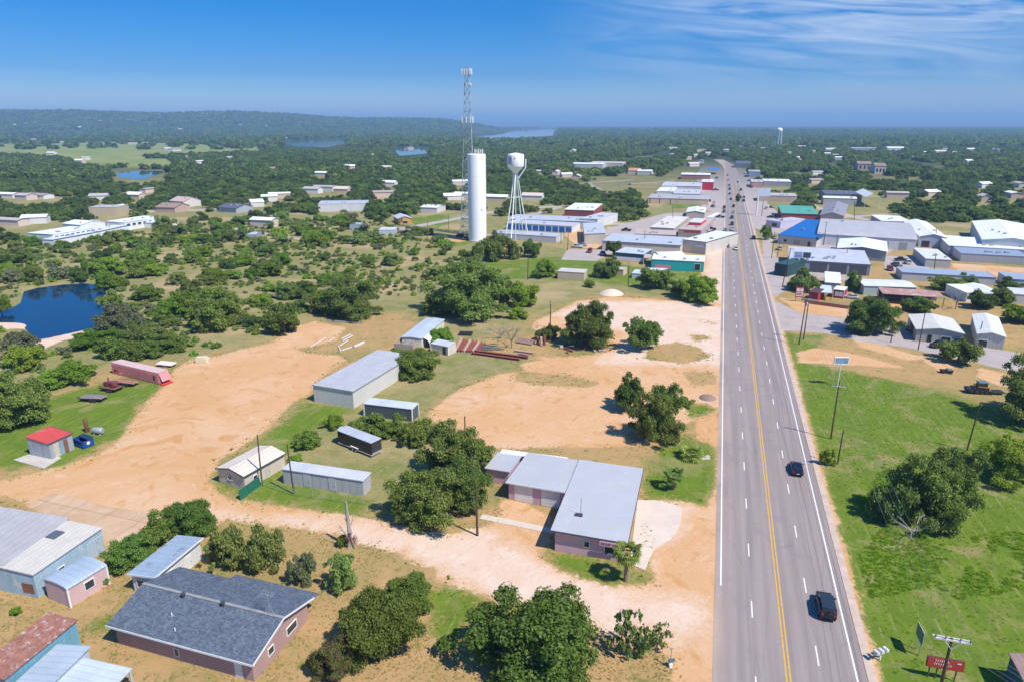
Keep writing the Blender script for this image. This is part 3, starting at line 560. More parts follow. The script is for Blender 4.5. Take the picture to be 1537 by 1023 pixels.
tree(1422, 772, 46, 674, 'oak', label='dark right half of the sprawling tree in the weedy field', name='mesquite_tree'); tree(1332, 788, 34, 714, 'oak', label='left low part of the sprawling tree, nearest the road', name='mesquite_tree')
tree(1515, 735, 46, 660, 'lime', label='yellow green tree at the right edge of the photo, below the leaning dark pole', name='mesquite_tree', lift=.05)
tree(1545, 640, 48, 545, 'oak', label='dark oak cut by the right edge, beside the dark skid loader', name='live_oak', lift=.08)
tree(1240, 700, 12, 672, 'lime', lod='C', label='tiny bush at the foot of the stub post right of the road', name='bush', trunk=False, cat='bush')
tree(1437, 548, 33, 502, 'oak', label='neat round topped oak throwing a dark oval shadow, in front of the tan metal buildings', name='live_oak', lift=.10)
tree(1303, 508, 45, 446, 'oak', label='wide oak on the gravel parking lot right of the road', name='live_oak', lift=.03)
tree(1204, 440, 28, 401, 'mid', label='tree over the food stands, left of the red kiosk', name='tree', lift=.03); tree(1279, 439, 15, 408, 'mid', label='round tree right of the red and white kiosk', name='tree')
tree(1375, 473, 23, 444, 'oak', label='dark tree in front of the rust roofed carport', name='live_oak'); tree(1475, 467, 26, 434, 'oak', label='dark tree between the white gabled sheds on the right', name='live_oak'); tree(1500, 460, 20, 432, 'mid', label='green tree right of the dark one between white sheds', name='tree')
tree(1420, 438, 27, 412, 'oak', label='dark tree behind the rust roofed carport', name='live_oak'); tree(1515, 435, 18, 415, 'mid', label='leafy tree before the second long blue roof', name='tree'); tree(1452, 428, 16, 411, 'mid', label='low leafy tree below the long grey blue roof', name='tree')
tree(1535, 490, 32, 452, 'lime', label='light green tree at the right edge beside the tan gabled shed', name='tree')
tree(1130, 0, 1, 0, 'mid', at=G(1148, 361), h=5.5, label='slim street tree before the blue awning store', name='tree') if 0 else None
tree(1149, 361, 10, 336, 'mid', label='slim street tree left of the bright blue store front', name='tree', lift=.05); tree(1243, 368, 8, 358, 'mid', label='round shrub between the blue store and the white gabled shop', name='shrub', trunk=False, cat='shrub'); tree(1108, 303, 5, 292, 'mid', label='street tree beside the far traffic', name='tree')
tree(910, 418, 22, 384, 'oak', label='dark tree in front of the grey parking lot, left of the teal shop', name='live_oak'); tree(922, 386, 13, 360, 'oak', label='tree on the corner of the teal shop', name='live_oak', lift=.12)
tree(983, 436, 25, 398, 'mid', label='round tree before the teal shop, nearest the pale mound', name='tree'); tree(1052, 458, 30, 416, 'lime', label='bright bush beside the road, below the teal shop', name='bush', cat='bush'); tree(1030, 448, 26, 416, 'mid', label='dark bush behind the bright roadside bush', name='bush', cat='bush')
tree(885, 432, 11, 419, 'mid', label='small bush beside the beige box shed', name='bush', trunk=False, cat='bush'); tree(818, 418, 19, 391, 'lime', label='bright tree left of the beige box shed', name='tree')
tree(738, 393, 25, 343, 'oak', label='dark tree hiding the foot of the tall white tank', name='live_oak'); tree(798, 388, 17, 357, 'oak', label='dark tree hiding the feet of the legged water tower', name='live_oak'); tree(770, 390, 14, 362, 'olive', label='olive tree between the white tank and the water tower', name='tree')
tree(700, 482, 60, 398, 'oak', label='huge dark oak thicket behind the silver L shaped shed', name='live_oak', lift=.05); tree(665, 475, 32, 440, 'mid', label='left skirt of the oak thicket behind the silver shed', name='live_oak'); tree(740, 455, 36, 405, 'oak', label='right crown of the oak thicket, beside the little pump house', name='live_oak'); tree(710, 420, 30, 385, 'olive', label='far crown of the oak thicket, below the white tank', name='live_oak')
tree(785, 465, 26, 420, 'lime', label='light green tree right of the little pump house', name='mesquite_tree'); tree(778, 480, 16, 462, 'lime', label='small lime bush at the edge of the dry field, near the grey dead tree', name='bush', cat='bush')
tree(520, 480, 52, 420, 'oak', label='broad dark oak above the stacked white pipes', name='live_oak'); tree(428, 505, 32, 452, 'oak', label='dark oak at the far corner of the orange lot', name='live_oak', lift=.03); tree(455, 450, 22, 420, 'mid', label='light crown left of the broad oak above the pipes', name='tree')
tree(325, 498, 46, 425, 'mid', label='large green tree beyond the orange lot, right of the pond', name='tree'); tree(290, 480, 34, 430, 'lime', label='lime crown left of the large tree by the pond', name='tree'); tree(185, 498, 33, 455, 'grey', label='grey green tree on the near bank of the pond', name='tree'); tree(38, 540, 28, 495, 'grey', label='grey bush on the rocky bank left of the pond', name='tree')
tree(30, 650, 55, 565, 'oak', label='big dark oak at the left edge, above the red roofed shed', name='live_oak'); tree(-5, 640, 40, 575, 'oak', label='oak cut by the left edge of the photo', name='live_oak'); tree(110, 580, 33, 540, 'lime', label='lime tree left of the pink shipping container', name='tree'); tree(40, 560, 28, 513, 'lime', label='pale lime tree left of the pink container, on the rocky bank', name='tree'); tree(150, 525, 38, 492, 'lime', label='bright thicket between the pond and the pink container', name='tree'); tree(245, 535, 36, 495, 'mid', label='thicket behind the pink container', name='tree'); tree(200, 545, 26, 512, 'mid', label='thicket touching the back of the pink container', name='tree'); tree(80, 585, 24, 555, 'lime', label='small lime bush between the left oak and the pink container', name='tree')
for i, (x, y, r_, yt, k_, lab) in enumerate(((14, 420, 16, 392, 'lime', 'lime tree at the far left bank of the pond'), (52, 424, 15, 396, 'oak', 'dark tree on the far bank of the pond, second from the left'), (88, 421, 14, 396, 'grey', 'grey green tree in the middle of the far pond bank'), (122, 424, 15, 396, 'mid', 'green tree on the far bank of the pond, nearest its right end'), (158, 434, 17, 404, 'lime', 'lime tree at the right end of the pond'), (168, 462, 18, 432, 'mid', 'green tree on the right bank of the pond'), (2, 470, 15, 440, 'lime', 'lime bush at the left end of the pond'))): tree(x, y, r_, yt, k_, label=lab, name='tree')
# --- open brush: every bush an individual of its kind
def inside(poly, x, y):
    c = False; n = len(poly)
    for i in range(n):
        (x1, y1), (x2, y2) = poly[i], poly[(i + 1) % n]
        if (y1 > y) != (y2 > y) and x < (x2 - x1) * (y - y1) / (y2 - y1) + x1: c = not c
    return c
BRUSH = [(-60, 372), (150, 358), (330, 330), (420, 330), (520, 330), (640, 345), (690, 385), (690, 420), (640, 425), (600, 470), (480, 470), (420, 500), (330, 520), (270, 540), (160, 545), (60, 590), (-60, 600)]
NOBRUSH = [POND, [(60, 335), (270, 318), (270, 338), (120, 366), (60, 366)], [(560, 410), (640, 400), (640, 430), (590, 470), (540, 440)], [(20, 425), (120, 415), (165, 440), (165, 495), (60, 540), (-20, 520)], [(600, 470), (640, 420), (600, 400), (560, 440)]]
placed = []
def ok_place(p, r):
    for q, s in placed:
        if (q - p).length < (r + s) * .55: return False
    return True
kinds = ['oak', 'olive', 'olive', 'mid', 'lime', 'lime', 'grey', 'lime', 'mid', 'olive', 'lime', 'mid']
BL = dict(oak='dark green oak scrub tree in the open brush behind the orange lot', olive='olive green scrub tree in the open brush behind the orange lot', mid='mid green scrub tree in the open brush behind the orange lot', lime='bright yellow green scrub bush in the open brush behind the orange lot', grey='grey green scrub bush in the open brush behind the orange lot')
cnt = 0; tries = 0
while cnt < 285 and tries < 20000:
    tries += 1
    x = rnd.uniform(-50, 690); Y = rnd.uniform(158, 420); v = None
    X = rnd.uniform(-330, 5); px, py = PR(X, Y)
    if px < -50 or not inside(BRUSH, px, py) or any(inside(q, px, py) for q in NOBRUSH): continue
    r = rnd.choice([1.3, 1.7, 2.1, 2.6, 3.2, 3.8, 4.4, 5.2]) * (1.12 if X < -90 else .9); p = Vector((X, Y, 0))
    if not ok_place(p, r): continue
    placed.append((p, r)); k = rnd.choice(kinds); cnt += 1
    tree(0, 0, r, None, k, at=p, h=r * rnd.uniform(.85, 1.2), label=BL[k], group='brush behind the orange lot: ' + k, name='scrub_tree' if k in ('oak', 'olive', 'mid') else 'scrub_bush', trunk=r > 2.5, cat='tree' if k in ('oak', 'olive', 'mid') else 'bush')
# ------------------------------------------------------------------ buildings
def roofm(col, ax='x', sp=.9, key=None, stain=None, metal=.14, rough=.5, var=.13):
    k = key or 'metal_roof_%s_%s_%s_%s' % ('_'.join('%02d' % int(c * 99) for c in col), ax, sp, bool(stain))
    return mat(k, col, rough, metal, var, .35, (ax, sp, .05), stain)
def wallm(col, rib='d', sp=.4, key=None, stain=None, var=.10):
    k = key or 'wall_%s_%s_%s' % ('_'.join('%02d' % int(c * 99) for c in col), rib, bool(stain))
    return mat(k, col, .75, 0, var, .5, (rib, sp, .03) if rib else None, stain, streak=.25)
GREY = (.56, .57, .60); LGREY = (.64, .65, .67); WHT = (.78, .78, .77); CREAM = (.68, .62, .50); TAN = (.55, .45, .33); BLUEGREY = (.36, .44, .52)
TRIM = mat('trim_white', (.74, .74, .72), .6, 0, .06); TRIMD = mat('trim_dark', (.07, .09, .10), .6); TRIMB = mat('trim_blue', (.05, .11, .22), .6)
BLD = []
def bld(name, label, cat, p0, p1, p2, h, roof='flat', rise=.5, oh=.3, wall=None, rf=None, ops=(), group=None, th=.14, fascia=None, back=None, posts=None, corners=None, ridge=None):
    """box building from three roof corners in the photo (front left, front right, a point on the far edge), all on the plane z=h"""
    a, b, c = G(p0[0], p0[1], h), G(p1[0], p1[1], h), G(p2[0], p2[1], h)
    u = (b - a); L = u.length; u.normalize(); v = Vector((-u.y, u.x, 0)); Wd = (c - a).dot(v)
    if Wd < 0: a, b = b, a; u = -u; v = -v; Wd = -Wd
    if a.y > 400 and p0[0] > 700:                                       # far town: a pixel row is many metres here, so keep to the street grid
        L = max(6.0, min((b - a).dot(RT), 95)); Wd = min(abs((c - a).dot(RD)), 30 if a.y > 600 else 40); u = RT.copy(); v = RD.copy()
    if a.y > 330 and p0[0] <= 700: Wd = min(Wd, 15)
    rz = math.atan2(u.y, u.x); a.z = 0
    o = E_(name, a, rz, label, cat, group); BLD.append((a + u * L / 2 + v * Wd / 2, math.hypot(L, Wd) / 2))
    def zr(x, y):
        if roof == 'gx': return h + rise * (1 - abs(y / Wd * 2 - 1))
        if roof == 'gy': return h + rise * (1 - abs(x / L * 2 - 1))
        if roof == 'sb': return h + rise * y / Wd
        if roof == 'sf': return h + rise * (1 - y / Wd)
        if roof == 'sl': return h + rise * (1 - x / L)
        if roof == 'sr': return h + rise * x / L
        if roof == 'arch': return h + rise * math.sqrt(max(0, 1 - (y / Wd * 2 - 1) ** 2))
        return h
    x0, x1, y0, y1 = oh, L - oh, oh, Wd - oh
    dz = th + .01
    if posts is None:
        w = MB()
        rim = []
        for (xa, ya, xb, yb) in ((x0, y0, x1, y0), (x1, y0, x1, y1), (x1, y1, x0, y1), (x0, y1, x0, y0)):
            m_ = 8 if roof == 'arch' else 2
            for i in range(m_): rim.append((xa + (xb - xa) * i / m_, ya + (yb - ya) * i / m_))
        n = len(rim); w.add([(x, y, -.2) for x, y in rim] + [(x, y, zr(x, y) - dz) for x, y in rim], [(i, (i + 1) % n, n + (i + 1) % n, n + i) for i in range(n)])
        w.build('wall', wall, o)
    else:
        for i in range(posts):
            for yy in (y0, y1):
                MB().box((x0 + (x1 - x0) * i / (posts - 1), yy, (zr(0, yy) - dz) / 2 - .1), (.18, .18, zr(0, yy) - dz + .2)).build('post', wall, o)
        if back: MB().box((L / 2, y1 - .1, h / 2), (x1 - x0 - .4, .08, h - .4)).build('back_wall', back, o)
    r = MB()
    if roof == 'gx': r.slab([(0, 0, zr(0, 0)), (L, 0, zr(0, 0)), (L, Wd / 2, zr(0, Wd / 2)), (0, Wd / 2, zr(0, Wd / 2))], th).slab([(0, Wd / 2, h + rise), (L, Wd / 2, h + rise), (L, Wd, h), (0, Wd, h)], th)
    elif roof == 'gy': r.slab([(0, 0, h), (L / 2, 0, h + rise), (L / 2, Wd, h + rise), (0, Wd, h)], th).slab([(L / 2, 0, h + rise), (L, 0, h), (L, Wd, h), (L / 2, Wd, h + rise)], th)
    elif roof == 'arch':
        n = 10
        for i in range(n):
            ya, yb = Wd * (1 - math.cos(math.pi * i / n)) / 2, Wd * (1 - math.cos(math.pi * (i + 1) / n)) / 2
            r.slab([(0, ya, zr(0, ya)), (L, ya, zr(0, ya)), (L, yb, zr(0, yb)), (0, yb, zr(0, yb))], th)
    else: r.slab([(0, 0, zr(0, 0)), (L, 0, zr(L, 0)), (L, Wd, zr(L, Wd)), (0, Wd, zr(0, Wd))], th)
    ro = r.build('roof', rf, o)
    if ridge:
        if roof == 'gx': MB().box((L / 2, Wd / 2, h + rise + .02), (L - .02, .35, .06)).build('ridge_cap', ridge, ro)
        elif roof == 'gy': MB().box((L / 2, Wd / 2, h + rise + .02), (.35, Wd - .02, .06)).build('ridge_cap', ridge, ro)
    if fascia:
        f = MB()
        if roof != 'gy': f.bar((.01, -.03, zr(0, 0) - th / 2), (L - .01, -.03, zr(L, 0) - th / 2), .05, th + .1)
        else: f.bar((.01, -.03, h - th / 2), (L / 2, -.03, h + rise - th / 2), .05, th + .1).bar((L / 2, -.03, h + rise - th / 2), (L - .01, -.03, h - th / 2), .05, th + .1)
        if roof != 'gx' : f.bar((L + .03, .01, zr(L, 0) - th / 2), (L + .03, Wd - .01, zr(L, Wd) - th / 2), .05, th + .1)
        else: f.bar((L + .03, .01, h - th / 2), (L + .03, Wd / 2, h + rise - th / 2), .05, th + .1).bar((L + .03, Wd / 2, h + rise - th / 2), (L + .03, Wd - .01, h - th / 2), .05, th + .1)
        f.build('fascia', fascia, ro)
    if corners:
        for x, y in ((x0, y0), (x1, y0), (x1, y1)): MB().box((x, y, (zr(x, y) - dz) / 2), (.2, .2, zr(x, y) - dz - .02)).build('corner_trim', corners, o)
    if a.y > 250 and L * Wd > 170 and not posts and roof in ('flat', 'sb', 'sf', 'gx', 'gy', 'sl', 'sr'):
        rv = random.Random(int(a.x * 7 + a.y)); vm = mat('roof_unit_grey', (.42, .42, .43), .6, .2, .15)
        for i in range(rv.randint(2, 4)):
            x, y = L * rv.uniform(.12, .88), Wd * rv.uniform(.15, .42); w_ = rv.uniform(.7, 1.6)
            MB().box((x, y, zr(x, y) + .3), (w_, w_ * rv.uniform(.6, 1), .75)).build('roof_unit', vm, ro)
    LL = {'f': x1 - x0, 'b': x1 - x0, 'l': y1 - y0, 'r': y1 - y0}
    for (side, q, wd, z0, z1, kind, m, *lab) in ops:
        q = q * LL[side] if q <= 1 else q
        c = {'f': (x0 + q, y0 - .02), 'b': (x1 - q, y1 + .02), 'l': (x0 - .02, y1 - q), 'r': (x1 + .02, y0 + q)}[side]
        ax = side in 'fb'; dd = (wd, .08, z1 - z0) if ax else (.08, wd, z1 - z0)
        od = {'f': (0, -1), 'b': (0, 1), 'l': (-1, 0), 'r': (1, 0)}[side]
        e = MB().box((c[0], c[1], (z0 + z1) / 2), dd).build(kind, m, o)
        if lab and lab[0]: e['label'] = lab[0]
        if kind == 'window':
            g = MB(); t = .09
            for s_ in (-1, 1):
                if ax: g.box((c[0] + s_ * (wd / 2), c[1] + od[1] * .03, (z0 + z1) / 2), (t, .1, z1 - z0 + t)); g.box((c[0], c[1] + od[1] * .03, (z0 if s_ < 0 else z1)), (wd - t, .1, t))
                else: g.box((c[0] + od[0] * .03, c[1] + s_ * (wd / 2), (z0 + z1) / 2), (.1, t, z1 - z0 + t)); g.box((c[0] + od[0] * .03, c[1], (z0 if s_ < 0 else z1)), (.1, wd - t, t))
            g.build('frame', TRIM, e)
        elif kind == 'door':
            MB().box((c[0] + od[0] * .08 + (wd * .38 if ax else 0), c[1] + od[1] * .08 + (0 if ax else wd * .38), z0 + 1.0), (.08, .08, .14)).build('handle', STEEL, e)
    return o, L, Wd, zr
DOORW = mat('door_white', (.70, .70, .68), .6, 0, .06, rib=('z', .5, .03)); DOORG = mat('door_grey', (.40, .41, .44), .6, 0, .08, rib=('z', .4, .03)); DOORD = mat('door_dark_slate', (.085, .085, .105), .6, 0, .12, rib=('z', .45, .03)); DOORB = mat('door_blue', (.02, .13, .45), .5, 0, .08, rib=('z', .4, .02)); DOORR = mat('door_rust', (.23, .10, .06), .8, 0, .3)
PINK = wallm((.60, .38, .44), 'z', .2, 'pink_block_wall', var=.08)
# --- shingle roof house
def shingle():
    m = bpy.data.materials.new('blue_grey_shingles'); N, L = nodes(m); o = N('ShaderNodeOutputMaterial'); p = N('ShaderNodeBsdfPrincipled'); p.inputs['Roughness'].default_value = .9
    tc = N('ShaderNodeTexCoord'); br = N('ShaderNodeTexBrick', i_Scale=1.0); br.inputs['Brick Width'].default_value = .34; br.inputs['Row Height'].default_value = .17; br.inputs['Mortar Size'].default_value = .012; br.offset = .5
    br.inputs['Color1'].default_value = (.075, .10, .14, 1); br.inputs['Color2'].default_value = (.145, .175, .22, 1); br.inputs['Mortar'].default_value = (.06, .075, .095, 1); L(tc.outputs['Object'], br.inputs['Vector'])
    n = N('ShaderNodeTexNoise', i_Scale=1.3, i_Detail=8.0, i_Roughness=.75, i_Distortion=1.5); L(tc.outputs['Object'], n.inputs['Vector']); r = N('ShaderNodeValToRGB'); r.color_ramp.elements[0].position = .35; r.color_ramp.elements[1].position = .68; r.color_ramp.elements[0].color = (.62, .64, .66, 1); r.color_ramp.elements[1].color = (1.4, 1.36, 1.32, 1); L(n.outputs[0], r.inputs[0])
    x = N('ShaderNodeMixRGB', blend_type='MULTIPLY'); x.inputs[0].default_value = 1; L(br.outputs[0], x.inputs[1]); L(r.outputs[0], x.inputs[2]); L(x.outputs[0], p.inputs[0])
    b = N('ShaderNodeBump'); b.inputs['Strength'].default_value = .5; b.inputs['Distance'].default_value = .02; L(br.outputs['Fac'], b.inputs['Height']); L(b.outputs[0], p.inputs['Normal']); L(p.outputs[0], o.inputs[0]); return m
SHING = shingle(); BRICKP = wallm((.42, .27, .25), 'z', .12, 'pink_brown_brick', var=.12)
o, L, Wd, zr = bld('house', 'pink brick house with blue grey shingle roof near the bottom left of the photo', 'house', (158, 938), (379, 998), (470.7, 895.7), 2.75, 'gx', 1.5, .6, BRICKP, SHING, [('f', .9, .95, 0, 2.0, 'door', DOORW), ('f', .46, .6, .6, 1.6, 'window', GLASS), ('r', .68, 1.8, .9, 1.9, 'window', GLASS), ('r', .3, .9, 1.0, 1.9, 'window', GLASS)], fascia=TRIM, ridge=mat('ridge_shingle', (.27, .27, .27), .9))
for (x, y, k) in ((6.2, .46, 1), (11.5, .47, 1), (6.6, .25, 0), (8.3, .12, 0)):
    z = zr(x, y * Wd)
    if k: MB().lathe([(.16, -.1), (.16, .42), (.27, .42), (.27, .55), (.05, .62)], 10, (x, y * Wd, z)).build('roof_vent', mat('vent_dark', (.10, .10, .11), .5, .5), o)
    else: MB().lathe([(.06, -.1), (.06, .4)], 8, (x, y * Wd, z)).build('vent_pipe', WHITE, o)
MB().box((L + .35, 1.4 - 3.1, .06), (1.6, 1.1, .12)).build('step', CONC, o)
b = MB(); ax, ay = L - 1.8, Wd * .50; az_ = h0 = zr(ax, ay); b.tube([(ax, ay, az_ - .1), (ax, ay, az_ + 2.6)], .035, 6)
for s_ in (-1, 1): b.bar((ax, ay, az_ + 1.5), (ax + s_ * .7, ay, az_ - .05), .04)
for k in range(6): w_ = .9 - .11 * k; b.bar((ax - .9 + k * .3, ay - w_, az_ + 2.5), (ax - .9 + k * .3, ay + w_, az_ + 2.5), .03)
b.bar((ax - .95, ay, az_ + 2.5), (ax + .75, ay, az_ + 2.5), .03); b.build('antenna', STEEL, o)
MB().slab([(7.4, Wd - .05, 2.72), (L - .02, Wd - .05, 2.72), (L - .02, Wd + 1.1, 2.5), (7.4, Wd + 1.1, 2.5)], .14).build('porch_roof', SHING, o)
# --- the yard buildings at the lower left
RB = (.42, .21, .15)
RUSTROOF = mat('rusty_corrugated_roof', (.34, .15, .105), .8, .15, .35, 1.2, ('y', .28, .05), stain=((.55, .50, .50), .42, 1.6))
BLUEW = wallm((.34, .47, .55), 'd', .35, 'weathered_blue_tin', stain=((.58, .60, .60), .45, .5), var=.2); TEALW = wallm((.16, .36, .45), 'd', .5, 'teal_blue_tin', var=.2)
bld('shed', 'tall blue tin shed with a rusty red corrugated roof in the bottom left corner', 'shed', (5, 1016), (116, 926), (76, 915), 3.6, 'sf', -.25, .15, TEALW, RUSTROOF, [('f', .75, 1.1, .1, 2.1, 'door', TEALW)])
SKYR = roofm((.46, .53, .58), 'x', .8, 'pale_blue_metal_roof'); SKYR2 = roofm((.54, .60, .64), 'x', .8, 'paler_blue_metal_roof')
o, L, Wd, zr = bld('shed', 'shed with two stepped pale blue metal roof sheets at the bottom left edge', 'shed', (19, 1026), (86, 965.6), (133, 977), 2.7, 'sb', .35, .2, wallm((.5, .55, .58)), SKYR)
bld('shed', 'lower pale metal roof attached in front of the stepped blue roof, bottom left', 'shed', (74, 1034), (127, 986), (194.7, 1003), 2.35, 'sb', -.2, .2, wallm((.45, .5, .53)), SKYR2, posts=3)
BARNR = roofm((.41, .40, .40), 'y', 1.0, 'long_grey_barn_roof', metal=.05, rough=.55, stain=((.40, .36, .35), .25, .6))
bld('barn', 'big grey barn roof with fine seams cut by the left edge of the photo', 'barn', (4, 848), (105, 776), (0, 743), 3.75, 'sb', 1.0, .1, BLUEW, BARNR)
WROOF = mat('stained_white_tin_roof', (.57, .53, .47), .7, .05, .1, .7, ('y', .8, .03), stain=((.52, .36, .24), .22, .45))
o, L, Wd, zr = bld('workshop', 'lean-to workshop with stained white tin roof and weathered blue walls beside the grey barn', 'workshop', (49, 862), (154, 791), (105.5, 777), 3.5, 'sb', .2, .15, BLUEW, WROOF, [('f', .86, 2.6, .0, 2.6, 'sliding_door', wallm((.40, .50, .56), 'd', .5, 'sliding_door_tin', stain=((.25, .10, .06), .3, .9)), 'weathered sliding door with a rusty hole'), ('f', .35, .9, 1.0, 2.0, 'window', GLASS), ('l', .78, 1.7, .6, 1.9, 'patch', DOORR, 'rusty brown panel')])
MB().box((L - 3.2, Wd - 1.7, zr(0, Wd - 1.7) + .06), (1.6, 1.5, .2)).build('roof_hatch', mat('hatch_dark', (.1, .12, .15), .4), o)
o, L, Wd, zr = bld('shed', 'pink annex with blue grey metal roof in front of the blue workshop', 'shed', (99.5, 884.2), (160.5, 847.3), (127, 833.5), 2.7, 'arch', .35, .1, wallm((.58, .40, .39), None, .3, 'pink_stucco'), roofm((.40, .48, .56), 'x', .9), [('f', .52, 1.2, 1.0, 2.1, 'window', GLASS)], corners=TRIM)
RM = mat('blue_roof_with_rust_marks', (.40, .49, .58), .5, .3, .12, .4, ('y', .9, .04), stain=((.30, .10, .06), .36, .55))
bld('shed', 'small white building under a blue grey roof blotched with rust, behind the shingle house', 'shed', (190, 860.5), (233, 869), (309, 809.5), 2.7, 'sr', .3, .35, wallm((.66, .65, .62), 'd', .6), RM, [('f', .4, 1.5, .8, 1.9, 'window', GLASS), ('r', .3, .9, 0, 2.0, 'door', DOORW), ('r', .7, .9, 0, 2.0, 'door', DOORW)], fascia=TRIM)
# --- sheds in the middle
TANR = roofm((.68, .59, .48), 'x', .9, 'tan_shed_roof', metal=.05, rough=.6)
bld('shed', 'tan gabled shed with cream roof beside the green gate panel', 'shed', (323, 702), (365.6, 715), (419.4, 676.6), 2.6, 'gy', .7, .25, wallm((.58, .50, .40), 'z', .25, 'tan_siding'), TANR, [('f', .45, .9, 1.1, 1.9, 'window', GLASS), ('r', .55, .95, 0, 2.0, 'door', wallm((.52, .46, .38))), ('r', .25, .8, 1.0, 1.7, 'window', GLASS)], fascia=TRIMD)
o, L, Wd, zr = bld('shed', 'long narrow silver grey shed with plain panelled front beside the driveway', 'shed', (422, 703), (545, 721), (557.6, 708), 2.7, 'flat', 0, .12, wallm((.43, .43, .45), 'd', 1.3, 'grey_panel_siding', stain=((.33, .31, .30), .2, .8)), roofm((.60, .60, .62), 'x', .6), [('f', .30, 1.2, .1, 2.3, 'door', wallm((.46, .46, .48))), ('f', .62, 1.2, .1, 2.3, 'door', wallm((.46, .46, .48)))])
DKG = mat('dark_corrugated_steel', (.10, .115, .13), .6, .2, .15, 1, ('d', .35, .05))
o, L, Wd, zr = bld('storage_container', 'dark grey storage container with pale roof and white corner posts', 'container', (544.8, 605), (618.6, 613.5), (629, 604), 2.7, 'flat', 0, .1, DKG, roofm((.60, .63, .64), 'x', .5), corners=TRIM)
o, L, Wd, zr = bld('warehouse', 'long windowless metal building with grey roof and cream walls beside the orange lot', 'warehouse', (468.3, 577), (529.5, 587), (599.5, 529), 3.8, 'flat', 0, .12, wallm((.60, .58, .54), 'd', .7, 'cream_metal_siding', var=.05), roofm((.47, .47, .49), 'x', .6, metal=.1, rough=.6), fascia=mat('trim_grey', (.35, .33, .32), .6))
o, L, Wd, zr = bld('shed', 'silver metal roofed shed with a white end wall beside the oak thicket', 'shed', (601.5, 505.7), (633, 508), (681.5, 480), 2.9, 'gy', .25, .2, wallm((.66, .62, .54)), roofm((.52, .57, .62), 'x', .8))
PEN = E_('timber_pen', G(592, 527), RA + .0, 'roofless pen of bare grey timber walls at the near end of the silver shed', 'pen')
PEN.rotation_euler = (0, 0, -RA)
pm = wallm((.42, .34, .27), 'd', .3, 'grey_plank')
for (x, y, lx, ly) in ((2.6, 0, 5.2, .12), (2.6, 5.0, 5.2, .12), (0, 2.5, .12, 4.9), (5.2, 2.5, .12, 4.9)): MB().box((x, y, 1.05), (lx, ly, 2.2)).build('plank_wall', pm, PEN)
for x in (0, 1.7, 3.5, 5.2): MB().bar((x, 0, 2.2), (x, 5.0, 2.3), .1).build('rafter', pm, PEN)
TENT = E_('carport_tent', G(633, 522), -RA, 'white fabric tent between the silver shed and the small cream shed', 'tent')
b = MB()
n = 10; vs = []; fs = []
for i in range(n + 1):
    a = math.pi * i / n
    for y in (0, 4.6): vs.append((-2.3 * math.cos(a), y, .9 + 1.9 * math.sin(a) ** .8))
for i in range(n): fs.append((2 * i, 2 * i + 1, 2 * i + 3, 2 * i + 2))
b.add(vs, fs, True); b.build('canopy', mat('white_tarp', (.78, .76, .70), .8, 0, .05), TENT)
for x in (-2.3, 2.3):
    for y in (.1, 4.5): MB().tube([(x, y, -.05), (x, y, .95)], .04, 6).build('leg', STEEL, TENT)
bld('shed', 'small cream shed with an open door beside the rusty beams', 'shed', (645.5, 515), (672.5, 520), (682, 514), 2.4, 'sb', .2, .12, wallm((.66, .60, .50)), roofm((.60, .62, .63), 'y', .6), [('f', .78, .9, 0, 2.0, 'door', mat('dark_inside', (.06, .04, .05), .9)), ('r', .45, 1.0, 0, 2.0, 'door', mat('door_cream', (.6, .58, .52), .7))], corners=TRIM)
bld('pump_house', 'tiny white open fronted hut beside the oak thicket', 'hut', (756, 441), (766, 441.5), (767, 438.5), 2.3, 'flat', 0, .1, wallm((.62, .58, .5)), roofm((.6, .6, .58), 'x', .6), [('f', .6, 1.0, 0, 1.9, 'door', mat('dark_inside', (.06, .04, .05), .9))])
# --- left yard
SLAB = MB(); q = [G(20, 690), G(48, 680), G(52, 672), G(92, 687), G(66, 703)]
SLAB.prism([(p.x, p.y) for p in q], -.2, .10); T(SLAB.build('concrete_slab', CONC), kind='structure')
TIN = mat('old_tin_sheets', (.40, .43, .47), .7, .2, .35, 1.1, ('d', .3, .05), stain=((.30, .15, .10), .25, .8), streak=.1)
REDR = mat('faded_red_roof', (.55, .07, .06), .65, 0, .12, .7, ('y', .5, .03), stain=((.62, .33, .30), .35, .28))
o, L, Wd, zr = bld('shed', 'small patched tin shed with a faded red roof on a concrete slab at the left', 'shed', (72, 665.6), (108.8, 649.3), (77, 642), 3.1, 'sb', .5, .12, TIN, REDR, [('f', .28, .9, .05, 2.6, 'panel', mat('cream_sheet', (.56, .47, .36), .8, 0, .2), 'cream sheet of tin'), ('f', .68, .75, .05, 2.6, 'door', DOORR, 'rusty brown door'), ('f', .48, .8, .05, 2.6, 'panel', mat('blue_sheet', (.22, .33, .40), .8, 0, .2), 'blue grey sheet of tin')], fascia=TRIMD)
PKC = mat('pink_container_steel', (.62, .24, .24), .6, .1, .14, .8, None, stain=((.68, .48, .46), .35, .5)); PKR = mat('pale_pink_roof', (.68, .47, .44), .6, .1, .12, .6, ('x', .4, .05), stain=((.35, .20, .17), .15, .9))
a, b_ = G(169, 560), G(240, 577); u = (b_ - a); Lc = u.length
PC = E_('shipping_container', a, math.atan2(u.y, u.x), 'faded pink shipping container with torn red end beside the orange lot', 'container')
w = MB(); w.box((Lc / 2, 1.25, 1.35), (Lc - .1, 2.4, 2.6))
k = 0
x = .25
while x < Lc - .2: w.box((x, 0, 1.35), (.16, .12, 2.4)); x += .36
w.build('body', PKC, PC); MB().box((Lc / 2, 1.25, 2.7), (Lc, 2.5, .1)).build('roof', PKR, PC)
RED = mat('bright_red_paint', (.55, .05, .045), .55, 0, .15)
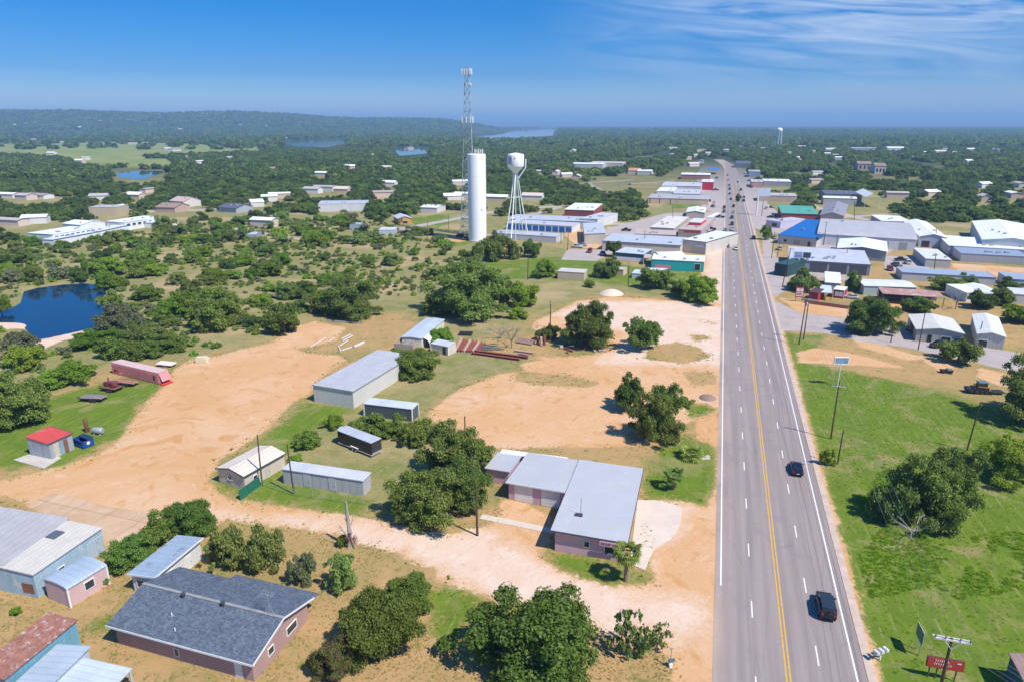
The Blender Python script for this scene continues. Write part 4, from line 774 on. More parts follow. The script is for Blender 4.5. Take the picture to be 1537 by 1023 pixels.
MB().slab([(Lc + .02, .1, 2.6), (Lc + .9, .1, .9), (Lc + .9, 2.4, .9), (Lc + .02, 2.4, 2.6)], .08).build('bent_end_panel', PKC, PC)
MB().slab([(Lc + .1, -.1, .35), (Lc + 1.5, -.1, .15), (Lc + 1.5, 2.4, .15), (Lc + .1, 2.4, .35)], .1).build('ramp', RED, PC); MB().box((Lc + .35, 1.25, .7), (.5, 1.3, .9)).build('opening', mat('dark_red_inside', (.15, .02, .02), .9), PC)
for x in (1.2, 2.1): MB().lathe([(.42, 0), (.42, .06), (.3, .1)], 14).build('round_mark', RED if x > 2 else BLACK, PC).matrix_local = Matrix.Translation((x, .02, .9)) @ Matrix.Rotation(math.pi / 2, 4, 'X')
MB().box((Lc - 1.6, -.03, 1.3), (.4, .1, 1.0)).build('vent', BLACK, PC)
p = G(250, 549); o = E_('metal_sheet', p, -.2, 'pale sheet of metal propped on blocks beyond the pink container', 'sheet'); MB().slab([(-2.2, -1, .7), (2.2, -1, .6), (2.2, 1, .8), (-2.2, 1, .9)], .08).build('sheet', mat('pale_sheet', (.66, .58, .52), .7), o); MB().box((0, 0, .3), (1.2, 1.2, .7)).build('block', CONC, o)
# --- pink garage
PR_ = mat('grey_garage_roof', (.45, .455, .475), .6, .05, .05, .3, ('y', .5, .01), stain=((.52, .51, .51), .3, .2))
WIN = mat('dark_window', (.03, .035, .04), .2)
o, L, Wd, zr = bld('garage', 'large front wing of the pink garage, under a wide flat grey roof, nearest the road', 'garage', (826, 796.5), (942.5, 815), (971, 703), 3.3, 'sl', .15, .55, PINK, PR_, [('f', .47, .75, 1.4, 2.3, 'window', WIN), ('f', .80, 1.3, .8, 2.0, 'window', WIN), ('r', .2, 1.0, 0, 2.1, 'door', DOORW), ('r', .5, 2.4, .6, 2.2, 'window', WIN)], fascia=mat('dark_gutter', (.06, .08, .09), .5))
sg = MB().box((L * .79, -.10, 2.78), (3.0, .1, .60)).build('sign_board', mat('sign_pink', (.62, .38, .46), .6), o)
lt = MB(); rr = random.Random(3); x = L * .79 - 1.32
while x < L * .79 + 1.3:
    for k in range(2):
        if rr.random() < .8: lt.box((x + .05, -.16, 2.80 + rr.uniform(-.02, .02)), (.07, .03, .30))
        if rr.random() < .6: lt.box((x + .1, -.16, 2.69 + .22 * k), (.13, .03, .07))
    x += .23
lt.build('lettering', mat('sign_dark_letters', (.07, .03, .07), .7), sg)
MB().box((L * .80, .46, .95), (1.15, .06, .25)).build('window_board', TRIM, o)
v_ = MB(); v_.box((3.0, 4.6, zr(3, 4.6) + .15), (1.0, .5, .3)); v_.tube([(3.2, 4.9, zr(3, 5)), (3.2, 4.9, zr(3, 5) + 2.6)], .03, 6); v_.build('roof_vent', mat('vent_dark', (.10, .10, .11), .5, .5), o)
for x in (.35, .75): MB().box((L - .7, x * 1.2 + .2, 1.4), (.16, .16, 2.8)).build('porch_post', TRIM, o)
o, L, Wd, zr = bld('garage', 'middle wing of the pink garage with two white roller doors', 'garage', (758.5, 722.8), (849, 739.5), (869, 691), 3.1, 'sr', .15, .4, PINK, PR_, [('f', 2.4, 2.9, .05, 2.75, 'roller_door', DOORW), ('f', 6.7, 2.9, .05, 2.75, 'roller_door', DOORW)], fascia=TRIM)
bld('garage', 'low left wing of the pink garage, next to the driveway oak', 'garage', (727, 701.7), (765, 708.5), (785, 684), 2.6, 'sr', .1, .35, PINK, PR_)
bld('garage', 'white roofed strip along the back of the pink garage', 'garage', (750, 679), (850, 692), (853, 686), 2.75, 'flat', 0, .3, PINK, roofm((.82, .82, .80), 'x', .8, metal=0, rough=.6))
# --- left of the road, farther away
TEAL = wallm((.02, .36, .36), None, .4, 'teal_wall'); TEALD = wallm((.03, .13, .19), None, .4, 'deep_teal_wall')
o, L, Wd, zr = bld('shop', 'bright teal shop with white roof beside the road on the left', 'shop', (977.6, 389), (1057.7, 393), (1058.6, 384), 4.2, 'flat', 0, .15, TEAL, roofm((.76, .76, .75), 'x', 1.2, metal=0), [('f', .22, 6.2, .4, 2.0, 'banner', mat('pink_banner', (.72, .22, .28), .7)), ('f', .88, 2.2, .6, 3.2, 'window', WIN), ('r', .5, 2.2, .3, 2.6, 'window', WIN)])
bld('shop', 'dark teal low wing left of the bright teal shop', 'shop', (923, 378.5), (966, 382), (992, 375), 3.4, 'flat', 0, .2, TEALD, roofm((.60, .62, .64), 'x', .8), [('f', .5, 12, .1, 1.6, 'lower_wall', WHITE)])
bld('canopy', 'tan awning between the dark teal wing and the teal shop', 'canopy', (966, 387), (978, 387.5), (979, 382), 3.0, 'flat', 0, .1, WHITE, roofm((.62, .48, .36), 'x', .6), posts=2)
bld('shop', 'white gabled roof behind the bright teal shop', 'shop', (991, 385), (1030, 384), (1028, 377), 4.0, 'gx', .9, .2, wallm(WHT), roofm((.74, .74, .72), 'x', .8, metal=0))
bld('arched_shelter', 'low white arched shelter before the pink banner of the teal shop', 'shelter', (967, 411), (1003, 412), (1006, 405), 1.2, 'arch', 1.2, .1, wallm(WHT), roofm((.70, .70, .68), 'x', .5))
bld('trailer', 'small white flat trailer left of the arched shelter', 'trailer', (948, 410), (962, 411), (964, 405), 2.0, 'flat', 0, .1, wallm((.6, .6, .62)), roofm((.62, .66, .70), 'x', .5)); bld('shed', 'tiny beige hut behind the dark oak near the teal shop', 'shed', (925, 404), (936, 405), (937, 401), 2.4, 'flat', 0, .1, wallm((.62, .48, .38)), roofm((.6, .5, .42), 'x', .5))
bld('warehouse', 'long cream warehouse with low grey roof behind the teal shop', 'warehouse', (903.5, 361.5), (1022, 368.7), (1022.5, 357.6), 4.2, 'sb', .5, .2, wallm((.62, .57, .48)), roofm((.52, .55, .60), 'x', .8), [('f', .5, .9, 0, 2.1, 'door', DOORG)], fascia=TRIMB)
bld('warehouse', 'cream warehouse with sloping grey roof left of the long cream one', 'warehouse', (877, 351.3), (909, 351.7), (927, 335.5), 5.0, 'sr', .6, .2, wallm((.60, .54, .44)), roofm((.56, .58, .62), 'y', .8))
o, L, Wd, zr = bld('warehouse', 'tall cream building with white roof at the roadside, behind the teal shop', 'warehouse', (1024.5, 359.5), (1060.6, 363.6), (1063.5, 345), 5.6, 'flat', 0, .2, wallm((.58, .53, .46)), roofm((.76, .76, .76), 'y', 1.0, metal=.05), [('f', .72, 4.2, 3.0, 3.9, 'sign_board', mat('pale_sign', (.66, .72, .85), .6))], fascia=TRIMB, corners=TRIM)
bld('shop', 'old flat roofed shop with cracked white roof behind the cream warehouses', 'shop', (976, 341), (1012, 343), (1020.6, 325), 4.2, 'flat', 0, .1, wallm((.48, .42, .37)), mat('patched_white_roof', (.62, .57, .52), .8, 0, .15, .2, None, stain=((.07, .06, .06), .22, .12))); bld('shop', 'low brown flat roof in front of the cracked white roof', 'shop', (953, 351), (1015, 353), (1017, 346), 3.6, 'flat', 0, .1, wallm((.40, .35, .32)), mat('brown_flat_roof', (.46, .37, .33), .9))
bld('shop', 'brown roofed diner behind the tall cream building, with a red band', 'shop', (1018, 344), (1053, 346), (1053, 328), 4.0, 'flat', 0, .1, wallm((.42, .34, .31)), mat('brown_flat_roof', (.46, .37, .33), .9), [('f', .6, 8, 2.6, 3.6, 'band', RED)]); bld('roof_sign_box', 'white sign box with red base on the diner roof', 'sign', (1034, 333.5), (1052, 334.5), (1053, 328), 5.6, 'flat', 0, .05, RED, roofm((.72, .72, .74), 'x', 1))
bld('shop', 'white gabled roadside shop before the grass bank on the left', 'shop', (1029.5, 318.5), (1059, 317.5), (1056, 312), 3.8, 'gy', 1.0, .3, wallm((.46, .40, .34)), roofm(WHT, 'x', .8, metal=0)); bld('petrol_canopy', 'small white pump canopy beside the white gabled shop', 'canopy', (1060, 326), (1068, 326.5), (1068, 319), 4.2, 'flat', 0, .1, WHITE, roofm(WHT, 'x', 1, metal=0), posts=2)
BRED = wallm((.28, .07, .06), None, .3, 'red_brick')
bld('barn', 'dark red barn with white roof beyond the blue storage doors', 'barn', (846.8, 314.5), (891.5, 316), (895.6, 307), 5.0, 'sb', .6, .2, BRED, roofm(WHT, 'x', 1, metal=0))
o, L, Wd, zr = bld('storage_row', 'storage row with ten bright blue roller doors beside the water tower', 'storage building', (760, 334.3), (859, 339.8), (864, 334), 3.6, 'flat', 0, .1, wallm((.70, .70, .68)), roofm((.55, .56, .58), 'x', .8), [('f', (i + .5) / 10, 3.0, .1, 2.9, 'roller_door', DOORB) for i in range(10)])
bld('storage_row', 'grey roofed storage row directly behind the blue doors', 'storage building', (762, 328.5), (893, 333.5), (897, 326), 3.4, 'gx', .5, .1, wallm((.60, .58, .55)), roofm((.52, .54, .58), 'x', .8), fascia=TRIMB); bld('warehouse', 'grey block with white end wall at the right end of the storage rows', 'warehouse', (869, 328), (897, 330), (906, 319.5), 4.6, 'sr', .4, .1, wallm((.64, .62, .60)), roofm((.60, .62, .64), 'y', .8))
bld('storage_row', 'low grey storage row before the blue doors, at the feet of the water tower', 'storage building', (737, 349.2), (835, 355.5), (842, 350.4), 3.0, 'flat', 0, .1, wallm((.50, .51, .53)), roofm((.52, .53, .56), 'x', .8), [('r', .5, 1.2, 0, 2.1, 'door', DOORW)])
bld('shed', 'beige box shed with pale roof in the dry field left of the teal shop', 'shed', (836.5, 407), (877, 409.5), (878, 404), 3.0, 'flat', 0, .1, wallm((.56, .43, .33)), roofm((.66, .60, .54), 'x', .8))
bld('strip_mall', 'long beige strip building with brown posts beyond the grass bank on the left', 'shop', (972, 297), (1064, 300.5), (1066, 294), 4.0, 'sb', .3, .2, wallm((.64, .48, .34), None, .3, 'beige_stucco'), roofm((.50, .46, .45), 'x', 1.2), [('f', i / 5, .6, 0, 3.6, 'post', DOORR) for i in (.2, 1.0, 1.9)])
bld('shop', 'grey ribbed roof over a shaded front, behind the beige strip building', 'shop', (1010, 290.5), (1050.6, 292), (1055, 281.5), 5.0, 'gx', .6, .3, wallm((.25, .2, .18), None), roofm((.58, .58, .60), 'x', 1.5)); bld('warehouse', 'pale grey wide roof left of the red shop front', 'warehouse', (993, 278.5), (1052, 282), (1053, 268.5), 5.6, 'gx', .6, .2, wallm((.6, .58, .56)), roofm((.60, .59, .60), 'x', 1.5))
bld('warehouse', 'white low roof left of the grey ribbed roof', 'warehouse', (985, 287), (1012, 288), (1012, 280), 4.0, 'flat', 0, .2, wallm(WHT), roofm(WHT, 'x', 1.5, metal=0))
bld('shop', 'bright red box shop front with white roof beside the road', 'shop', (1052.6, 273), (1071, 274), (1072, 268.5), 7.0, 'flat', 0, .1, wallm((.50, .02, .05), None, .3, 'crimson_wall'), roofm(WHT, 'x', 1, metal=0))
bld('shop', 'white roofed shop with brick front behind the red box shop', 'shop', (1022, 262), (1066, 264), (1058, 252), 5.0, 'gx', .7, .3, wallm((.36, .18, .14), None, .3, 'brick_front'), roofm(WHT, 'x', 1.5, metal=0)); bld('canopy', 'bright blue canopy beside the far part of the road', 'canopy', (1063.6, 255), (1079, 256), (1081, 251), 5.0, 'flat', 0, .1, WHITE, mat('canopy_blue', (.03, .17, .52), .6), posts=3)
# --- right of the road
BLUEP = mat('bright_blue_roof', (.012, .14, .44), .45, .1, .08, .6, ('x', .5, .03))
ARC = roofm((.50, .48, .48), 'x', .9, 'grey_arched_roof', stain=((.62, .58, .56), .35, .25), metal=.15)
o, L, Wd, zr = bld('warehouse', 'wide grey arched roof warehouse with white walls right of the road', 'warehouse', (1226.5, 351), (1377, 360), (1339, 335), 5.2, 'arch', 2.0, .2, wallm((.72, .72, .72), 'd', 1.2), ARC, [('f', q, 3.2, .1, 3.6, 'bay_door', DOORG) for q in (.52, .70, .88)])
o, L, Wd, zr = bld('store', 'store with a bright blue sloped metal roof, joined to the grey arched warehouse', 'store', (1167, 352.5), (1227, 358), (1212, 336), 4.2, 'sb', 2.4, .3, wallm((.52, .51, .52)), BLUEP, [('f', .2, 1.6, 1.0, 2.4, 'window', WIN), ('f', .5, 3.6, .2, 2.8, 'window', mat('store_glass', (.35, .36, .38), .3)), ('f', .82, 1.2, 0, 2.2, 'door', WIN), ('l', .4, 4, .4, 3.0, 'window', WIN)])
MB().slab([(L - .6, -.2, 4.7), (L + .4, -.2, 4.7), (L + .4, Wd + .2, 7.3), (L - .6, Wd + .2, 7.3)], 1.1).build('parapet', mat('parapet_blue', (.02, .10, .25), .5), o)
GAR = roofm((.56, .56, .60), 'x', .8)
o, L, Wd, zr = bld('store', 'long grey metal building with dark roller doors and a billboard at its front corner', 'store', (1183, 389.5), (1308, 397.5), (1301, 379), 4.4, 'sb', .7, .15, wallm((.30, .31, .34), 'd', 1, 'slate_siding'), GAR, [('f', q, 6.0, .1, 3.7, 'roller_door', DOORD) for q in (.38, .62, .86)], corners=TRIM, fascia=TRIMD)
bld('showroom', 'dark green glazed entrance block at the road end of the long grey building', 'store', (1163, 395), (1183, 398), (1180, 371.5), 4.6, 'flat', 0, .1, wallm((.02, .06, .065), 'd', .8, 'dark_green_front'), mat('dark_green_roof', (.03, .08, .075), .5))
pa = G(1190, 405); BB = E_('billboard', pa, -RA, 'white billboard with dark picture and red strip before the long grey building', 'billboard')
MB().box((2.9, 0, 5.9), (6.6, .22, 3.0)).build('panel', mat('billboard_white', (.78, .80, .88), .6), BB); MB().box((4.5, -.14, 6.1), (2.6, .08, 2.0)).build('picture', mat('billboard_picture', (.05, .07, .09), .4, 0, .6, 1.5), BB); MB().box((2.9, -.02, 4.1), (6.8, .24, .55)).build('strip', mat('maroon', (.26, .03, .06), .6), BB)
lt = MB(); rr = random.Random(5)
for row in range(4):
    x = .1
    while x < 2.8: 
        w_ = rr.uniform(.12, .3); lt.box((x + w_ / 2, -.13, 6.9 - row * .55), (w_, .05, .3)); x += w_ + .1
lt.build('lettering', mat('billboard_letters', (.20, .25, .42), .7), BB)
for x in (.4, 5.4): MB().box((x, .1, 1.9), (.25, .25, 3.9)).build('post', STEEL, BB)
bld('shop', 'white gabled shop with slate grey front between the arched warehouse and the long grey building', 'shop', (1256, 372.5), (1333, 378), (1318, 362), 4.4, 'gy', 1.3, .5, wallm((.27, .30, .32)), roofm((.78, .78, .78), 'x', .8, metal=0), [('f', .22, 4, 2.4, 3.2, 'sign_board', TRIM), ('f', .5, 1.2, 0, 2.2, 'door', DOORW)])
bld('shed', 'plain grey box building with white roof on the open concrete yard', 'shed', (1389.4, 388), (1428.8, 390.2), (1406, 374), 3.4, 'flat', 0, .15, wallm((.46, .46, .45)), roofm((.68, .68, .64), 'y', .8, metal=.05))
bld('warehouse', 'white gabled warehouse with a dark doorway behind the arched roof', 'warehouse', (1380, 354.8), (1423, 357), (1384, 333), 5.0, 'gy', 1.4, .3, wallm((.40, .46, .52)), roofm(WHT, 'x', 1, metal=0), [('f', .25, 3.2, 0, 3.0, 'door', mat('dark_inside', (.06, .04, .05), .9))]); bld('warehouse', 'white roofed shed farthest behind the arched warehouse', 'warehouse', (1323, 331.5), (1369, 333), (1367, 324.5), 4.0, 'flat', 0, .2, wallm((.5, .48, .46)), roofm(WHT, 'x', 1, metal=0))
bld('warehouse', 'large white gabled warehouse at the right edge, before the woods', 'warehouse', (1474, 359.6), (1570, 366), (1500, 334), 6.5, 'gy', 1.6, .2, wallm((.50, .55, .57)), roofm((.80, .80, .79), 'x', 1.5, metal=0)); bld('warehouse', 'lower white roof in front of the large white warehouse at the right edge', 'warehouse', (1424, 368.5), (1560, 376), (1560, 363), 4.2, 'sb', .5, .2, wallm((.50, .53, .56)), roofm((.76, .75, .73), 'x', 1.5, metal=0)); bld('warehouse', 'white side wing of the large warehouse, left end', 'warehouse', (1408, 358.5), (1440, 361), (1440, 354.5), 3.8, 'flat', 0, .2, wallm((.6, .6, .6)), roofm((.76, .75, .73), 'x', 1.5, metal=0))
o, L, Wd, zr = bld('storage_row', 'storage row with grey roller doors and blue trim at the right edge', 'storage building', (1443, 380.5), (1545, 386), (1545, 377), 3.4, 'sb', .4, .1, wallm((.60, .58, .55)), roofm((.30, .36, .46), 'x', .8), [('f', (i + .5) / 9, 2.6, .1, 2.8, 'roller_door', DOORG) for i in range(9)], fascia=TRIMB)
bld('storage_row', 'long low storage row with slate blue roof behind the green trees on the right', 'storage building', (1354.5, 409), (1496, 417), (1498, 408.7), 2.9, 'flat', 0, .1, wallm((.48, .49, .50)), roofm((.36, .42, .50), 'x', .8), fascia=TRIMB); bld('storage_row', 'second long slate blue roofed row cut by the right edge', 'storage building', (1516, 419), (1600, 424), (1600, 414), 3.1, 'flat', 0, .1, wallm((.48, .49, .50)), roofm((.36, .42, .50), 'x', .8), fascia=TRIMB)
bld('shop', 'pale roofed shop with a teal side between the food stands and the rusty carport', 'shop', (1297, 429), (1377, 431.5), (1371, 421), 3.2, 'gx', .5, .2, wallm((.40, .50, .48)), roofm((.68, .68, .64), 'x', .8, metal=.05))
RC = mat('rust_striped_roof', (.42, .24, .20), .75, .1, .25, .4, ('x', 1.6, .05), stain=((.60, .52, .50), .45, .35))
o, L, Wd, zr = bld('carport', 'open fronted carport under a rust striped roof behind the parking lot', 'carport', (1324.7, 440.5), (1419, 447), (1408, 437), 3.3, 'flat', 0, .2, mat('rusty_post', (.22, .08, .06), .8), RC, posts=4, back=wallm((.16, .15, .15), 'd', .5, 'dark_carport_back'))
o, L, Wd, zr = bld('shop', 'tan low gabled shop with a deep shaded porch behind the lone oak on the right', 'shop', (1374.8, 494), (1449, 501), (1428, 477.5), 3.3, 'gy', .9, .3, wallm((.42, .40, .36)), roofm((.66, .62, .55), 'x', .8, metal=.05), [('f', .3, 1.0, 0, 2.1, 'door', WIN), ('f', .65, 2.2, .8, 2.0, 'window', WIN), ('l', .5, 5.5, .2, 2.6, 'opening', mat('dark_inside', (.06, .04, .05), .9))], fascia=mat('teal_fascia', (.2, .38, .36), .6)); bld('shop', 'cream gabled shed with one white roof side at the right, beside the tan shop', 'shop', (1466, 500.5), (1511, 506), (1475, 473), 3.4, 'gy', .8, .2, wallm((.52, .50, .44), 'd', .9), roofm((.70, .70, .67), 'x', .8, metal=.05), [('f', .25, 2.0, 0, 1.9, 'window', WIN)])
bld('shed', 'white gabled shed left of the dark trees on the right', 'shed', (1452, 440), (1479, 440), (1468, 428), 3.0, 'sb', .4, .1, wallm(WHT), roofm((.74, .74, .70), 'x', .8, metal=0)); bld('shed', 'white gabled shed right of the other white one, half hidden by trees', 'shed', (1480, 442), (1512, 443), (1490, 427.5), 3.2, 'gy', .6, .1, wallm(WHT), roofm((.72, .72, .70), 'x', .8, metal=0)); bld('shed', 'pale shed cut by the right edge below the second slate blue row', 'shed', (1522, 441), (1560, 444), (1550, 434), 3.2, 'flat', 0, .1, wallm((.6, .58, .56)), roofm((.66, .66, .64), 'x', .8))
bld('shop', 'white roofed shop behind the food stands', 'shop', (1238, 423.5), (1263, 425.5), (1258.6, 411), 3.2, 'sb', .5, .2, wallm((.46, .46, .48)), roofm(WHT, 'x', .8, metal=0)); KR = wallm((.40, .03, .05), None, .3, 'kiosk_red')
o, L, Wd, zr = bld('kiosk', 'red and white food kiosk with a striped menu board on the sandy bank', 'kiosk', (1251, 434), (1268, 436), (1268, 430), 2.9, 'flat', 0, .1, KR, roofm(WHT, 'x', .8, metal=0), [('f', .35, 1.2, .7, 2.2, 'menu_board', WHITE), ('f', .75, 1.2, .7, 2.2, 'menu_board', WHITE)], corners=TRIM)
bld('porch', 'pale metal porch roof on red posts between the food trailer and the kiosk', 'porch', (1231, 438.5), (1249, 440), (1251, 429), 2.7, 'flat', 0, .1, KR, roofm((.62, .68, .68), 'y', .8), posts=3); bld('food_trailer', 'dark red food trailer under the tree beside the road', 'trailer', (1214, 438), (1229, 440), (1231, 433), 3.0, 'flat', 0, .1, KR, mat('trailer_dark_roof', (.08, .05, .05), .7), [('f', .5, 3.0, .2, .7, 'skirt', TRIM)])
sa = G(1193, 452.5); SGN = E_('roadside_sign', sa, -RA, 'red framed white sign board on posts beside the food stands', 'sign')
MB().box((1.1, 0, 3.1), (2.4, .3, 3.2)).build('frame', RED, SGN)
for (x, z, w_, h_) in ((.6, 3.9, .9, .9), (1.65, 3.9, .9, .9), (1.1, 2.5, 2.0, 1.3)): MB().box((x, -.17, z), (w_, .08, h_)).build('board', WHITE, SGN)
lt = MB()
for z in (2.9, 2.6, 2.3):
    x = .25; 
    while x < 1.9: w_ = rr.uniform(.1, .25); lt.box((x + w_ / 2, -.23, z), (w_, .04, .14)); x += w_ + .07
lt.build('lettering', mat('maroon', (.26, .03, .06), .6), SGN)
for x in (.1, 2.1): MB().box((x, 0, .7), (.14, .14, 1.6)).build('post', DOORR, SGN)
w0, w1 = G(1207, 455), G(1272, 464); RW = MB(); d = (w1 - w0); nrm = Vector((-d.y, d.x, 0)).normalized() * .3; RW.prism([w0, w1, w1 + nrm, w0 + nrm], -.1, 1.1); T(RW.build('retaining_wall', mat('red_stone', (.30, .14, .10), .9, 0, .25, 1.5)), 'low dark red retaining wall along the sandy bank below the food stands', 'wall')
bld('restaurant', 'red fronted restaurant with a long green roof behind the blue store', 'restaurant', (1173, 320), (1229, 322), (1227, 312.6), 4.2, 'sb', 1.2, .3, wallm((.30, .05, .05), None, .3, 'dark_red_front'), roofm((.10, .36, .27), 'x', .8, metal=0)); bld('house', 'grey shingled gable with brown front behind the green roofed restaurant', 'house', (1230, 323), (1268, 325), (1250, 306), 4.6, 'gy', 2.0, .5, wallm((.48, .34, .28), None), mat('grey_shingle', (.24, .24, .28), .9)); bld('canopy', 'blue tent canopy right of the green roofed restaurant', 'canopy', (1243, 323), (1258, 324), (1257, 319), 3.2, 'gx', 1.2, .1, WHITE, mat('canopy_blue', (.03, .17, .52), .6), posts=2)
bld('store', 'low white and lilac drive-in left of the green restaurant', 'store', (1150, 330), (1172, 333), (1172, 324), 3.6, 'flat', 0, .1, wallm((.50, .46, .56), None), roofm((.58, .54, .60), 'x', 1), [('f', .6, 3.4, .6, 2.4, 'window', WIN)]); bld('shop', 'white roofed row hidden in trees beyond the grey shingled gable', 'shop', (1236, 297), (1295, 303), (1300, 296.5), 5.0, 'gx', .8, .2, wallm((.45, .42, .42)), roofm(WHT, 'x', 1, metal=0)); bld('shop', 'dark roofed long building above the white roofed row on the right', 'shop', (1238, 291), (1300, 295), (1300, 287), 5.0, 'gx', .8, .2, wallm((.3, .3, .34)), mat('slate_dark_roof', (.10, .11, .15), .8)); bld('portal', 'white framed open gable right of the dark roofed long building', 'shelter', (1299, 296), (1321, 296), (1315, 285), 7, 'gy', 2.5, .2, WHITE, roofm(WHT, 'x', 1, metal=0), posts=2)
bld('shop', 'beige flat strip shop behind the white hoarding pole', 'shop', (1139, 293), (1199, 296.5), (1199, 290.5), 4.5, 'flat', 0, .2, wallm((.52, .40, .32), None), roofm((.56, .50, .46), 'x', 1)); bld('shop', 'pink walled shop beyond the beige strip shop', 'shop', (1128, 273), (1146, 274), (1147, 268), 5, 'flat', 0, .2, wallm((.56, .33, .30), None), roofm((.62, .58, .55), 'x', 1)); bld('shop', 'long flat white roof beyond the pink walled shop', 'shop', (1146, 272), (1188, 272.5), (1189, 268), 4.5, 'flat', 0, .2, wallm((.35, .33, .36), None), roofm(WHT, 'x', 1, metal=0)); bld('shop', 'blue windowed shop beside the far road', 'shop', (1124, 257.5), (1142, 258), (1145, 253), 6, 'flat', 0, .2, wallm((.25, .33, .45), None), roofm((.5, .46, .42), 'x', 1)); bld('shop', 'dark tank shaped building by the far road', 'shop', (1104, 246), (1127, 247), (1127, 243), 5, 'arch', 3, .1, wallm((.18, .2, .24), None), mat('slate_dark_roof', (.10, .11, .15), .8))
bld('apartment_block', 'brown roofed apartment block rising over the trees at the upper right', 'apartments', (1288, 246), (1312, 247), (1314, 244), 8, 'gx', 2.5, .4, wallm((.55, .42, .34), None), mat('brown_roof', (.30, .21, .17), .9), [('f', q, 2, 2, 6, 'window', WIN) for q in (.2, .5, .8)]); bld('apartment_block', 'second brown roofed block with white end, right of the first apartment block', 'apartments', (1314, 249), (1342, 252), (1344, 247.5), 9, 'gx', 2.5, .4, wallm((.66, .55, .47), None), mat('brown_roof', (.30, .21, .17), .9), [('f', q, 2, 2, 6, 'window', WIN) for q in (.2, .5, .8)])
bld('school', 'low white rounded roof hall on the far right', 'hall', (1332, 222.5), (1356, 222.5), (1356, 220.5), 5, 'arch', 3, .2, wallm(WHT), roofm(WHT, 'x', 2, metal=0)); bld('hall', 'long white roof left of the domed hall', 'hall', (1278, 222), (1328, 223), (1328, 220), 5, 'flat', 0, .2, wallm((.5, .5, .5)), roofm(WHT, 'x', 2, metal=0))
# --- far left: white school rows, houses
SW = wallm((.74, .74, .74), None, .4, 'school_white'); BWIN = mat('blue_dark_window', (.04, .07, .15), .3)
bld('school_building', 'white block with a row of dark windows at the left, before the woods', 'school', (79, 352), (143, 341.5), (122, 337), 4.5, 'flat', 0, .2, SW, roofm(WHT, 'x', 2, metal=0), [('f', (i + .6) / 8, 2.2, 2.2, 3.6, 'window', BWIN) for i in range(8)]); bld('school_building', 'second white block with dark windows, right of the first white row', 'school', (187, 334), (244, 325.5), (228, 322), 4.5, 'flat', 0, .2, SW, roofm(WHT, 'x', 2, metal=0), [('f', (i + .6) / 7, 2.2, 2.2, 3.6, 'window', BWIN) for i in range(7)])
bld('school_building', 'low white front row below the first white block with windows', 'school', (80, 360), (146, 348), (141, 345), 3.0, 'flat', 0, .2, SW, roofm((.6, .66, .78), 'x', 2, metal=0), fascia=TRIMB); bld('school_building', 'low white link between the two white blocks', 'school', (150, 347), (192, 338), (188, 334), 3.0, 'flat', 0, .2, SW, roofm((.66, .7, .8), 'x', 2, metal=0), fascia=TRIMB); bld('school_building', 'low grey white row at the right end of the white blocks', 'school', (240, 335), (268, 330), (262, 326), 3.0, 'flat', 0, .2, SW, roofm((.6, .66, .74), 'x', 2, metal=0)); bld('hall', 'white gabled hall behind the white school rows', 'hall', (120, 338), (158, 333), (150, 328), 4.2, 'gy', 1.2, .2, SW, roofm(WHT, 'x', 2, metal=0)); bld('hall', 'beige brick box hall behind the white school rows', 'hall', (132, 311), (176, 311), (173, 307.5), 6, 'flat', 0, .1, wallm((.52, .42, .28), None, .3, 'beige_brick'), roofm((.55, .53, .5), 'x', 2))
bld('house', 'brown roofed house right of the beige brick hall', 'house', (232, 311), (262, 312), (256, 301), 3.4, 'gx', 2.2, .4, wallm((.5, .36, .28), None), mat('brown_roof', (.30, .21, .17), .9)); bld('house', 'striped white house right of the brown roofed house', 'house', (275, 303), (302, 300), (294, 292), 4, 'gy', 2.5, .3, wallm((.66, .58, .54), None), mat('rose_roof', (.5, .36, .34), .9)); bld('house', 'dark grey roofed house near the road beyond the brush', 'house', (326, 311), (354, 313), (345, 303), 3.2, 'gx', 2.0, .4, wallm((.35, .38, .42), None), mat('slate_dark_roof', (.10, .11, .15), .8)); bld('house', 'white roofed cottage right of the dark grey roofed house', 'house', (376, 304), (397, 303), (390, 296), 3.4, 'gx', 1.5, .3, wallm((.66, .62, .58), None), roofm(WHT, 'x', 1, metal=0))
bld('warehouse', 'long grey roofed white building in the woods left of the towers', 'warehouse', (477, 306.5), (551, 305.5), (549, 300.5), 5, 'sb', .6, .1, wallm((.62, .62, .62), None), roofm((.52, .52, .56), 'x', 2)); bld('house', 'orange wooden house with pale roof near the towers', 'house', (597, 329), (619, 328), (612, 322), 3.2, 'gy', 1.5, .4, wallm((.56, .29, .06), None, .3, 'orange_wood'), roofm((.62, .64, .66), 'x', 1), [('f', .5, 3, .4, 2, 'window', WIN)]); bld('shed', 'blue grey shed hidden in trees left of the orange house', 'shed', (524, 337), (540, 337), (537, 334), 3, 'flat', 0, .1, wallm((.32, .38, .44)), roofm((.45, .5, .55), 'x', 1)); bld('shed', 'white roofed shed below the orange house', 'shed', (568, 345), (592, 345), (588, 341), 3, 'flat', 0, .1, wallm((.5, .52, .55)), roofm((.66, .68, .7), 'x', 1)); bld('carport', 'white carport and house right of the orange house', 'house', (630, 311), (656, 312), (650, 303), 3.4, 'gx', 1.0, .3, wallm((.6, .58, .55), None), roofm(WHT, 'x', 1, metal=0)); bld('shed', 'tin roofed shed by the path above the pond brush', 'shed', (368, 352), (384, 352), (382, 348), 2.8, 'gx', .6, .1, wallm((.3, .34, .38)), roofm((.5, .55, .6), 'x', 1))
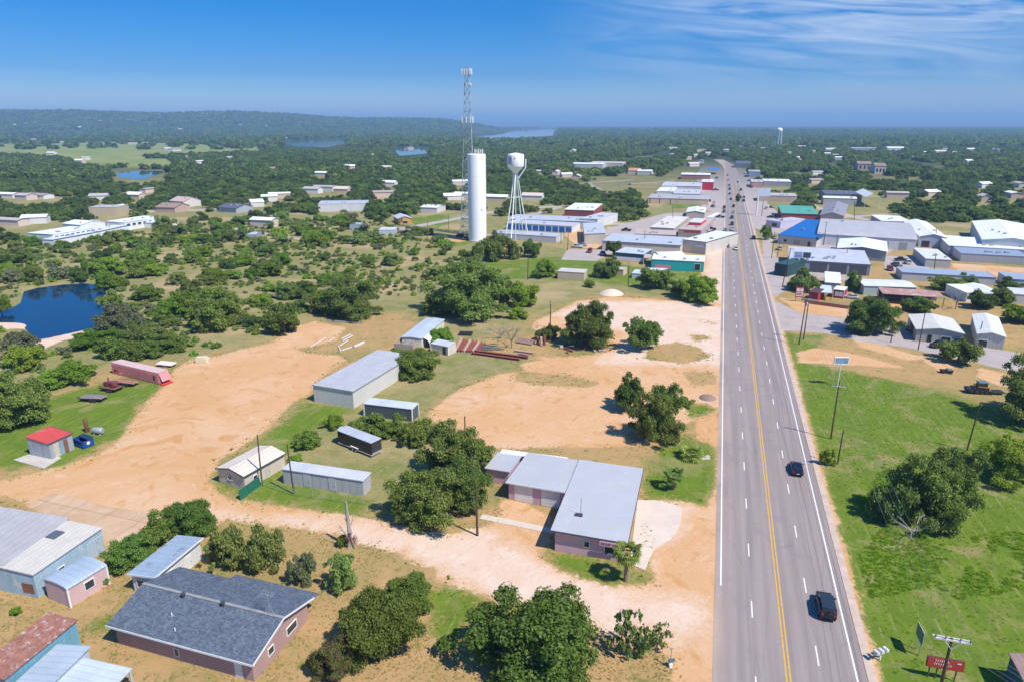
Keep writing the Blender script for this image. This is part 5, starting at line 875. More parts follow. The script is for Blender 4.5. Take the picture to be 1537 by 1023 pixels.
bld('hall', 'long white roofed building above the blue storage doors, in the trees', 'hall', (858, 246), (898, 249), (900, 243.5), 5, 'gx', 1, .2, wallm((.5, .5, .52), None), roofm(WHT, 'x', 2, metal=0)); bld('hall', 'pink roofed building right of the long white roofed one in the trees', 'hall', (886, 244), (932, 246), (932, 242), 5.5, 'flat', 0, .2, wallm((.6, .5, .46), None), roofm((.7, .6, .56), 'x', 2, metal=0)); bld('house', 'orange roofed house among trees left of the far shops', 'house', (942, 256), (956, 258), (957, 250), 4, 'gx', 2, .3, wallm((.6, .5, .46), None), mat('orange_roof', (.55, .27, .15), .9)); bld('hall', 'white roofed house right of the orange roofed one', 'house', (956, 257), (977, 258), (975, 252.5), 4, 'gx', 1, .3, wallm((.6, .55, .52), None), roofm(WHT, 'x', 2, metal=0))
FARH = [(22, 188), (40, 186), (55, 185), (150, 182), (165, 183), (235, 186), (300, 175), (312, 172), (322, 173), (335, 176), (485, 177), (498, 176), (512, 177), (525, 178), (560, 190), (400, 190), (360, 188), (270, 195), (120, 192), (700, 190), (720, 187), (660, 194), (40, 300), (60, 298), (14, 297), (78, 232), (95, 215), (50, 210), (130, 240), (200, 217), (205, 299), (222, 289), (250, 225), (262, 227), (120, 245), (280, 238), (300, 246), (345, 240), (330, 212), (380, 211), (395, 213), (410, 216), (408, 256), (415, 215), (430, 208), (447, 207), (465, 205), (480, 205), (495, 206), (483, 264), (525, 254), (580, 255), (556, 236), (548, 205), (572, 213), (598, 209), (618, 210), (634, 212), (640, 206), (614, 224), (650, 200), (662, 209), (672, 210), (685, 209), (735, 209), (752, 212), (770, 212), (860, 228), (875, 213), (890, 212), (922, 211), (935, 211), (985, 213), (1010, 224), (1030, 213), (470, 290), (488, 287), (515, 289), (405, 302), (585, 279), (575, 296), (690, 278), (680, 300), (700, 296), (745, 302), (800, 300), (866, 270), (850, 266), (812, 262), (835, 262), (1032, 240), (1045, 236), (1050, 228), (1062, 233), (1052, 245), (1040, 250), (1090, 228), (1112, 222), (1130, 222), (1145, 224), (1160, 222), (1185, 232), (1206, 222), (1222, 230), (1245, 226), (1255, 236), (1262, 240), (1200, 240), (1240, 233), (1225, 262), (1222, 275), (1370, 236), (1388, 231), (1410, 229), (1430, 232), (1420, 226), (1455, 226), (1500, 228), (1490, 226), (1452, 245), (1475, 282), (1530, 281), (1520, 297), (1476, 301), (1345, 297), (1395, 294), (1008, 234), (420, 298), (150, 300), (170, 320), (55, 335), (20, 338), (398, 340)]
HC = [(.62, .50, .44), (.66, .62, .58), (.60, .45, .36), (.70, .68, .66)]; RCc = [(.74, .74, .73), (.74, .74, .73), (.45, .40, .38), (.62, .50, .44), (.34, .28, .26)]
for i, (x, y) in enumerate(FARH):
    p = G(x, max(y, 199)); rr_ = random.Random(i)
    if y < 199:                                                         # on the ridge: march along the view ray to the hill side
        dr = (p - Vector((0, 0, CAMH))).normalized(); v0 = G(x, 511.5) - Vector((0, 0, CAMH)); v_ = (y - PY0) / F; dr = Vector(((x - PX0) / F, CP - v_ * SP, -SP - v_ * CP)); t_ = 3600.0; hit = None
        while t_ < 6200:
            q_ = dr * t_; zz_ = CAMH + q_.z; hz_ = float(hills(np.array([q_.x]), np.array([q_.y]))[0])
            if hz_ > 3 and zz_ <= hz_ + 4: hit = Vector((q_.x, q_.y, hz_)); break
            t_ += 20
        if hit is None: continue
        p = hit + Vector((0, 0, 4))
    w_, l_ = rr_.uniform(7, 10), rr_.uniform(11, 20)
    if y < 230: w_ *= 1.5; l_ *= 1.6
    o = E_('house', p, rr_.choice((-RA, -RA + math.pi / 2, .3)), 'small pale roofed house half hidden among the town trees', 'house', 'houses scattered in the wooded town'); BLD.append((p, l_ * .5))
    hh = rr_.uniform(3, 4.2); ri = rr_.uniform(.8, 2.0); ci = rr_.randrange(4); ck = rr_.randrange(5)
    b = MB(); b.box((0, 0, hh / 2 - .2), (l_ - .8, w_ - .8, hh + .2)); b.add([(-l_ / 2 + .4, -w_ / 2 + .4, hh), (-l_ / 2 + .4, w_ / 2 - .4, hh), (-l_ / 2 + .4, 0, hh + ri - .15), (l_ / 2 - .4, -w_ / 2 + .4, hh), (l_ / 2 - .4, w_ / 2 - .4, hh), (l_ / 2 - .4, 0, hh + ri - .15)], [(0, 1, 2), (3, 5, 4)]); b.build('wall', mat('house_wall_%s' % 'abcd'[ci], HC[ci], .8, 0, .05), o)
    MB().slab([(-l_ / 2, -w_ / 2, hh), (l_ / 2, -w_ / 2, hh), (l_ / 2, 0, hh + ri), (-l_ / 2, 0, hh + ri)], .12).slab([(-l_ / 2, 0, hh + ri), (l_ / 2, 0, hh + ri), (l_ / 2, w_ / 2, hh), (-l_ / 2, w_ / 2, hh)], .12).build('roof', mat('house_roof_%s' % 'abcde'[ck], RCc[ck], .7, 0, .08), o)
# ------------------------------------------------------------------ towers
TW = mat('tower_white', (.86, .87, .87), .5, 0, .02, .2, stain=((.74, .73, .70), .06, .25)); TWL = mat('tower_leg_white', (.84, .85, .85), .5)
p = G(717, 361); hT = HT(p, 231.5); o = E_('standpipe_tank', p, 0, 'tall plain white cylindrical water tank beside the lattice mast', 'water tank')
MB().lathe([(4.4, -.3), (4.4, hT - .5), (4.36, hT - .15), (4.2, hT)], 48).build('tank', TW, o); MB().lathe([(4.9, -.2), (4.9, .35)], 32).build('plinth', CONC, o)
for z in (hT * .25, hT * .5, hT * .75): MB().lathe([(4.415, z), (4.425, z + .05), (4.415, z + .1)], 48).build('weld_seam', mat('seam', (.66, .67, .68), .6), o)
MB().box((2.3, -3.74, hT * .37), (.8, .25, .8)).build('hatch', mat('hatch_grey', (.45, .45, .46), .6), o)
for i in range(5): MB().tube([(-.6 + i * .9, -1.5 + (i % 2), hT - .1), (-.6 + i * .9, -1.5 + (i % 2), hT + 2.4 - .3 * (i % 2))], .22, 6).build('roof_aerial', WHITE, o)
b = MB(); b.tube([(4.5, -.8, 0), (4.5, -.8, hT)], .04, 5); b.tube([(4.5, -.3, 0), (4.5, -.3, hT)], .04, 5); b.build('ladder', STEEL, o)
p = G(706.5, 352); hM = HT(p, 101); o = E_('lattice_mast', p, 1.396, 'tall grey lattice phone mast with three rings of antennas behind the white tank', 'mast')
MST = mat('mast_steel', (.40, .42, .44), .5, .3, .15)
def wid(z): return 5.3 - (5.3 - 1.35) * (max(z, 0) / hM) ** .85
legs = [math.radians(a) for a in (100, 220, 340)]; lv = [hM * (1 - (1 - i / 20) ** 1.0) for i in range(21)]
LP = lambda a, z: (wid(z) * math.cos(a), wid(z) * math.sin(a), z)
for a in legs: MB().tube([LP(a, -.3)] + [LP(a, z) for z in lv[1:]], [.26 - .14 * i / 20 for i in range(21)], 6).build('leg', MST, o)
b = MB()
for i in range(20):
    for k in range(3):
        a, c = legs[k], legs[(k + 1) % 3]; w_ = .30 - .12 * i / 20
        if i % 2: a, c = c, a
        b.bar(LP(a, lv[i]), LP(c, lv[i + 1]), w_); b.bar(LP(a, lv[i + 1]), LP(c, lv[i + 1]), w_)
b.build('bracing', MST, o)
AW = mat('antenna_white', (.72, .74, .72), .5)
for z, r_, n, hh in ((hM - 2.2, 3.4, 12, 2.6), (hM - 8.0, 2.6, 9, 1.1), (hM - 24.5, 4.0, 9, 3.0)):
    b = MB()
    for k in range(3):
        a0, a1 = legs[k], legs[(k + 1) % 3]; P0 = (r_ * math.cos(a0), r_ * math.sin(a0), z); P1 = (r_ * math.cos(a1), r_ * math.sin(a1), z); b.bar(P0, P1, .16); b.bar((0, 0, z), P0, .16)
    rg = b.build('antenna_platform', MST, o)
    for i in range(n):
        k = i % 3; f = (i // 3 + .5) / (n // 3); a0, a1 = legs[k], legs[(k + 1) % 3]; x = r_ * (math.cos(a0) * (1 - f) + math.cos(a1) * f) * 1.04; y = r_ * (math.sin(a0) * (1 - f) + math.sin(a1) * f) * 1.04
        MB().box((x, y, z + .2), (.42, .42, hh)).build('antenna', AW, rg)
MB().tube([(0, 0, hM - 3), (0, 0, hM + 2.2)], .07, 6).build('spire', MST, o)
p = G(774, 361.5); h1 = HT(p, 250); h2 = HT(p, 231.5); h0 = HT(p, 262); o = E_('water_tower', p, 0, 'white water tower, its drum tank on thin splayed legs, beside the tall white tank', 'water tower')
MB().lathe([(.55, h0), (1.3, h0 + 1.0), (3.85, h1), (3.9, h1 + .1), (3.9, h2 - .4), (3.75, h2 - .1), (.3, h2 + .6)], 32).build('tank', TW, o)
dk = mat('drum_blue', (.33, .40, .58), .6); ring = MB()  # bluish panel over the left front of the drum
for i in range(7): a = math.radians(205 + i * 5.5); ring.box((3.92 * math.cos(a), 3.92 * math.sin(a), (h1 + h2) / 2), (.06, .42, 3.6), rz=a)
ring.build('drum_side_panel', dk, o); em = MB()
a = math.radians(262); em.box((3.92 * math.cos(a), 3.92 * math.sin(a), (h1 + h2) / 2 + 1.0), (.05, .6, .8), rz=a); em.build('faded_emblem', mat('emblem_grey', (.42, .42, .46), .7), o)
FT = [G(757.5, 363), G(766.5, 367.5), G(793.5, 357.5), G(785, 353)]
for i, q in enumerate(FT):
    d = q - p; t_ = (d.normalized() * 1.0); MB().tube([(d.x, d.y, -.2), (d.x * .45, d.y * .45, h0 * .58), (t_.x, t_.y, h0 + .8)], [.30, .27, .24], 8).build('leg', TWL, o)
b = MB()
for i in range(4):
    for z in (.33, .66):
        A, B_ = FT[i] - p, FT[(i + 1) % 4] - p; f = 1 - z * .93; b.bar((A.x * f, A.y * f, h0 * z), (B_.x * f, B_.y * f, h0 * z), .16)
b.build('strut', TWL, o); MB().tube([(0, 0, -.2), (0, 0, h0 + .4)], .16, 8).build('riser_pipe', TWL, o)
MB().tube([(1.2, -.4, h0 - 2), (4.6, -1.0, h1 - .6), (4.75, -1.0, h1 + 3.4)], .3, 6).build('overflow_pipe', TWL, o)
p = G(1167, 222); hT = HT(p, 192); o = E_('water_tower', p, 0, 'distant white water tower with a round tank near the far end of town', 'water tower')
MB().lathe([(.8, hT - 15), (3, hT - 12.5), (7, hT - 7), (7.2, hT - 5), (6, hT - 2), (3, hT - .4), (.4, hT)], 24).build('tank', TW, o)
for i in range(6): a = i * math.pi / 3 + .3; MB().tube([(8.6 * math.cos(a), 8.6 * math.sin(a), 0), (6.4 * math.cos(a), 6.4 * math.sin(a), hT - 7)], .5, 6).build('leg', TWL, o)
MB().tube([(0, 0, 0), (0, 0, hT - 14)], .9, 8).build('riser_pipe', TWL, o)
for x, yb, yt in ((1468, 230, 208), (1488, 229, 209), (1507, 228, 211), (1519, 228, 208)):
    p = G(x, yb); T(MB().tube([p, (p.x + 5, p.y, HT(p, yt))], [.45, .25], 6).build('power_pylon', STEEL), 'tall slim pylon standing on the woods near the right horizon', 'pylon', 'distant pylons')
# ------------------------------------------------------------------ poles and wires
CERAM = mat('insulator_brown', (.20, .16, .14), .3); CROSS = mat('crossarm_pale', (.60, .58, .55), .85, 0, .15, 2); TRF = mat('transformer_grey', (.30, .36, .40), .5)
TOPS = {}
def pole(key, bx, by, tx=None, ty=None, label='', arms=(), rad=.13, h=None, trans=None, name='utility_pole', m=None, lean=True, at=None, arz=-RA, cat='utility pole'):
    p = at or G(bx, by); h = h or HT(p, ty); o = E_(name, p, 0, label, cat); dx = 0
    if tx is not None:
        zc = p.y * CP + (CAMH - h) * SP; dx = (tx - PX0) / F * zc - p.x
    MB().tube([(0, 0, -.4), (dx, 0, h)], [rad * 1.2, rad * .8], 8).build('pole', m or POLE, o)
    u = Vector((math.cos(arz), math.sin(arz), 0)); pts = []
    for i, (z, l_, w_) in enumerate(arms):
        zz_ = h - z; c = Vector((dx * zz_ / h, -.16, zz_)); ar = MB().bar(c - u * l_ / 2, c + u * l_ / 2, w_, w_ * 1.2).build('crossarm', CROSS, o)
        if w_ > .1:
            ar2 = MB().bar(c - u * l_ / 2 + Vector((.02, .34, 0)), c + u * l_ / 2 + Vector((.02, .34, 0)), w_, w_ * 1.2).build('crossarm', CROSS, o); MB().bar(c - u * .7 + Vector((0, -.08, 0)), c + Vector((0, -.08, -.9)), .06).build('brace', CROSS, o); MB().bar(c + u * .7 + Vector((0, -.08, 0)), c + Vector((0, -.08, -.9)), .06).build('brace', CROSS, o)
        for f in (-.47, -.2, .2, .47):
            q = c + u * l_ * f; MB().lathe([(.035, 0), (.06, .08), (.08, .12), (.05, .2), (.08, .25), (.03, .32)], 8, (q.x, q.y, q.z + w_ * .6)).build('insulator', CERAM, ar); pts.append(p + q + Vector((0, 0, w_ * .6 + .3)))
    if trans: MB().lathe([(.05, -.02), (.3, 0), (.3, .8), (.22, .9), (.05, .95)], 12, (dx - .42, -.1, h - trans)).build('transformer', TRF, o)
    TOPS[key] = pts or [p + Vector((dx, 0, h))]; return o
q = G(1429, 957, 10.2); q.z = 0
pole('n0', 0, 0, None, None, 'near utility pole with pale double crossarm in the bottom right corner', ((.15, 3.0, .13),), .15, 10.2, None, at=q)
pole('q1', 1247, 658, 1260, 572, 'leaning thin utility pole with pale crossarm, right of the road by the dark car', ((.9, 2.6, .10),), .13)
pole('q2', 1199, 517, 1211, 446, 'left pole of the pair at the parking lot corner', ((.5, 2.2, .09),), .15); pole('q2b', 1206, 509, 1214, 452, 'right pole of the pair at the parking lot corner, carrying a blue transformer', (), .15, trans=1.2)
pole('q3', 1174, 431, 1187, 372, 'leaning dark pole before the dark green entrance of the long grey building', ((.5, 2.2, .09),), .15); pole('q4', 1158, 388, 1163, 349, 'pole at the kerb in front of the blue store', ((.5, 2.2, .09),), .14); pole('q4b', 1166, 387, 1171, 362, 'shorter second pole beside the kerb in front of the blue store', (), .12)
pole('q5', 1143, 325, 1146, 300, 'pole beside the tall white hoarding', ((.5, 2.2, .09),), .16)
for a, lab in (((393.4, 727, 386, 652), 'dark pole at the corner of the green gate panel'), ((441.5, 741, 430.6, 666), 'leaning brown pole in front of the long silver shed'), ((698.5, 677, 697.5, 624), 'dark pole at the edge of the orange soil behind the tall oak'), ((1257, 696, 1266, 645), 'short bare stub post in the weeds right of the road'), ((1451, 676, 1472, 603), 'leaning dark pole in the mown field at the right edge'),
               ((1337, 514, 1341, 488), 'short pole on the parking lot behind the wide oak'), ((1378, 525, 1388.5, 470), 'dark pole before the tan gabled shop'), ((1467, 514, 1475, 482), 'pole before the cream gabled shed'), ((842, 366, 842, 345), 'small pole at the end of the low grey storage row'), ((873, 362, 873, 344), 'post left of the sloping cream warehouse'), ((642, 358, 642, 330), 'post in the dry yard left of the lattice mast'), ((673, 345, 673, 322), 'second post left of the lattice mast')):
    pole(lab, *a, lab, (), .12)
pole('g0', 716.6, 803, 714.5, 735, 'pale topped pole under the driveway oak beside the pink garage', (), .15)
for a, lab in (((826, 492, 826.5, 452), 'pole left of the broad oak on the sandy lot'), ((943, 428, 944, 395), 'dark pole with crossarm before the teal shop'), ((968, 373, 968, 346), 'pole in front of the long cream warehouse'), ((852, 376, 853, 347), 'pole at the edge of the grey parking lot'), ((1010, 338, 1010, 308), 'tall pole behind the cracked white roof'), ((792, 420, 793, 380), 'pole in the brush before the water tower'), ((1236, 368, 1241, 333), 'pole in front of the blue store roof edge'), ((1255, 372, 1258, 351), 'pole left of the white gabled shop'), ((1402, 408, 1405, 380), 'pole before the plain grey box building'), ((1405, 370, 1406, 341), 'pole before the white gabled warehouse'), ((1282, 345, 1283, 300), 'pale pole among the trees beyond the arched warehouse'), ((1270, 398, 1272, 372), 'short pole behind the long grey building')):
    pole(lab, *a, lab, ((.6, 2.2, .09),), .14)
WIRE = mat('cable', (.22, .22, .22), .5)
def span(A, B, sag=.7, r=.016, label='', group=None):
    for a, c in zip(A, B):
        pts = [a.lerp(c, i / 10) - Vector((0, 0, sag * 4 * (i / 10) * (1 - i / 10))) for i in range(11)]
        T(MB().tube(pts, r, 4, False).build('power_cable', WIRE), label, 'cable', group)
span(TOPS['n0'], TOPS['q1'], .8, .016, 'thin cable between the near double crossarm pole and the leaning pole by the dark car', 'cables over the weedy field'); span(TOPS['q1'], TOPS['q2'], .8, .018, 'thin cable between the leaning pole by the dark car and the parking lot corner', 'cables over the mown field'); span(TOPS['q2'], TOPS['q3'], .8, .02, 'thin cable between the parking lot corner and the dark green entrance block', 'cables along the kerb')
N0 = TOPS['n0']; span(N0, [a + Vector((9.5, -13, -1.5)) for a in N0], .3, .014, 'thin cable running from the near crossarm to the bottom right corner', 'cables in the bottom right corner')
# ------------------------------------------------------------------ signs right of the road
GRN = mat('sign_green_back', (.10, .16, .15), .5, .3)
a, c = G(1373.5, 972), G(1379, 984); d = c - a; o = E_('road_sign', a, math.atan2(d.y, d.x), 'dark green road sign seen edge-on on two short posts at the lower right', 'sign')
u = (G(1378.5, 985) - G(1372, 971)); l_ = u.length; o.rotation_euler = (0, 0, math.atan2(u.y, u.x)); o.location = G(1372, 971)
MB().box((l_ / 2, 0, 2.45), (l_ + .5, .06, 1.5)).build('panel', GRN, o); MB().box((l_ / 2, 0, 2.45), (l_ + .62, .03, 1.62)).build('rim', TRIM, o)
for x in (.2, l_ - .2): MB().box((x, .08, .9), (.1, .1, 2.2)).build('post', STEEL, o)
a = G(1388, 1016); o = E_('advertising_sign', a, -.26, 'red board sign with two lines of white lettering on posts at the lower right', 'sign')
MB().box((1.55, 0, 2.15), (3.3, .22, 1.15)).build('board', RED, o); MB().box((1.55, .02, 2.15), (3.42, .20, 1.27)).build('frame', mat('sign_frame', (.10, .05, .05), .6), o)
lt = MB(); rr = random.Random(11)
for z, xs in ((2.43, (.55, 1.75)), (2.02, (.5, 2.05))):
    x = xs[0]
    while x < xs[1]:
        w_ = rr.uniform(.07, .13); lt.box((x + w_ / 2, -.125, z), (.05, .04, .24)); lt.box((x + w_ / 2 + .03, -.125, z + rr.choice((-.1, 0, .1))), (w_, .04, .05)); x += w_ + .09
lt.box((2.75, -.125, 2.45), (.35, .04, .1)); lt.build('lettering', mat('letter_white', (.75, .70, .68), .6), o)
for x in (.3, 1.0, 2.75): MB().box((x, .18, 1.1), (.1, .1, 2.3)).build('post', mat('post_dark', (.10, .09, .08), .8), o)
o = E_('sign_on_post', G(1257, 579), 0, 'small framed sign panel on a white post behind the crossarm of the leaning pole', 'sign'); hh = HT(Vector(o.location), 536)
MB().tube([(0, 0, -.2), (0, 0, hh - 1.4)], .12, 8).build('post', WHITE, o); MB().box((.0, 0, hh - .75), (2.9, .3, 1.5)).build('panel', mat('sign_blue_picture', (.22, .33, .48), .4, 0, .5, .8), o)
for (x, z, w_, h_) in ((0, hh - .02, 3.1, .16), (0, hh - 1.48, 3.1, .16), (-1.5, hh - .75, .16, 1.3), (1.5, hh - .75, .16, 1.3)): MB().box((x, -.02, z), (w_, .36, h_)).build('frame', WHITE, o)
o = E_('hoarding', G(1135, 323), -RA, 'plain white hoarding on a tall pale pole right of the far traffic', 'billboard'); pz = HT(Vector(o.location), 283)
MB().box((3.2, 0, pz - 2.2), (7.5, .5, 5.0)).build('panel', mat('hoarding_white', (.72, .74, .80), .6), o); MB().tube([(0, 0, -.2), (0, 0, pz - 4.5)], .5, 10).build('post', WHITE, o)
o = E_('letterbox_row', G(1320, 990), .35, 'row of three white letterboxes on one white bracket beside the kerb', 'letterbox')
MB().bar((0, 0, .05), (0, 0, .95), .14).build('post', WHITE, o); MB().bar((-.9, 0, 1.0), (.9, 0, 1.0), .16).build('bracket', WHITE, o)
for x in (-.65, 0, .65):
    b = MB(); vs = []; n = 8
    for y in (-.3, .3):
        for i in range(n + 1): a = math.pi * i / n; vs.append((x - .2 * math.cos(a), y, 1.25 + .2 * math.sin(a)))
        vs += [(x + .2, y, 1.08), (x - .2, y, 1.08)]
    m_ = n + 3; b.add(vs, [tuple(range(m_)), tuple(range(m_, 2 * m_))[::-1]] + [(i, (i + 1) % m_, m_ + (i + 1) % m_, m_ + i) for i in range(m_)]); b.build('letterbox', mat('letterbox_pale', (.66, .64, .62), .5), o)
o = E_('water_valve', G(1006, 1000), .2, 'thin post with a dark bracket and white foot on the sandy corner at the bottom', 'post'); MB().bar((0, 0, -.1), (0, 0, 2.4), .08).build('post', STEEL, o); MB().box((.1, 0, .85), (.7, .2, .3)).build('box', mat('valve_teal', (.08, .16, .18), .6), o); MB().box((0, 0, .2), (.35, .35, .5)).build('foot', WHITE, o); MB().bar((-.3, 0, 2.4), (.3, 0, 2.35), .06).build('arm', STEEL, o)
a = G(1514, 979, 3.0); b0 = a - RD * 9; b1 = b0 + RT * 9
bld('shed', 'building with a shaded teal wall and a brown roof cut by the bottom right corner', 'shed', PR(b0.x, b0.y, 3.0), PR(b1.x, b1.y, 3.0), (1514, 979), 3.0, 'gy', 1.0, .15, wallm((.05, .12, .14), None, .3, 'shaded_teal_wall'), mat('brown_sheet_roof', (.34, .22, .19), .8, 0, .15, .6, ('x', .5, .04)))  # shade of the west wall is put into its dark colour
# ------------------------------------------------------------------ vehicles
def paint(key, c): return mat('car_paint_' + key, c, .22, .25, .03, .5, spec=.6)
CG = mat('car_glass', (.015, .02, .025), .06, 0, 0, spec=.7); TL = mat('tail_light', (.45, .02, .02), .3); HL = mat('head_light', (.8, .8, .78), .15); RIM = mat('wheel_rim', (.45, .46, .48), .3, .7)
def loft(b, st, rings):
    n = len(rings(st[0])); vs = []
    for s_ in st: vs += rings(s_)
    fs = []
    for i in range(len(st) - 1):
        for j in range(n): k = (j + 1) % n; fs.append((i * n + j, i * n + k, (i + 1) * n + k, (i + 1) * n + j))
    fs += [tuple(range(n))[::-1], tuple((len(st) - 1) * n + j for j in range(n))]; b.add(vs, fs)
CARM = {}
def car_meshes(kind):
    if kind in CARM: return CARM[kind]
    if kind == 'suv':  body = [(-2.28, .45, 1.0, .86), (-2.2, .32, 1.12, .93), (-1.2, .30, 1.13, .96), (.6, .30, 1.12, .96), (1.3, .32, 1.08, .95), (2.0, .36, 1.0, .90), (2.28, .45, .80, .80)]; gh = [(-2.22, 1.08, .05), (-2.08, 1.78, .8), (.15, 1.82, .85), (.55, 1.72, .8), (1.15, 1.10, .05)]; W_ = .94; wr = .38
    elif kind == 'pickup': body = [(-2.75, .5, 1.02, .88), (-2.65, .42, 1.10, .95), (-.9, .40, 1.10, .97), (.9, .40, 1.10, .97), (1.6, .42, 1.08, .96), (2.4, .45, 1.02, .92), (2.7, .52, .85, .84)]; gh = [(-.75, 1.06, .05), (-.55, 1.78, .8), (.75, 1.80, .82), (1.0, 1.7, .8), (1.6, 1.08, .05)]; W_ = .95; wr = .40
    else: body = [(-2.3, .42, .85, .80), (-2.2, .28, .95, .88), (-1.4, .24, .97, .91), (.4, .24, .93, .91), (1.1, .26, .88, .90), (1.9, .28, .76, .84), (2.25, .36, .60, .72)]; gh = [(-1.85, .92, .05), (-1.0, 1.40, .8), (.1, 1.44, .85), (.45, 1.36, .8), (1.25, .90, .05)]; W_ = .86; wr = .33
    B = MB(); loft(B, body, lambda q: [(-q[3] * .94, q[0], q[1]), (-q[3], q[0], q[1] + (q[2] - q[1]) * .3), (-q[3], q[0], q[1] + (q[2] - q[1]) * .7), (-q[3] * .9, q[0], q[2]), (q[3] * .9, q[0], q[2]), (q[3], q[0], q[1] + (q[2] - q[1]) * .7), (q[3], q[0], q[1] + (q[2] - q[1]) * .3), (q[3] * .94, q[0], q[1])])
    if kind == 'pickup': pass
    g = MB(); loft(g, gh, lambda q: [(-W_ * (.93 - .13 * q[2]), q[0], 1.0 if kind != 'sedan' else .85), (-W_ * (.93 - .19 * q[2]), q[0], q[1]), (W_ * (.93 - .19 * q[2]), q[0], q[1]), (W_ * (.93 - .13 * q[2]), q[0], 1.0 if kind != 'sedan' else .85)])
    rf = MB(); rw = W_ * .80; y0, y1 = gh[1][0] - .04, gh[3][0] - .02; z0, z1, z2 = gh[1][1] + .012, gh[2][1] + .014, gh[3][1] + .014; ym = gh[2][0]
    rf.slab([(-rw, y0, z0), (rw, y0, z0), (rw, ym, z1), (-rw, ym, z1)], .05).slab([(-rw, ym, z1), (rw, ym, z1), (rw * .97, y1, z2), (-rw * .97, y1, z2)], .05)
    pl = MB(); zb = 1.02 if kind != 'sedan' else .88
    for s_ in (-1, 1):
        for (ya, za, yb) in ((gh[1][0], gh[1][1], gh[0][0] + .02), ((gh[1][0] + gh[2][0]) / 2 - .1, gh[2][1], (gh[1][0] + gh[2][0]) / 2 - .1), (gh[3][0], gh[3][1], gh[4][0])): pl.bar((s_ * W_ * .79, ya, za), (s_ * W_ * .9, yb, zb), .07)
    ty = MB(); ty.lathe([(wr * .62, -.10), (wr * .96, -.10), (wr, -.06), (wr, .06), (wr * .96, .10), (wr * .62, .10)], 18); ri = MB(); ri.lathe([(.05, -.11), (wr * .6, -.115), (wr * .63, -.08), (wr * .63, .08), (wr * .6, .115), (.05, .11)], 14)
    CARM[kind] = (B.mesh('car_body'), g.mesh('car_windows'), rf.mesh('car_roof'), pl.mesh('car_pillars'), ty.mesh('car_tyre'), ri.mesh('car_rim'), body, wr)
    for i in (0,): CARM[kind][i].polygons.foreach_set('use_smooth', [True] * len(CARM[kind][i].polygons))
    return CARM[kind]
def addm(name, me, m, parent, loc=(0, 0, 0), rot=None):
    me = me.copy(); me.materials.clear(); me.materials.append(m); o = bpy.data.objects.new(name, me); COL.objects.link(o); o.parent = parent; o.location = loc
    if rot: o.rotation_euler = rot
    return o
def car(kind, key, col, p, rz, label, group=None, roofcol=None, detail=True):
    B, g, rf, pl, ty, ri, body, wr = car_meshes(kind); o = E_('parked_car' if group else 'car', p, rz, label, 'car' if kind != 'pickup' else 'pickup truck', group); m = paint(key, col)
    bo = addm('body', B, m, o); mo = bo.modifiers.new('bevel', 'BEVEL'); mo.width = .05; mo.segments = 2; addm('windows', g, CG, o); addm('roof', rf, roofcol or m, o); addm('pillar', pl, m, o)
    yw = 1.38 if kind != 'pickup' else 1.7
    for sx in (-1, 1):
        for sy in (-1, 1):
            w_ = addm('wheel', ty, BLACK, o, (sx * (body[2][3] - .07), sy * yw, wr), (0, math.pi / 2, 0))
            if detail: addm('rim', ri, RIM, w_)
        zt = body[0][2] - .08; e = MB().box((sx * .68, body[0][0] + .02, zt), (.2, .12, .3)); e.build('tail_light', TL, o)
        MB().box((sx * .62, body[-1][0] - .05, body[-1][2] - .12), (.3, .14, .14)).build('head_light', HL, o)
        if detail: MB().box((sx * (body[3][3] + .1), .75, body[3][2] + .02), (.2, .14, .14)).build('door_mirror', m, o)
    if detail:
        MB().box((0, body[0][0] - .01, body[0][2] - .3), (.42, .03, .14)).build('number_plate', WHITE, o); MB().box((0, body[0][0] + .06, .42), (1.6, .2, .2)).build('bumper', BLACK, o); MB().box((0, body[-1][0] - .06, .46), (1.5, .2, .2)).build('bumper', BLACK, o)
        if kind == 'suv': MB().lathe([(.05, -.1), (.34, -.1), (.36, 0), (.34, .1), (.05, .12)], 18).build('spare_wheel', BLACK, o).matrix_local = Matrix.Translation((.1, body[0][0] - .1, .95)) @ Matrix.Rotation(math.pi / 2, 4, 'X')
    return o
def onroad(x, y): return G(x, y)
car('suv', 'navy', (.010, .016, .028), R(*[ST(G(1238, 914))[0], 5.05], .03), -RA, 'black boxy off-roader driving away on the road at the bottom of the photo', roofcol=mat('navy_soft_top', (.020, .035, .055), .45))
car('sedan', 'midnight', (.008, .014, .030), R(ST(G(1195, 706))[0], 5.0, .03), -RA, 'dark blue saloon car on the road near the leaning pole')
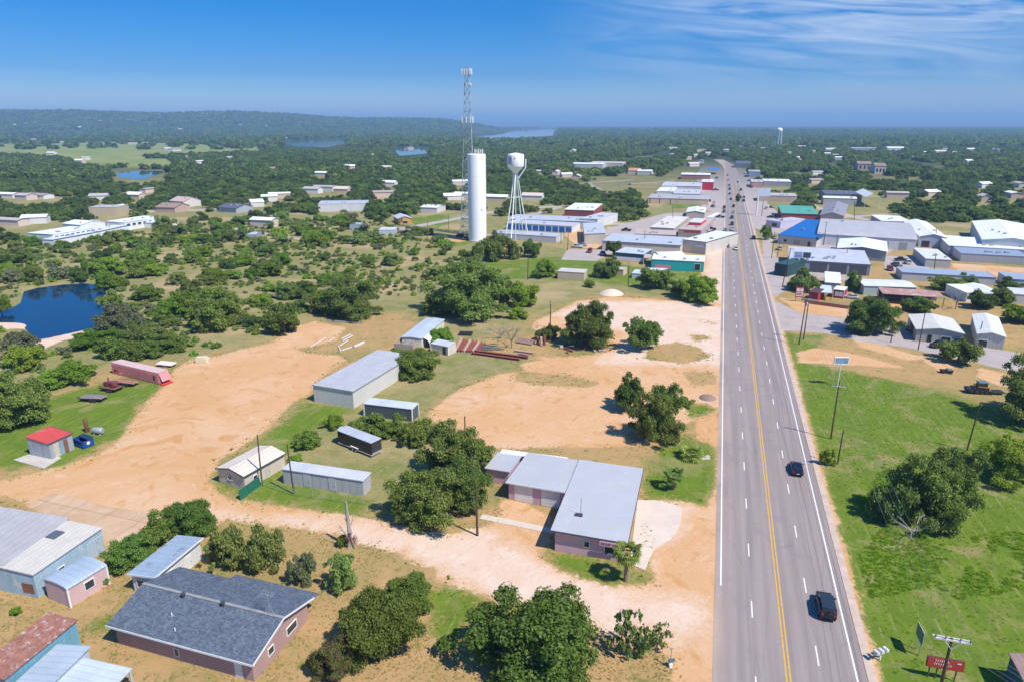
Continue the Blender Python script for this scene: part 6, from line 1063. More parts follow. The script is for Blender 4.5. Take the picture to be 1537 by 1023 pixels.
TRAF = [('suv', (.02, .05, .06), 1091.5, 371, 1, 'dark teal off-roader, nearest of the oncoming traffic'), ('sedan', (.70, .71, .72), 1104.5, 375, 1, 'white saloon in the inner lane beside the dark teal off-roader'), ('sedan', (.42, .50, .60), 1090.5, 355, 1, 'light blue saloon in the outer lane of the oncoming traffic'), ('sedan', (.30, .33, .38), 1089, 347, 1, 'grey saloon right behind the light blue one'), ('pickup', (.62, .63, .62), 1099, 346, 1, 'white pickup in the inner oncoming lane'), ('suv', (.04, .05, .06), 1098.7, 338, 1, 'black off-roader behind the white pickup'), ('pickup', (.02, .05, .05), 1098.5, 328, 1, 'dark green pickup before the junction'), ('suv', (.02, .025, .03), 1087, 313, 1, 'black off-roader just past the junction in the outer oncoming lane'), ('suv', (.02, .02, .03), 1131, 359, 0, 'black off-roader driving away beside the blue store'),
        ('sedan', (.05, .05, .06), 1094.5, 279, 1, 'farthest of the three dark cars in the oncoming lanes near the red box shop'), ('suv', (.04, .04, .05), 1095, 285, 1, 'middle of the three dark cars near the red box shop'), ('sedan', (.06, .06, .08), 1095, 292, 1, 'nearest of the three dark cars near the red box shop'), ('suv', (.12, .04, .04), 1108, 294, 0, 'dark red car driving away in the inner lane past the junction'), ('sedan', (.08, .08, .10), 1116.5, 297, 0, 'far one of two dark cars in the outer lane past the junction'), ('suv', (.05, .05, .06), 1116, 302.5, 0, 'near one of two dark cars in the outer lane past the junction'), ('sedan', (.1, .1, .12), 1107.5, 274, 0, 'grey car driving away beyond the hoarding'), ('sedan', (.15, .15, .17), 1092, 264, 1, 'lone grey car at the far bend of the road')]
TRAF += [('suv', (.10, .10, .11), 1086.5, 319, 1, 'dark grey off-roader waiting just before the junction'), ('sedan', (.45, .46, .48), 1101, 320, 1, 'silver saloon waiting at the junction in the inner lane'), ('suv', (.03, .03, .04), 1101, 311, 1, 'black off-roader beyond the junction in the inner oncoming lane'), ('sedan', (.04, .04, .05), 1097, 300, 1, 'black saloon beyond the junction among oncoming cars'), ('pickup', (.03, .03, .04), 1112, 286, 0, 'dark pickup driving away toward the hoarding'), ('sedan', (.3, .3, .32), 1093, 271, 1, 'grey saloon near the blue canopy on the far road')]
for i, (k, c, x, y, onc, lab) in enumerate(TRAF): car(k, 'traffic_%s' % 'abcdefghijklmnopqrstuvwxyz'[i], c, G(x, y, 0) + Vector((0, 0, .03)), -RA + (math.pi if onc else 0), lab, detail=y > 340)
car('pickup', 'junction', (.02, .04, .04), G(1081, 327) + Vector((0, 0, .02)), math.pi / 2 - RA, 'dark pickup waiting on the side street at the junction', detail=False)
car('suv', 'lot', (.02, .03, .05), G(1409, 521) + Vector((0, 0, .02)), -RA + 2.0, 'dark car parked before the tan gabled shop'); car('sedan', 'kiosk', (.66, .67, .68), G(1277, 448) + Vector((0, 0, .02)), -RA + 1.3, 'white car parked behind the red and white kiosk'); car('sedan', 'shade', (.03, .03, .04), G(1368, 497), -RA + .3, 'black car in the shade of the tan shop porch')
car('pickup', 'boat', (.64, .66, .68), G(866, 372), -RA + 1.4, 'white pickup parked on the grey lot beside the sloping cream warehouse'); car('sedan', 'silver', (.5, .54, .6), G(874, 369.5), -RA + 1.4, 'silver car parked beside the white pickup on the grey lot'); car('pickup', 'shadec', (.025, .03, .03), G(1022, 352), -RA + 1.2, 'dark pickup under the wall of the tall cream building')
PK = [(1060, 349), (1066, 351), (1072, 347), (1064, 344), (1040, 352), (1075, 357), (1048, 300), (1062, 303), (1072, 305), (1070, 311), (1054, 322), (1074, 286), (1068, 281), (1076, 268), (1072, 262), (1062, 262), (1150, 314), (1158, 312), (1163, 325), (1156, 327), (1190, 329), (1200, 330), (1212, 330), (1236, 332), (1250, 331), (1262, 333), (1280, 334), (1300, 336), (1316, 338), (1345, 362), (1352, 364), (1352, 392), (1362, 396), (1345, 400), (1336, 406), (1172, 401), (1170, 375), (1160, 358), (1128, 282), (1124, 272), (1118, 265), (1140, 300), (1150, 297), (1300, 457), (1308, 456), (1316, 462), (1380, 506), (1440, 520), (1128, 262), (905, 383), (885, 379), (940, 347), (955, 356), (985, 356), (880, 272), (892, 270), (930, 280), (945, 278), (700, 360), (690, 356)]
CC = [('white', (.68, .68, .67)), ('black', (.02, .02, .025)), ('silver', (.42, .44, .46)), ('dark red', (.22, .03, .03)), ('white', (.70, .70, .70)), ('grey', (.16, .17, .19)), ('dark blue', (.03, .06, .16))]
for i, (x, y) in enumerate(PK):
    cn_, cc_ = CC[(i * 5 + i // 4) % 7]; car(('suv', 'sedan', 'pickup')[(i * 7 + i // 3) % 3], 'lot_' + cn_.replace(' ', '_'), cc_, G(x, y) + Vector((0, 0, .02)), -RA + (0, math.pi / 2, math.pi, .4)[(i * 3) % 4], 'small %s vehicle parked among the town shops and sheds' % cn_, '%s vehicles parked in the town' % cn_, detail=False)
# cargo trailer
a, c = G(508, 667), G(558, 687); u = c - a; Lt = u.length; o = E_('cargo_trailer', a, math.atan2(u.y, u.x), 'black enclosed cargo trailer with a grey roof on the grass', 'trailer')
TB = mat('trailer_black', (.022, .022, .027), .3, .1, .1); b = MB(); b.prism([(0, .0), (Lt, 0), (Lt, 2.4), (0, 2.4), (-.7, 1.2)], .5, 2.75); b.build('body', TB, o); MB().prism([(-.05, -.04), (Lt + .04, -.04), (Lt + .04, 2.44), (-.05, 2.44), (-.75, 1.2)], 2.76, 2.88).build('roof', roofm((.50, .52, .56), 'x', 1.0), o); MB().prism([(-.03, -.03), (Lt + .03, -.03), (Lt + .03, 2.43), (-.03, 2.43), (-.72, 1.2)], .40, .54).build('skirt', TRIM, o)
MB().box((Lt + .03, 1.2, 1.6), (.06, 2.1, 1.7)).build('rear_door', mat('trailer_rear', (.04, .045, .055), .3), o); MB().box((Lt + .05, 1.2, .72), (.1, 2.2, .3)).build('rear_frame', STEEL, o); MB().bar((-.6, 1.2, .45), (-1.9, 1.2, .45), .12).build('drawbar', BLACK, o); MB().box((2.0, -.02, 1.6), (.8, .06, 1.8)).build('side_door', TB, o)
for x in (Lt * .46, Lt * .46 + .85):
    for y in (-.05, 2.45): w_ = MB().lathe([(.2, -.1), (.36, -.1), (.36, .1), (.2, .1)], 16).build('wheel', BLACK, o); w_.matrix_local = Matrix.Translation((x, y, .36)) @ Matrix.Rotation(math.pi / 2, 4, 'X'); MB().lathe([(.04, -.11), (.2, -.11), (.2, .11), (.04, .11)], 12).build('rim', WHITE, w_)
MB().box((Lt * .46 + .42, -.1, .85), (1.9, .25, .12)).build('mudguard', TRIM, o)
# flatbeds and yard junk
def flatbed(px, py, rz, l_, w_, m, label):
    o = E_('flatbed_trailer', G(px, py), rz, label, 'trailer'); MB().box((0, 0, .75), (l_, w_, .16)).build('deck', m, o); MB().box((0, -w_ / 2 - .04, .72), (l_, .08, .26)).build('side_rail', BLACK, o); MB().box((0, w_ / 2 + .04, .72), (l_, .08, .26)).build('side_rail', BLACK, o); MB().bar((-l_ / 2, 0, .6), (-l_ / 2 - 1.3, 0, .5), .12).build('drawbar', BLACK, o)
    for x in (.3, 1.1):
        for y in (-w_ / 2 - .2, w_ / 2 + .2): MB().lathe([(.1, -.09), (.34, -.09), (.34, .09), (.1, .09)], 14).build('wheel', BLACK, o).matrix_local = Matrix.Translation((x, y, .34)) @ Matrix.Rotation(math.pi / 2, 4, 'X')
    return o
flatbed(141, 600, -.1, 5.0, 2.3, mat('grey_deck', (.22, .19, .19), .9, 0, .2), 'grey flatbed trailer alone on the grass below the pink container'); flatbed(190, 577, -.25, 5.4, 2.0, mat('rust_deck', (.33, .16, .11), .9, 0, .2), 'rust brown flatbed trailer beside the pink container')
o = flatbed(168, 585, -.3, 4.2, 2.4, RUST, 'rusty trailer loaded with an old red engine between the two flatbeds'); e = MB().box((-.6, .1, 1.4), (1.3, 1.0, 1.0)); e.lathe([(.2, -.5), (.75, -.4), (.75, .4), (.2, .5)], 16, (.7, .2, 1.5)); e.tube([(-1, .4, 1.4), (-1.2, .6, 2.6)], .14, 8); e.build('engine', mat('engine_red', (.22, .05, .06), .7, .2, .5, 2), o); MB().box((-1.7, .5, 1.2), (.7, 1.2, .8)).build('cabinet', mat('engine_teal', (.05, .10, .10), .7, .2, .4), o)
a, c = G(111, 668), G(126, 673.5); u = c - a; o = E_('dumpster', a, math.atan2(u.y, u.x), 'blue open dumpster with a round white sticker beside the red roofed shed', 'dumpster'); BL_ = mat('dumpster_blue', (.015, .07, .27), .5, .1, .15, 1.0)
l_ = u.length; b = MB()
for q in ((0, 0, l_, 0), (l_, 0, l_, 1.9), (l_, 1.9, 0, 1.9), (0, 1.9, 0, 0)): b.bar((q[0], q[1], .75), (q[2], q[3], .75), .08, 1.3)
b.box((l_ / 2, .95, .14), (l_, 1.9, .1)); b.build('bin', BL_, o)
for z in (.35, 1.38): MB().bar((-.1, -.06, z), (l_ + .1, -.06, z), .12).build('rib', BL_, o)
MB().slab([(-.05, 1.0, 1.46), (l_ + .05, 1.0, 1.46), (l_ + .05, 2.0, 1.6), (-.05, 2.0, 1.6)], .05).build('lid', mat('lid_dark_blue', (.02, .04, .09), .5), o); MB().lathe([(.02, 0), (.3, 0), (.3, .02)], 20).build('sticker', WHITE, o).matrix_local = Matrix.Translation((l_ + .06, .9, .85)) @ Matrix.Rotation(math.pi / 2, 4, 'Y')
o = E_('rusty_boiler', G(131, 648), 0, 'rust brown upright boiler post behind the blue dumpster', 'boiler'); MB().lathe([(.3, 0), (.34, .2), (.34, 2.6), (.28, 2.7)], 12).build('drum', RUST, o); MB().box((.35, -.1, .9), (.9, .3, .25)).build('bracket', RUST, o)
o = E_('storage_tank', G(148, 651), -.15, 'small grey capsule tank right of the rusty boiler', 'tank'); b = MB(); vs = []; n = 10
for x in (-1.0, -.8, .8, 1.0):
    for i in range(n): a = 2 * math.pi * i / n; k = .8 if abs(x) > .9 else 1; vs.append((x, .62 * k * math.cos(a), .75 + .62 * k * math.sin(a)))
b.add(vs, [(i * n + j, i * n + (j + 1) % n, (i + 1) * n + (j + 1) % n, (i + 1) * n + j) for i in range(3) for j in range(n)] + [tuple(range(n))[::-1], tuple(3 * n + j for j in range(n))], True); b.build('tank', mat('tank_grey', (.42, .42, .44), .5, .3), o)
for x in (-.6, .6): MB().box((x, 0, .1), (.2, 1.0, .3)).build('cradle', CONC, o)
o = E_('cream_tank', G(304, 543), .05, 'cream moulded tank sitting at the far edge of the orange lot', 'tank'); b = MB(); b.prism([(-1.7, -.6), (-1.3, -1), (1.3, -1), (1.7, -.6), (1.7, .6), (1.3, 1), (-1.3, 1), (-1.7, .6)], 0, 1.0); b.prism([(-1.3, -.5), (-1.1, -.8), (1.1, -.8), (1.3, -.5), (1.3, .5), (1.1, .8), (-1.1, .8), (-1.3, .5)], 1.0, 1.35); b.build('tank', mat('cream_plastic', (.64, .54, .38), .6, 0, .1), o, .06); MB().lathe([(.25, 0), (.25, .12)], 12, (.2, 0, 1.35)).build('cap', mat('cream_plastic', (.64, .54, .38)), o)
PIPE = mat('white_pipe', (.55, .51, .44), .6, 0, .08)
for (x1, y1, x2, y2, lab) in ((466, 522, 489, 508, 'longest white pipe on the orange soil beyond the lot, at the left of the pipes'), (493, 514, 502, 508, 'short white pipe second from the left'), (512, 510, 526, 503, 'upper one of two close white pipes'), (514, 513, 529, 505, 'lower one of two close white pipes'), (510, 520, 522, 512, 'white pipe leading to the bent pipe end'), (508, 520, 511, 528, 'very short white pipe at the bend'), (512, 527, 528, 522, 'white pipe lying at the bottom of the bend'), (531, 522, 546, 515, 'pale wide pipe, rightmost of the white pipes'), (491, 482, 545, 486, 'long grey pole lying beneath the broad dark oak')):
    a, c = G(x1, y1), G(x2, y2); a.z = c.z = .2; T(MB().tube([a, c], .22 if 'wide' not in lab else .4, 10).build('pipe', PIPE if 'grey' not in lab else STEEL), lab, 'pipe')
BEAM = mat('rusty_red_beam', (.27, .075, .055), .8, .1, .3, 1.5); BEAM2 = mat('pale_rust_beam', (.48, .33, .27), .8, .1, .25, 1.5)
def ibeam(a, c, m, lab, group=None, z=.0, k=1.0):
    d = c - a; l_ = d.length; o = MB()
    for y, w_, zz_, hh in ((0, .45 * k, .05, .06), (0, .06, .28, .42), (0, .45 * k, .51, .06)): o.box((l_ / 2, y, zz_ + z), (l_, w_, hh))
    o = o.build('steel_beam', m); o.location = a; o.rotation_euler = (0, 0, math.atan2(d.y, d.x)); T(o, lab, 'beam', group)
for i in range(9): x = 684 + i * 4.4; ibeam(G(x - 1, 528 + i * .15), G(x + 9, 509 + i * .9), BEAM if i % 3 else BEAM2, 'rusty steel beam lying parallel to the others right of the small cream shed' if i % 3 else 'paler rusty steel beam among the parallel red ones right of the small cream shed', 'parallel rusty beams' if i % 3 else 'paler rusty beams')
ibeam(G(708, 531), G(780, 541), BEAM, 'long dark red beam, nearest of the scrap pile', k=1.6); ibeam(G(712, 528.5), G(792, 538.5), BEAM, 'long dark red beam behind the nearest one', z=.1, k=1.6); ibeam(G(778, 536), G(794, 538.5), BEAM2, 'pale short beam end at the right of the long red beams', z=.6); ibeam(G(772, 528), G(800, 532), BEAM2, 'thin pale pole right of the scrap pile')
o = E_('scrap_heap', G(737, 524), 0, 'grey tangle of steel frames behind the long red beams', 'scrap')
for i in range(7): MB().bar((-4 + i * .3, -1.2 + .4 * i, .2 + .08 * i), (3.4 - i * .4, -1 + .5 * i, .35 + .08 * i), .14).build('bar', STEEL if i % 2 else BLACK, o)
o = E_('black_frame', G(699, 502), -.1, 'flat black tarp covered box on the grass above the red beams', 'box'); MB().box((0, 0, .3), (3.6, 2.6, .5)).build('box', BLACK, o, .05); MB().box((0, 0, .6), (3.2, 2.2, .1)).build('tarp', mat('tarp_black', (.02, .03, .035), .5), o)
o = E_('rusty_tank_plate', G(788, 515), -.5, 'brown tilted plate leaning on a log beside the grey dead tree', 'plate'); MB().slab([(-2.4, -1, .3), (2.4, -1, .3), (2.4, 1, 1.0), (-2.4, 1, 1.0)], .1).build('plate', mat('plate_brown', (.25, .16, .12), .8), o); MB().tube([(-2.4, .9, .45), (2.4, .9, .45)], .28, 8).build('log', DEADWOOD, o)
for i, (x, y) in enumerate(((807, 517), (812, 518.5), (817, 517.5))): o = E_('steel_post', G(x, y), 0, ('left', 'middle pale', 'right')[i] + ' one of three upright posts of rusty steel beside the broad oak', 'post'); MB().lathe([(.35, 0), (.35, 2.0 + .3 * i), (.3, 2.1 + .3 * i)], 10).build('post', (RUST, BEAM2, RUST)[i], o); MB().box((0, 0, .05), (.9, .9, .12)).build('base', RUST, o)
rj = random.Random(21)
for i in range(16):
    x, y = 840 + rj.uniform(0, 95), 521 + rj.uniform(0, 9); a = G(x, y); o = MB().box((0, 0, .25), (rj.uniform(.5, 2.4), rj.uniform(.3, .8), rj.uniform(.2, .6)), rz=rj.uniform(0, 3)); o = o.build('scrap_lump', (RUST, BEAM, BEAM2, DEADWOOD)[i % 4], None, .04); o.location = a; T(o, 'lump of rusty scrap lying in the shade under the broad oak', 'scrap', 'scrap under the broad oak')
o = T(MB().lathe([(4.2, -.1), (3.4, .5), (2.2, 1.1), (.8, 1.5), (.1, 1.55)], 20).build('sand_mound', mat('pale_sand', (.66, .55, .42), .95, 0, .1, 1.0)), 'small pale heap of sand in the dry field below the teal shop', 'heap'); o.location = G(918, 441)
o = T(MB().lathe([(1.9, -.1), (1.5, .3), (.8, .55), (.1, .65)], 18).build('gravel_heap', mat('brown_gravel', (.26, .18, .14), .95, 0, .2, 2.0)), 'low dark brown heap of gravel beside the road, above the lime grass patch', 'heap'); o.location = G(1062, 597)
o = E_('concrete_blocks', G(1055, 689), .1, 'broken pale slabs beside the spiky palm bush on the bright grass', 'rubble'); MB().box((0, 0, .15), (2.4, .7, .25)).build('slab', CONC, o); MB().box((.9, .4, .3), (.9, .5, .25), rz=.4).build('slab', CONC, o)
o = E_('timber_stack', G(1420, 559), -.2, 'small dark cart on the dirt patch before the round topped oak', 'cart'); MB().box((0, 0, .6), (2.6, 1.2, .3)).build('bed', BLACK, o); MB().box((.5, 0, .95), (.9, .9, .5)).build('load', mat('load_grey', (.3, .3, .3), .7), o)
for x in (-.8, .8):
    for y in (-.65, .65): MB().lathe([(.05, -.08), (.3, -.08), (.3, .08), (.05, .08)], 12).build('wheel', BLACK, o).matrix_local = Matrix.Translation((x, y, .3)) @ Matrix.Rotation(math.pi / 2, 4, 'X')
o = E_('skid_loader', G(1469, 589), -.1, 'dark compact loader with glazed cab on a trailer beside the right edge oak', 'loader'); DK = mat('loader_black', (.03, .035, .04), .5, .1, .2)
MB().box((0, 0, 1.0), (3.2, 1.7, .9)).build('body', DK, o, .08); MB().box((.3, 0, 1.95), (1.6, 1.5, 1.0)).build('cab', CG, o); MB().box((.3, 0, 2.5), (1.8, 1.65, .12)).build('cab_roof', mat('loader_teal', (.10, .18, .2), .4), o); MB().bar((-.9, -.9, 1.7), (1.3, -.9, 1.5), .2).build('boom_arm', mat('loader_brown', (.28, .16, .08), .6), o); MB().bar((-.9, .9, 1.7), (1.3, .9, 1.5), .2).build('boom_arm', mat('loader_brown', (.28, .16, .08), .6), o); MB().box((-2.2, 0, .9), (1.0, 1.9, .6)).build('bucket', DK, o); MB().box((1.7, -.5, .9), (.4, .6, .6)).build('counterweight', mat('loader_orange', (.6, .25, .05), .5), o); MB().box((1.2, 0, .45), (7.2, 2.0, .16)).build('trailer_deck', BLACK, o)
for x in (-1, 0, 1.0, 1.9):
    for y in (-.95, .95): MB().lathe([(.12, -.15), (.42, -.15), (.42, .15), (.12, .15)], 14).build('wheel', BLACK, o).matrix_local = Matrix.Translation((x, y, .42)) @ Matrix.Rotation(math.pi / 2, 4, 'X')
# green gate panel, chain link fence
a, c = G(361.5, 750), G(391.5, 728); d = c - a; l_ = d.length; o = E_('gate_panel', a, math.atan2(d.y, d.x), 'bright green mesh gate panel leaning between the track and the dark pole', 'gate'); GG = mat('gate_green', (.01, .17, .09), .5); b = MB()
for x in (0, l_ / 2, l_): b.bar((x, 0, 0), (x, .25, 1.5), .1)
for z in (.08, 1.5): b.bar((0, .25 * z / 1.5, z), (l_, .25 * z / 1.5, z), .1)
b.build('frame', GG, o); MB().slab([(0.06, .03, .1), (l_ - .06, .03, .1), (l_ - .06, .26, 1.45), (.06, .26, 1.45)], .03).build('mesh', mat('gate_mesh_green', (.015, .12, .075), .7, 0, .2, 3), o)
fp = [G(x, y) for x, y in ((393, 728), (441, 744), (470, 748), (500, 752), (530, 755), (547, 757))]; o = E_('wire_fence', fp[0], 0, 'thin wire fence along the grass in front of the long silver shed', 'fence')
for q in fp: d = q - fp[0]; MB().tube([(d.x, d.y, -.2), (d.x, d.y, 1.3)], .04, 6).build('post', STEEL, o)
for z in (.3, .75, 1.25):
    b = MB()
    for q, r_ in zip(fp, fp[1:]): b.bar(q - fp[0] + Vector((0, 0, z)), r_ - fp[0] + Vector((0, 0, z)), .025)
    b.build('wire', STEEL, o)
WK = MB(); q = [G(720, 778), G(724, 771), G(832, 793), G(830, 801)]; WK.prism([(p.x, p.y) for p in q], -.1, .08); T(WK.build('path', mat('pale_path', (.60, .50, .40), .9, 0, .1)), kind='structure')
# dead trees
DEADW2 = mat('bleached_wood', (.44, .41, .38), .9, 0, .15, 3)
p = G(525.5, 821); o = E_('dead_tree', p, 0, 'broken grey dead trunk standing at the driveway edge with a pinkish vine on it', 'dead tree'); hh = HT(p, 753)
MB().tube([(0, 0, -.2), (.1, 0, hh * .35), (-.05, .1, hh * .7), (-.1, .1, hh)], [.42, .30, .24, .14], 8).build('trunk', DEADWOOD, o)
for (q, r_) in ((((0, 0, hh * .2), (-.8, -.2, hh * .42), (-1.1, -.2, hh * .5)), .16), (((.05, 0, hh * .45), (.5, .1, hh * .55), (.7, .2, hh * .7)), .1), (((0, 0, hh * .3), (.9, -.3, -.1)), .12), (((-.05, 0, hh * .55), (-.5, .1, hh * .66)), .09)): MB().tube(q, [r_] + [r_ * .5] * (len(q) - 1), 6).build('limb', DEADWOOD, o)
vi = bpy.data.objects.new('vine', crown_mesh('vine_leaves', 77, 260, .09, ['rose'], 6)); COL.objects.link(vi); vi.parent = o; vi.location = (.2, -.15, .4); vi.scale = (.7, .7, 2.2)
for (px, py, r_, hh, s_, lab, m_) in ((1366, 806, 2.7, 3.0, 5, 'dead grey branching limbs low in the front of the sprawling tree', DEADW2), (1350, 770, 1.9, 6.0, 6, 'pale bare forked snag at the left of the sprawling tree', DEADW2), (768, 522, 3.6, 6.5, 8, 'grey leafless tree beside the long red beams', mat('dead_wood_grey', (.24, .21, .19), .9)), (752, 508, 4.6, 4.0, 9, 'low grey leafless thicket below the oak thicket', mat('dead_wood_grey', (.24, .21, .19), .9)), (1434, 464, 4.0, 6.5, 10, 'bare leaning tree between the rusty carport and the white sheds', mat('dead_wood_grey', (.24, .21, .19), .9))):
    me = trunk_mesh('bare_branches', s_, .75, 8, .035, 1.5, m_, twigs=9); o = bpy.data.objects.new('dead_tree', me); COL.objects.link(o); o.location = G(px, py); o.scale = (r_, r_, hh); o.rotation_euler = (0, 0, s_ * 1.1); T(o, lab, 'dead tree')
# palms
def frond(b, base, ang, l_, rise, droop):
    n = 5; pts = [Vector(base) + Vector((math.cos(ang) * l_ * t, math.sin(ang) * l_ * t, rise * t - droop * t * t)) for t in (0, .15, .3, .45, .55)]
    b.tube(pts, [.035, .03, .025, .02, .015], 4)
    c = pts[-1]; d = (pts[-1] - pts[-2]).normalized(); s = d.cross(Vector((0, 0, 1))).normalized(); up = s.cross(d)
    for k in range(11):
        a = (k / 10 - .5) * 3.3; v_ = d * math.cos(a) + s * math.sin(a); r_ = l_ * .62 * (1 - .35 * abs(a) / 1.7); q = v_.cross(up).normalized() * .12; e = Vector((0, 0, -.30 * r_))
        b.add([c, c + v_ * r_ * .55 + q, c + v_ * r_ + e, c + v_ * r_ * .55 - q], [(0, 1, 2, 3)])
def palm(px, py, ht, fl, n, lab, name='palm_tree', trunk=True):
    rr = random.Random(px); o = E_(name, G(px, py), 0, lab, 'palm'); 
    if trunk:
        prof = []
        for i in range(14): z = ht * i / 13; r_ = .28 - .1 * i / 13; prof += [(r_ * 1.12, z - .02), (r_, z + ht / 26)]
        MB().lathe([(.32, -.2)] + prof, 10).build('trunk', mat('palm_trunk', (.20, .155, .11), .9, 0, .3, 4), o)
        sk = MB()
        for i in range(9): frond(sk, (0, 0, ht - .35), i * 2.4, fl * .42, -.1, 1.6)
        me = sk.mesh('dead_fronds'); me.materials.append(LEAF['straw']); q = bpy.data.objects.new('dead_fronds', me); COL.objects.link(q); q.parent = o
    b = MB()
    for i in range(n): f = i / n; frond(b, (0, 0, ht), i * 2.39996, fl * rr.uniform(.85, 1.1), 1.9 - 2.1 * f, .3 + .5 * f)
    me = b.mesh('fronds'); me.materials.append(LEAF['palm']); q = bpy.data.objects.new('fronds', me); COL.objects.link(q); q.parent = o
palm(939, 871, 3.9, 1.85, 24, 'fan palm at the front corner of the pink garage'); palm(1010, 733, 2.2, 1.7, 22, 'shorter fan palm on the bright grass beside the pink garage'); palm(1037, 686, .5, 2.3, 30, 'stemless spiky palm bush on the bright grass corner', 'palm_bush', False)
# ------------------------------------------------------------------ scattered stuff: far woods, weeds
def scatter(name, P3, scl, rot, idx, protos, kind='stuff'):
    hc = bpy.data.collections.new('source_of_' + name)
    for i, me in enumerate(protos): hc.objects.link(bpy.data.objects.new('source_%s_%02d' % (name, i), me))
    me = bpy.data.meshes.new(name); me.vertices.add(len(P3)); me.vertices.foreach_set('co', P3.astype(np.float32).ravel())
    for an, ty, ar in (('scl', 'FLOAT', scl), ('rot', 'FLOAT', rot), ('idx', 'INT', idx)):
        a = me.attributes.new(an, ty, 'POINT'); a.data.foreach_set('value', ar.astype(np.float32 if ty == 'FLOAT' else np.int32))
    o = bpy.data.objects.new(name, me); COL.objects.link(o); T(o, kind=kind)
    g = bpy.data.node_groups.new(name + '_nodes', 'GeometryNodeTree'); g.interface.new_socket('Geometry', in_out='INPUT', socket_type='NodeSocketGeometry'); g.interface.new_socket('Geometry', in_out='OUTPUT', socket_type='NodeSocketGeometry')
    N = g.nodes.new; L = g.links.new; i_ = N('NodeGroupInput'); o_ = N('NodeGroupOutput'); ip = N('GeometryNodeInstanceOnPoints'); ci = N('GeometryNodeCollectionInfo'); ci.inputs['Collection'].default_value = hc; ci.inputs['Separate Children'].default_value = True; ci.inputs['Reset Children'].default_value = True
    def att(n, t):
        a = N('GeometryNodeInputNamedAttribute'); a.data_type = t; a.inputs['Name'].default_value = n; return [s for s in a.outputs if s.name == 'Attribute' and s.enabled][0]
    L(i_.outputs[0], ip.inputs['Points']); L(ci.outputs[0], ip.inputs['Instance']); ip.inputs['Pick Instance'].default_value = True
    L(att('idx', 'INT'), ip.inputs['Instance Index']); L(att('scl', 'FLOAT'), ip.inputs['Scale']); cx = N('ShaderNodeCombineXYZ'); L(att('rot', 'FLOAT'), cx.inputs[2])
    try:
        er = N('FunctionNodeEulerToRotation'); L(cx.outputs[0], er.inputs[0]); L(er.outputs[0], ip.inputs['Rotation'])
    except Exception: L(cx.outputs[0], ip.inputs['Rotation'])
    L(ip.outputs[0], o_.inputs[0]); md = o.modifiers.new('scatter', 'NODES'); md.node_group = g; return o
NR = np.random.default_rng(5)
def jgrid(y0, y1, sp, k=.82):
    Y = np.arange(y0, y1, sp); X = np.arange(-k * y1, k * y1, sp); XX, YY = np.meshgrid(X, Y); P = np.stack([XX.ravel(), YY.ravel()], 1) + NR.uniform(-.48, .48, (XX.size, 2)) * sp
    return P[(np.abs(P[:, 0]) < k * P[:, 1] + 15)]
def in_px(P, polys):
    d = P[:, 1] * CP + CAMH * SP; x = PX0 + F * P[:, 0] / d; y = PY0 + F * (CAMH * CP - P[:, 1] * SP) / d; o = np.zeros(len(P), bool)
    for poly in polys:
        c = np.zeros(len(P), bool); n = len(poly)
        for i in range(n):
            (x1, y1), (x2, y2) = poly[i], poly[(i + 1) % n]
            if y1 == y2: continue
            c ^= ((y1 > y) != (y2 > y)) & (x < (x2 - x1) * (y - y1) / (y2 - y1) + x1)
        o |= c
    return o
def sn(P, s, ph):                                                     # cheap smooth noise
    x, y = P[:, 0] * s, P[:, 1] * s
    return (np.sin(x + ph) * np.cos(y * 1.3 - ph) + .6 * np.sin(2.1 * x - 1.7 * y + ph * 2) + .4 * np.cos(3.7 * y + 2.9 * x + ph)) / 2
CLEAR = [[(735, 325), (840, 322), (935, 338), (968, 330), (960, 296), (985, 268), (1040, 240), (1097, 236), (1097, 470), (690, 430)], [(1080, 236), (1100, 236), (1135, 275), (1165, 305), (1225, 322), (1300, 330), (1330, 334), (1420, 334), (1620, 345), (1620, 480), (1080, 480)], BRUSH, [(40, 365), (60, 335), (180, 330), (275, 316), (275, 338), (120, 372)], [(560, 330), (660, 318), (740, 318), (740, 380), (690, 390), (630, 350)], [(930, 240), (1010, 225), (1010, 236), (940, 248)], [(705, 198), (840, 192), (840, 211), (710, 213)], [(422, 210), (522, 207), (524, 229), (422, 228)], [(583, 220), (646, 220), (648, 241), (583, 240)], [(165, 255), (255, 255), (255, 279), (165, 279)], [(880, 266), (955, 264), (1010, 270), (1000, 284), (905, 296), (880, 284)], [(1240, 244), (1262, 243), (1262, 258), (1240, 258)], [(1345, 238), (1420, 248), (1425, 258), (1350, 250)], [(330, 318), (230, 322), (230, 330), (340, 328)], [(400, 340), (440, 336), (450, 350), (410, 352)]]
BLC = np.array([(p.x, p.y, r) for p, r in BLD])
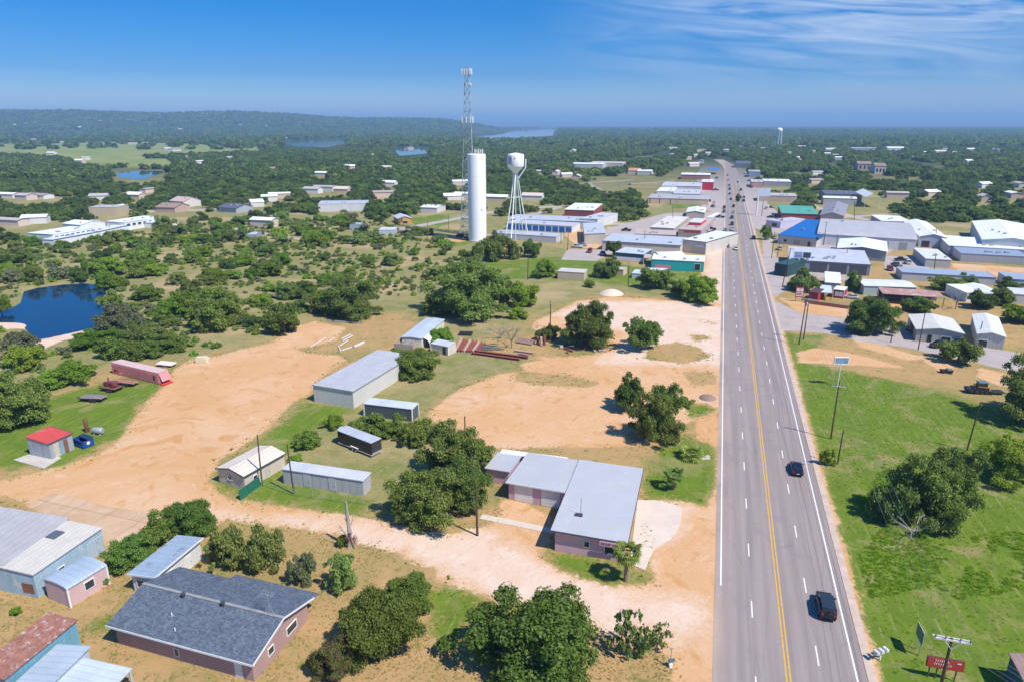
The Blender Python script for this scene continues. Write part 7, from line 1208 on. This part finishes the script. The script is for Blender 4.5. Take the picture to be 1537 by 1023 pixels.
def woods(y0, y1, sp, clear=.62, low=1.0):
    P = jgrid(y0, y1, sp); P = P[~in_px(P, CLEAR)]; s, t = roadst(P); P = P[~((np.abs(t) < 13) & (s < 1150))]
    P = P[sn(P, .02, 1.3) + .35 * sn(P, .09, 4) + .5 * sn(P, .006, 2.2) < clear]
    P = P[(sdf(P, LUSH[9:11]) < NR.uniform(-4, 6, len(P))) | (NR.uniform(size=len(P)) < .10)] if y1 > 600 else P
    if y1 < 2200:
        P = P[strips(P) < -2.5]; P = P[sdf(P, DIRT) < -2]; P = P[sdf(P, LUSH) < 0]; P = P[sdf(P, ASPH) < -2]
    q = BLC[(BLC[:, 1] > y0 - 60) & (BLC[:, 1] < y1 + 60)]
    keep = np.ones(len(P), bool)
    for bx, by, br in q:
        dx = P[:, 0] - bx; dy = P[:, 1] - by; f = by / max(1, by)
        keep &= ~((np.hypot(dx, dy) < br + 3) | ((np.abs(dx - dy * bx / max(by, 1)) < br * .85) & (dy < 0) & (dy > -(br + .10 * by))))
    return P[keep]
SRC = {l: [proto(k, l, v) for k, v in (('wood', 0), ('wood', 1), ('wood', 2), ('oak', 2), ('wood', 3), ('mid', 1), ('oak', 0))] for l in 'CD'}
EM = [crown_mesh('far_crown', 900 + i, 70, .42, ['far'], 6, flat=.7) for i in range(4)]
for nm, y0, y1, sp, src, sc, cl in (('town_trees', 255, 700, 7.4, SRC['C'], (2.8, 5.4), .52), ('town_woods', 700, 1600, 10.5, SRC['D'], (4.0, 7.6), .52), ('distant_woods', 1600, 4200, 20, EM, (7, 14), .50), ('distant_hill_woods', 4200, 8600, 44, EM, (13, 22), .9)):
    P = woods(y0, y1, sp, cl); n = len(P); z = hills(P[:, 0], P[:, 1]); scatter(nm, np.column_stack([P, z - .1]), NR.uniform(*sc, n), NR.uniform(0, 6.28, n), NR.integers(0, len(src), n), src)
    print(nm, n)
def tuft(seed, key, n=16, hh=1.0):
    r = random.Random(seed); b = MB()
    for i in range(n):
        a = r.uniform(0, 6.28); d = r.uniform(0, .45); x, y = d * math.cos(a), d * math.sin(a); l_ = r.uniform(.4, 1) * hh; w_ = .06; e = r.uniform(.15, .55); a2 = a + r.uniform(-.6, .6); px_, py_ = -math.sin(a2) * w_, math.cos(a2) * w_
        b.add([(x - px_, y - py_, -.05), (x + px_, y + py_, -.05), (x + e * .5 * math.cos(a2) + px_ * .8, y + e * .5 * math.sin(a2) + py_ * .8, l_ * .65), (x + e * math.cos(a2), y + e * math.sin(a2), l_ * .9)], [(0, 1, 2, 3)])
    me = b.mesh('grass_tuft'); me.materials.append(LEAF[key]); return me
TG = [tuft(i, 'grass', 12) for i in range(3)]; TS = [tuft(10 + i, 'straw', 14, .7) for i in range(3)]; TW_ = [crown_mesh('weed_leaves', 300 + i, 150, .15, ['grass', 'lime'], 9, flat=.38, br=(.16, .34)) for i in range(5)]
def grass_pts(n, poly):
    Q = np.array([(G(a, b).x, G(a, b).y) for a, b in poly]); P = NR.uniform(Q.min(0), Q.max(0), (n, 2)); P = P[in_px(P, [poly])]; P = P[sdf(P, DIRT) < -.4]; s, t = roadst(P); return P[(t > 10.5) | (t < -12)]
FIELD = [(1200, 560), (1300, 560), (1440, 600), (1560, 640), (1700, 1060), (1340, 1060), (1300, 960), (1255, 800)]
P = grass_pts(60000, FIELD); k = sn(P, .11, 2.0) + .5 * sn(P, .4, 1) + .25 * sn(P, 1.1, 3); yy = P[:, 1]
w_ = in_px(P, [[(1262, 800), (1330, 690), (1400, 820), (1560, 780), (1580, 880), (1440, 900), (1400, 880), (1300, 900)]]) & (k > -.35); P1 = P[w_]; n = len(P1); scatter('tall_weeds', np.column_stack([P1, np.zeros(n)]), NR.uniform(.2, .42, n) * (1 + .6 * np.clip(k[w_], 0, 1)), NR.uniform(0, 6.28, n), NR.integers(0, 3, n), TG)
P2 = P[~w_ & (NR.uniform(size=len(P)) < .22)]; n = len(P2); scatter('short_grass', np.column_stack([P2, np.zeros(n)]), NR.uniform(.12, .30, n), NR.uniform(0, 6.28, n), NR.integers(0, 6, n), TG + TS)
YARD = [(-60, 880), (160, 820), (330, 790), (440, 795), (590, 835), (650, 880), (850, 935), (1000, 990), (1040, 1070), (-60, 1080)]
P = grass_pts(22000, YARD); P = P[sn(P, .3, 1.0) + .5 * sn(P, .9, 2) > -.25]; n = len(P); scatter('dry_yard_grass', np.column_stack([P, np.zeros(n)]), NR.uniform(.10, .26, n), NR.uniform(0, 6.28, n), NR.choice(6, n, p=[.05, .05, .05, .29, .28, .28]), TG + TS)
Q = np.array([(G(a, b).x, G(a, b).y) for a, b in BRUSH]); P = NR.uniform(Q.min(0), Q.max(0), (5200, 2)); P = P[in_px(P, [BRUSH])]; P = P[(sdf(P, [POND]) < -1.5) & (sdf(P, DIRT) < -1) & (sn(P, .05, .7) + .5 * sn(P, .2, 2) > -.2)]; n = len(P)
UB = [proto(k, 'D', v) for k, v in (('lime', 0), ('olive', 1), ('grey', 0), ('mid', 2), ('lime', 2), ('olive', 0))]; scatter('brush_undergrowth', np.column_stack([P, np.full(n, -.05)]), NR.uniform(.45, 1.5, n), NR.uniform(0, 6.28, n), NR.integers(0, 6, n), UB)
EX = [(-60, 520), (250, 520), (500, 470), (760, 520), (800, 430), (1085, 430), (1085, 1070), (-60, 1070)]; Q = np.array([(G(a, b).x, G(a, b).y) for a, b in EX]); P = NR.uniform(Q.min(0), Q.max(0), (90000, 2)); P = P[in_px(P, [EX])]; d_ = sdf(P, DIRT); hl = sdf(P, HOLE); d_ = np.where(hl > -2.5, -hl, d_); s, t = roadst(P)
P = P[(d_ > -2.2) & (d_ < 1.3 + .9 * sn(P, .9, 1.0)) & (t < -9) & (sn(P, .35, 3) > -.15) & (sdf(P, CONCR) < -.5)]; n = len(P); print('edge', n); scatter('edge_weeds', np.column_stack([P, np.zeros(n)]), NR.uniform(.10, .34, n), NR.uniform(0, 6.28, n), NR.choice(11, n, p=[.09, .09, .09, .23, .23, .22, .01, .01, .01, .01, .01]), TG + TS + TW_)
# ------------------------------------------------------------------ air
hz = MB().box((0, 22500, 148), (94000, 47400, 304)); 
hm = bpy.data.materials.new('haze_air'); N, L = nodes(hm); o_ = N('ShaderNodeOutputMaterial'); pv = N('ShaderNodeVolumePrincipled'); pv.inputs['Color'].default_value = (.40, .68, 1.0, 1); pv.inputs['Density'].default_value = 1.5e-4; pv.inputs['Anisotropy'].default_value = 0.0; L(pv.outputs[0], o_.inputs['Volume'])
hb = hz.build('haze', hm); T(hb, kind='stuff')
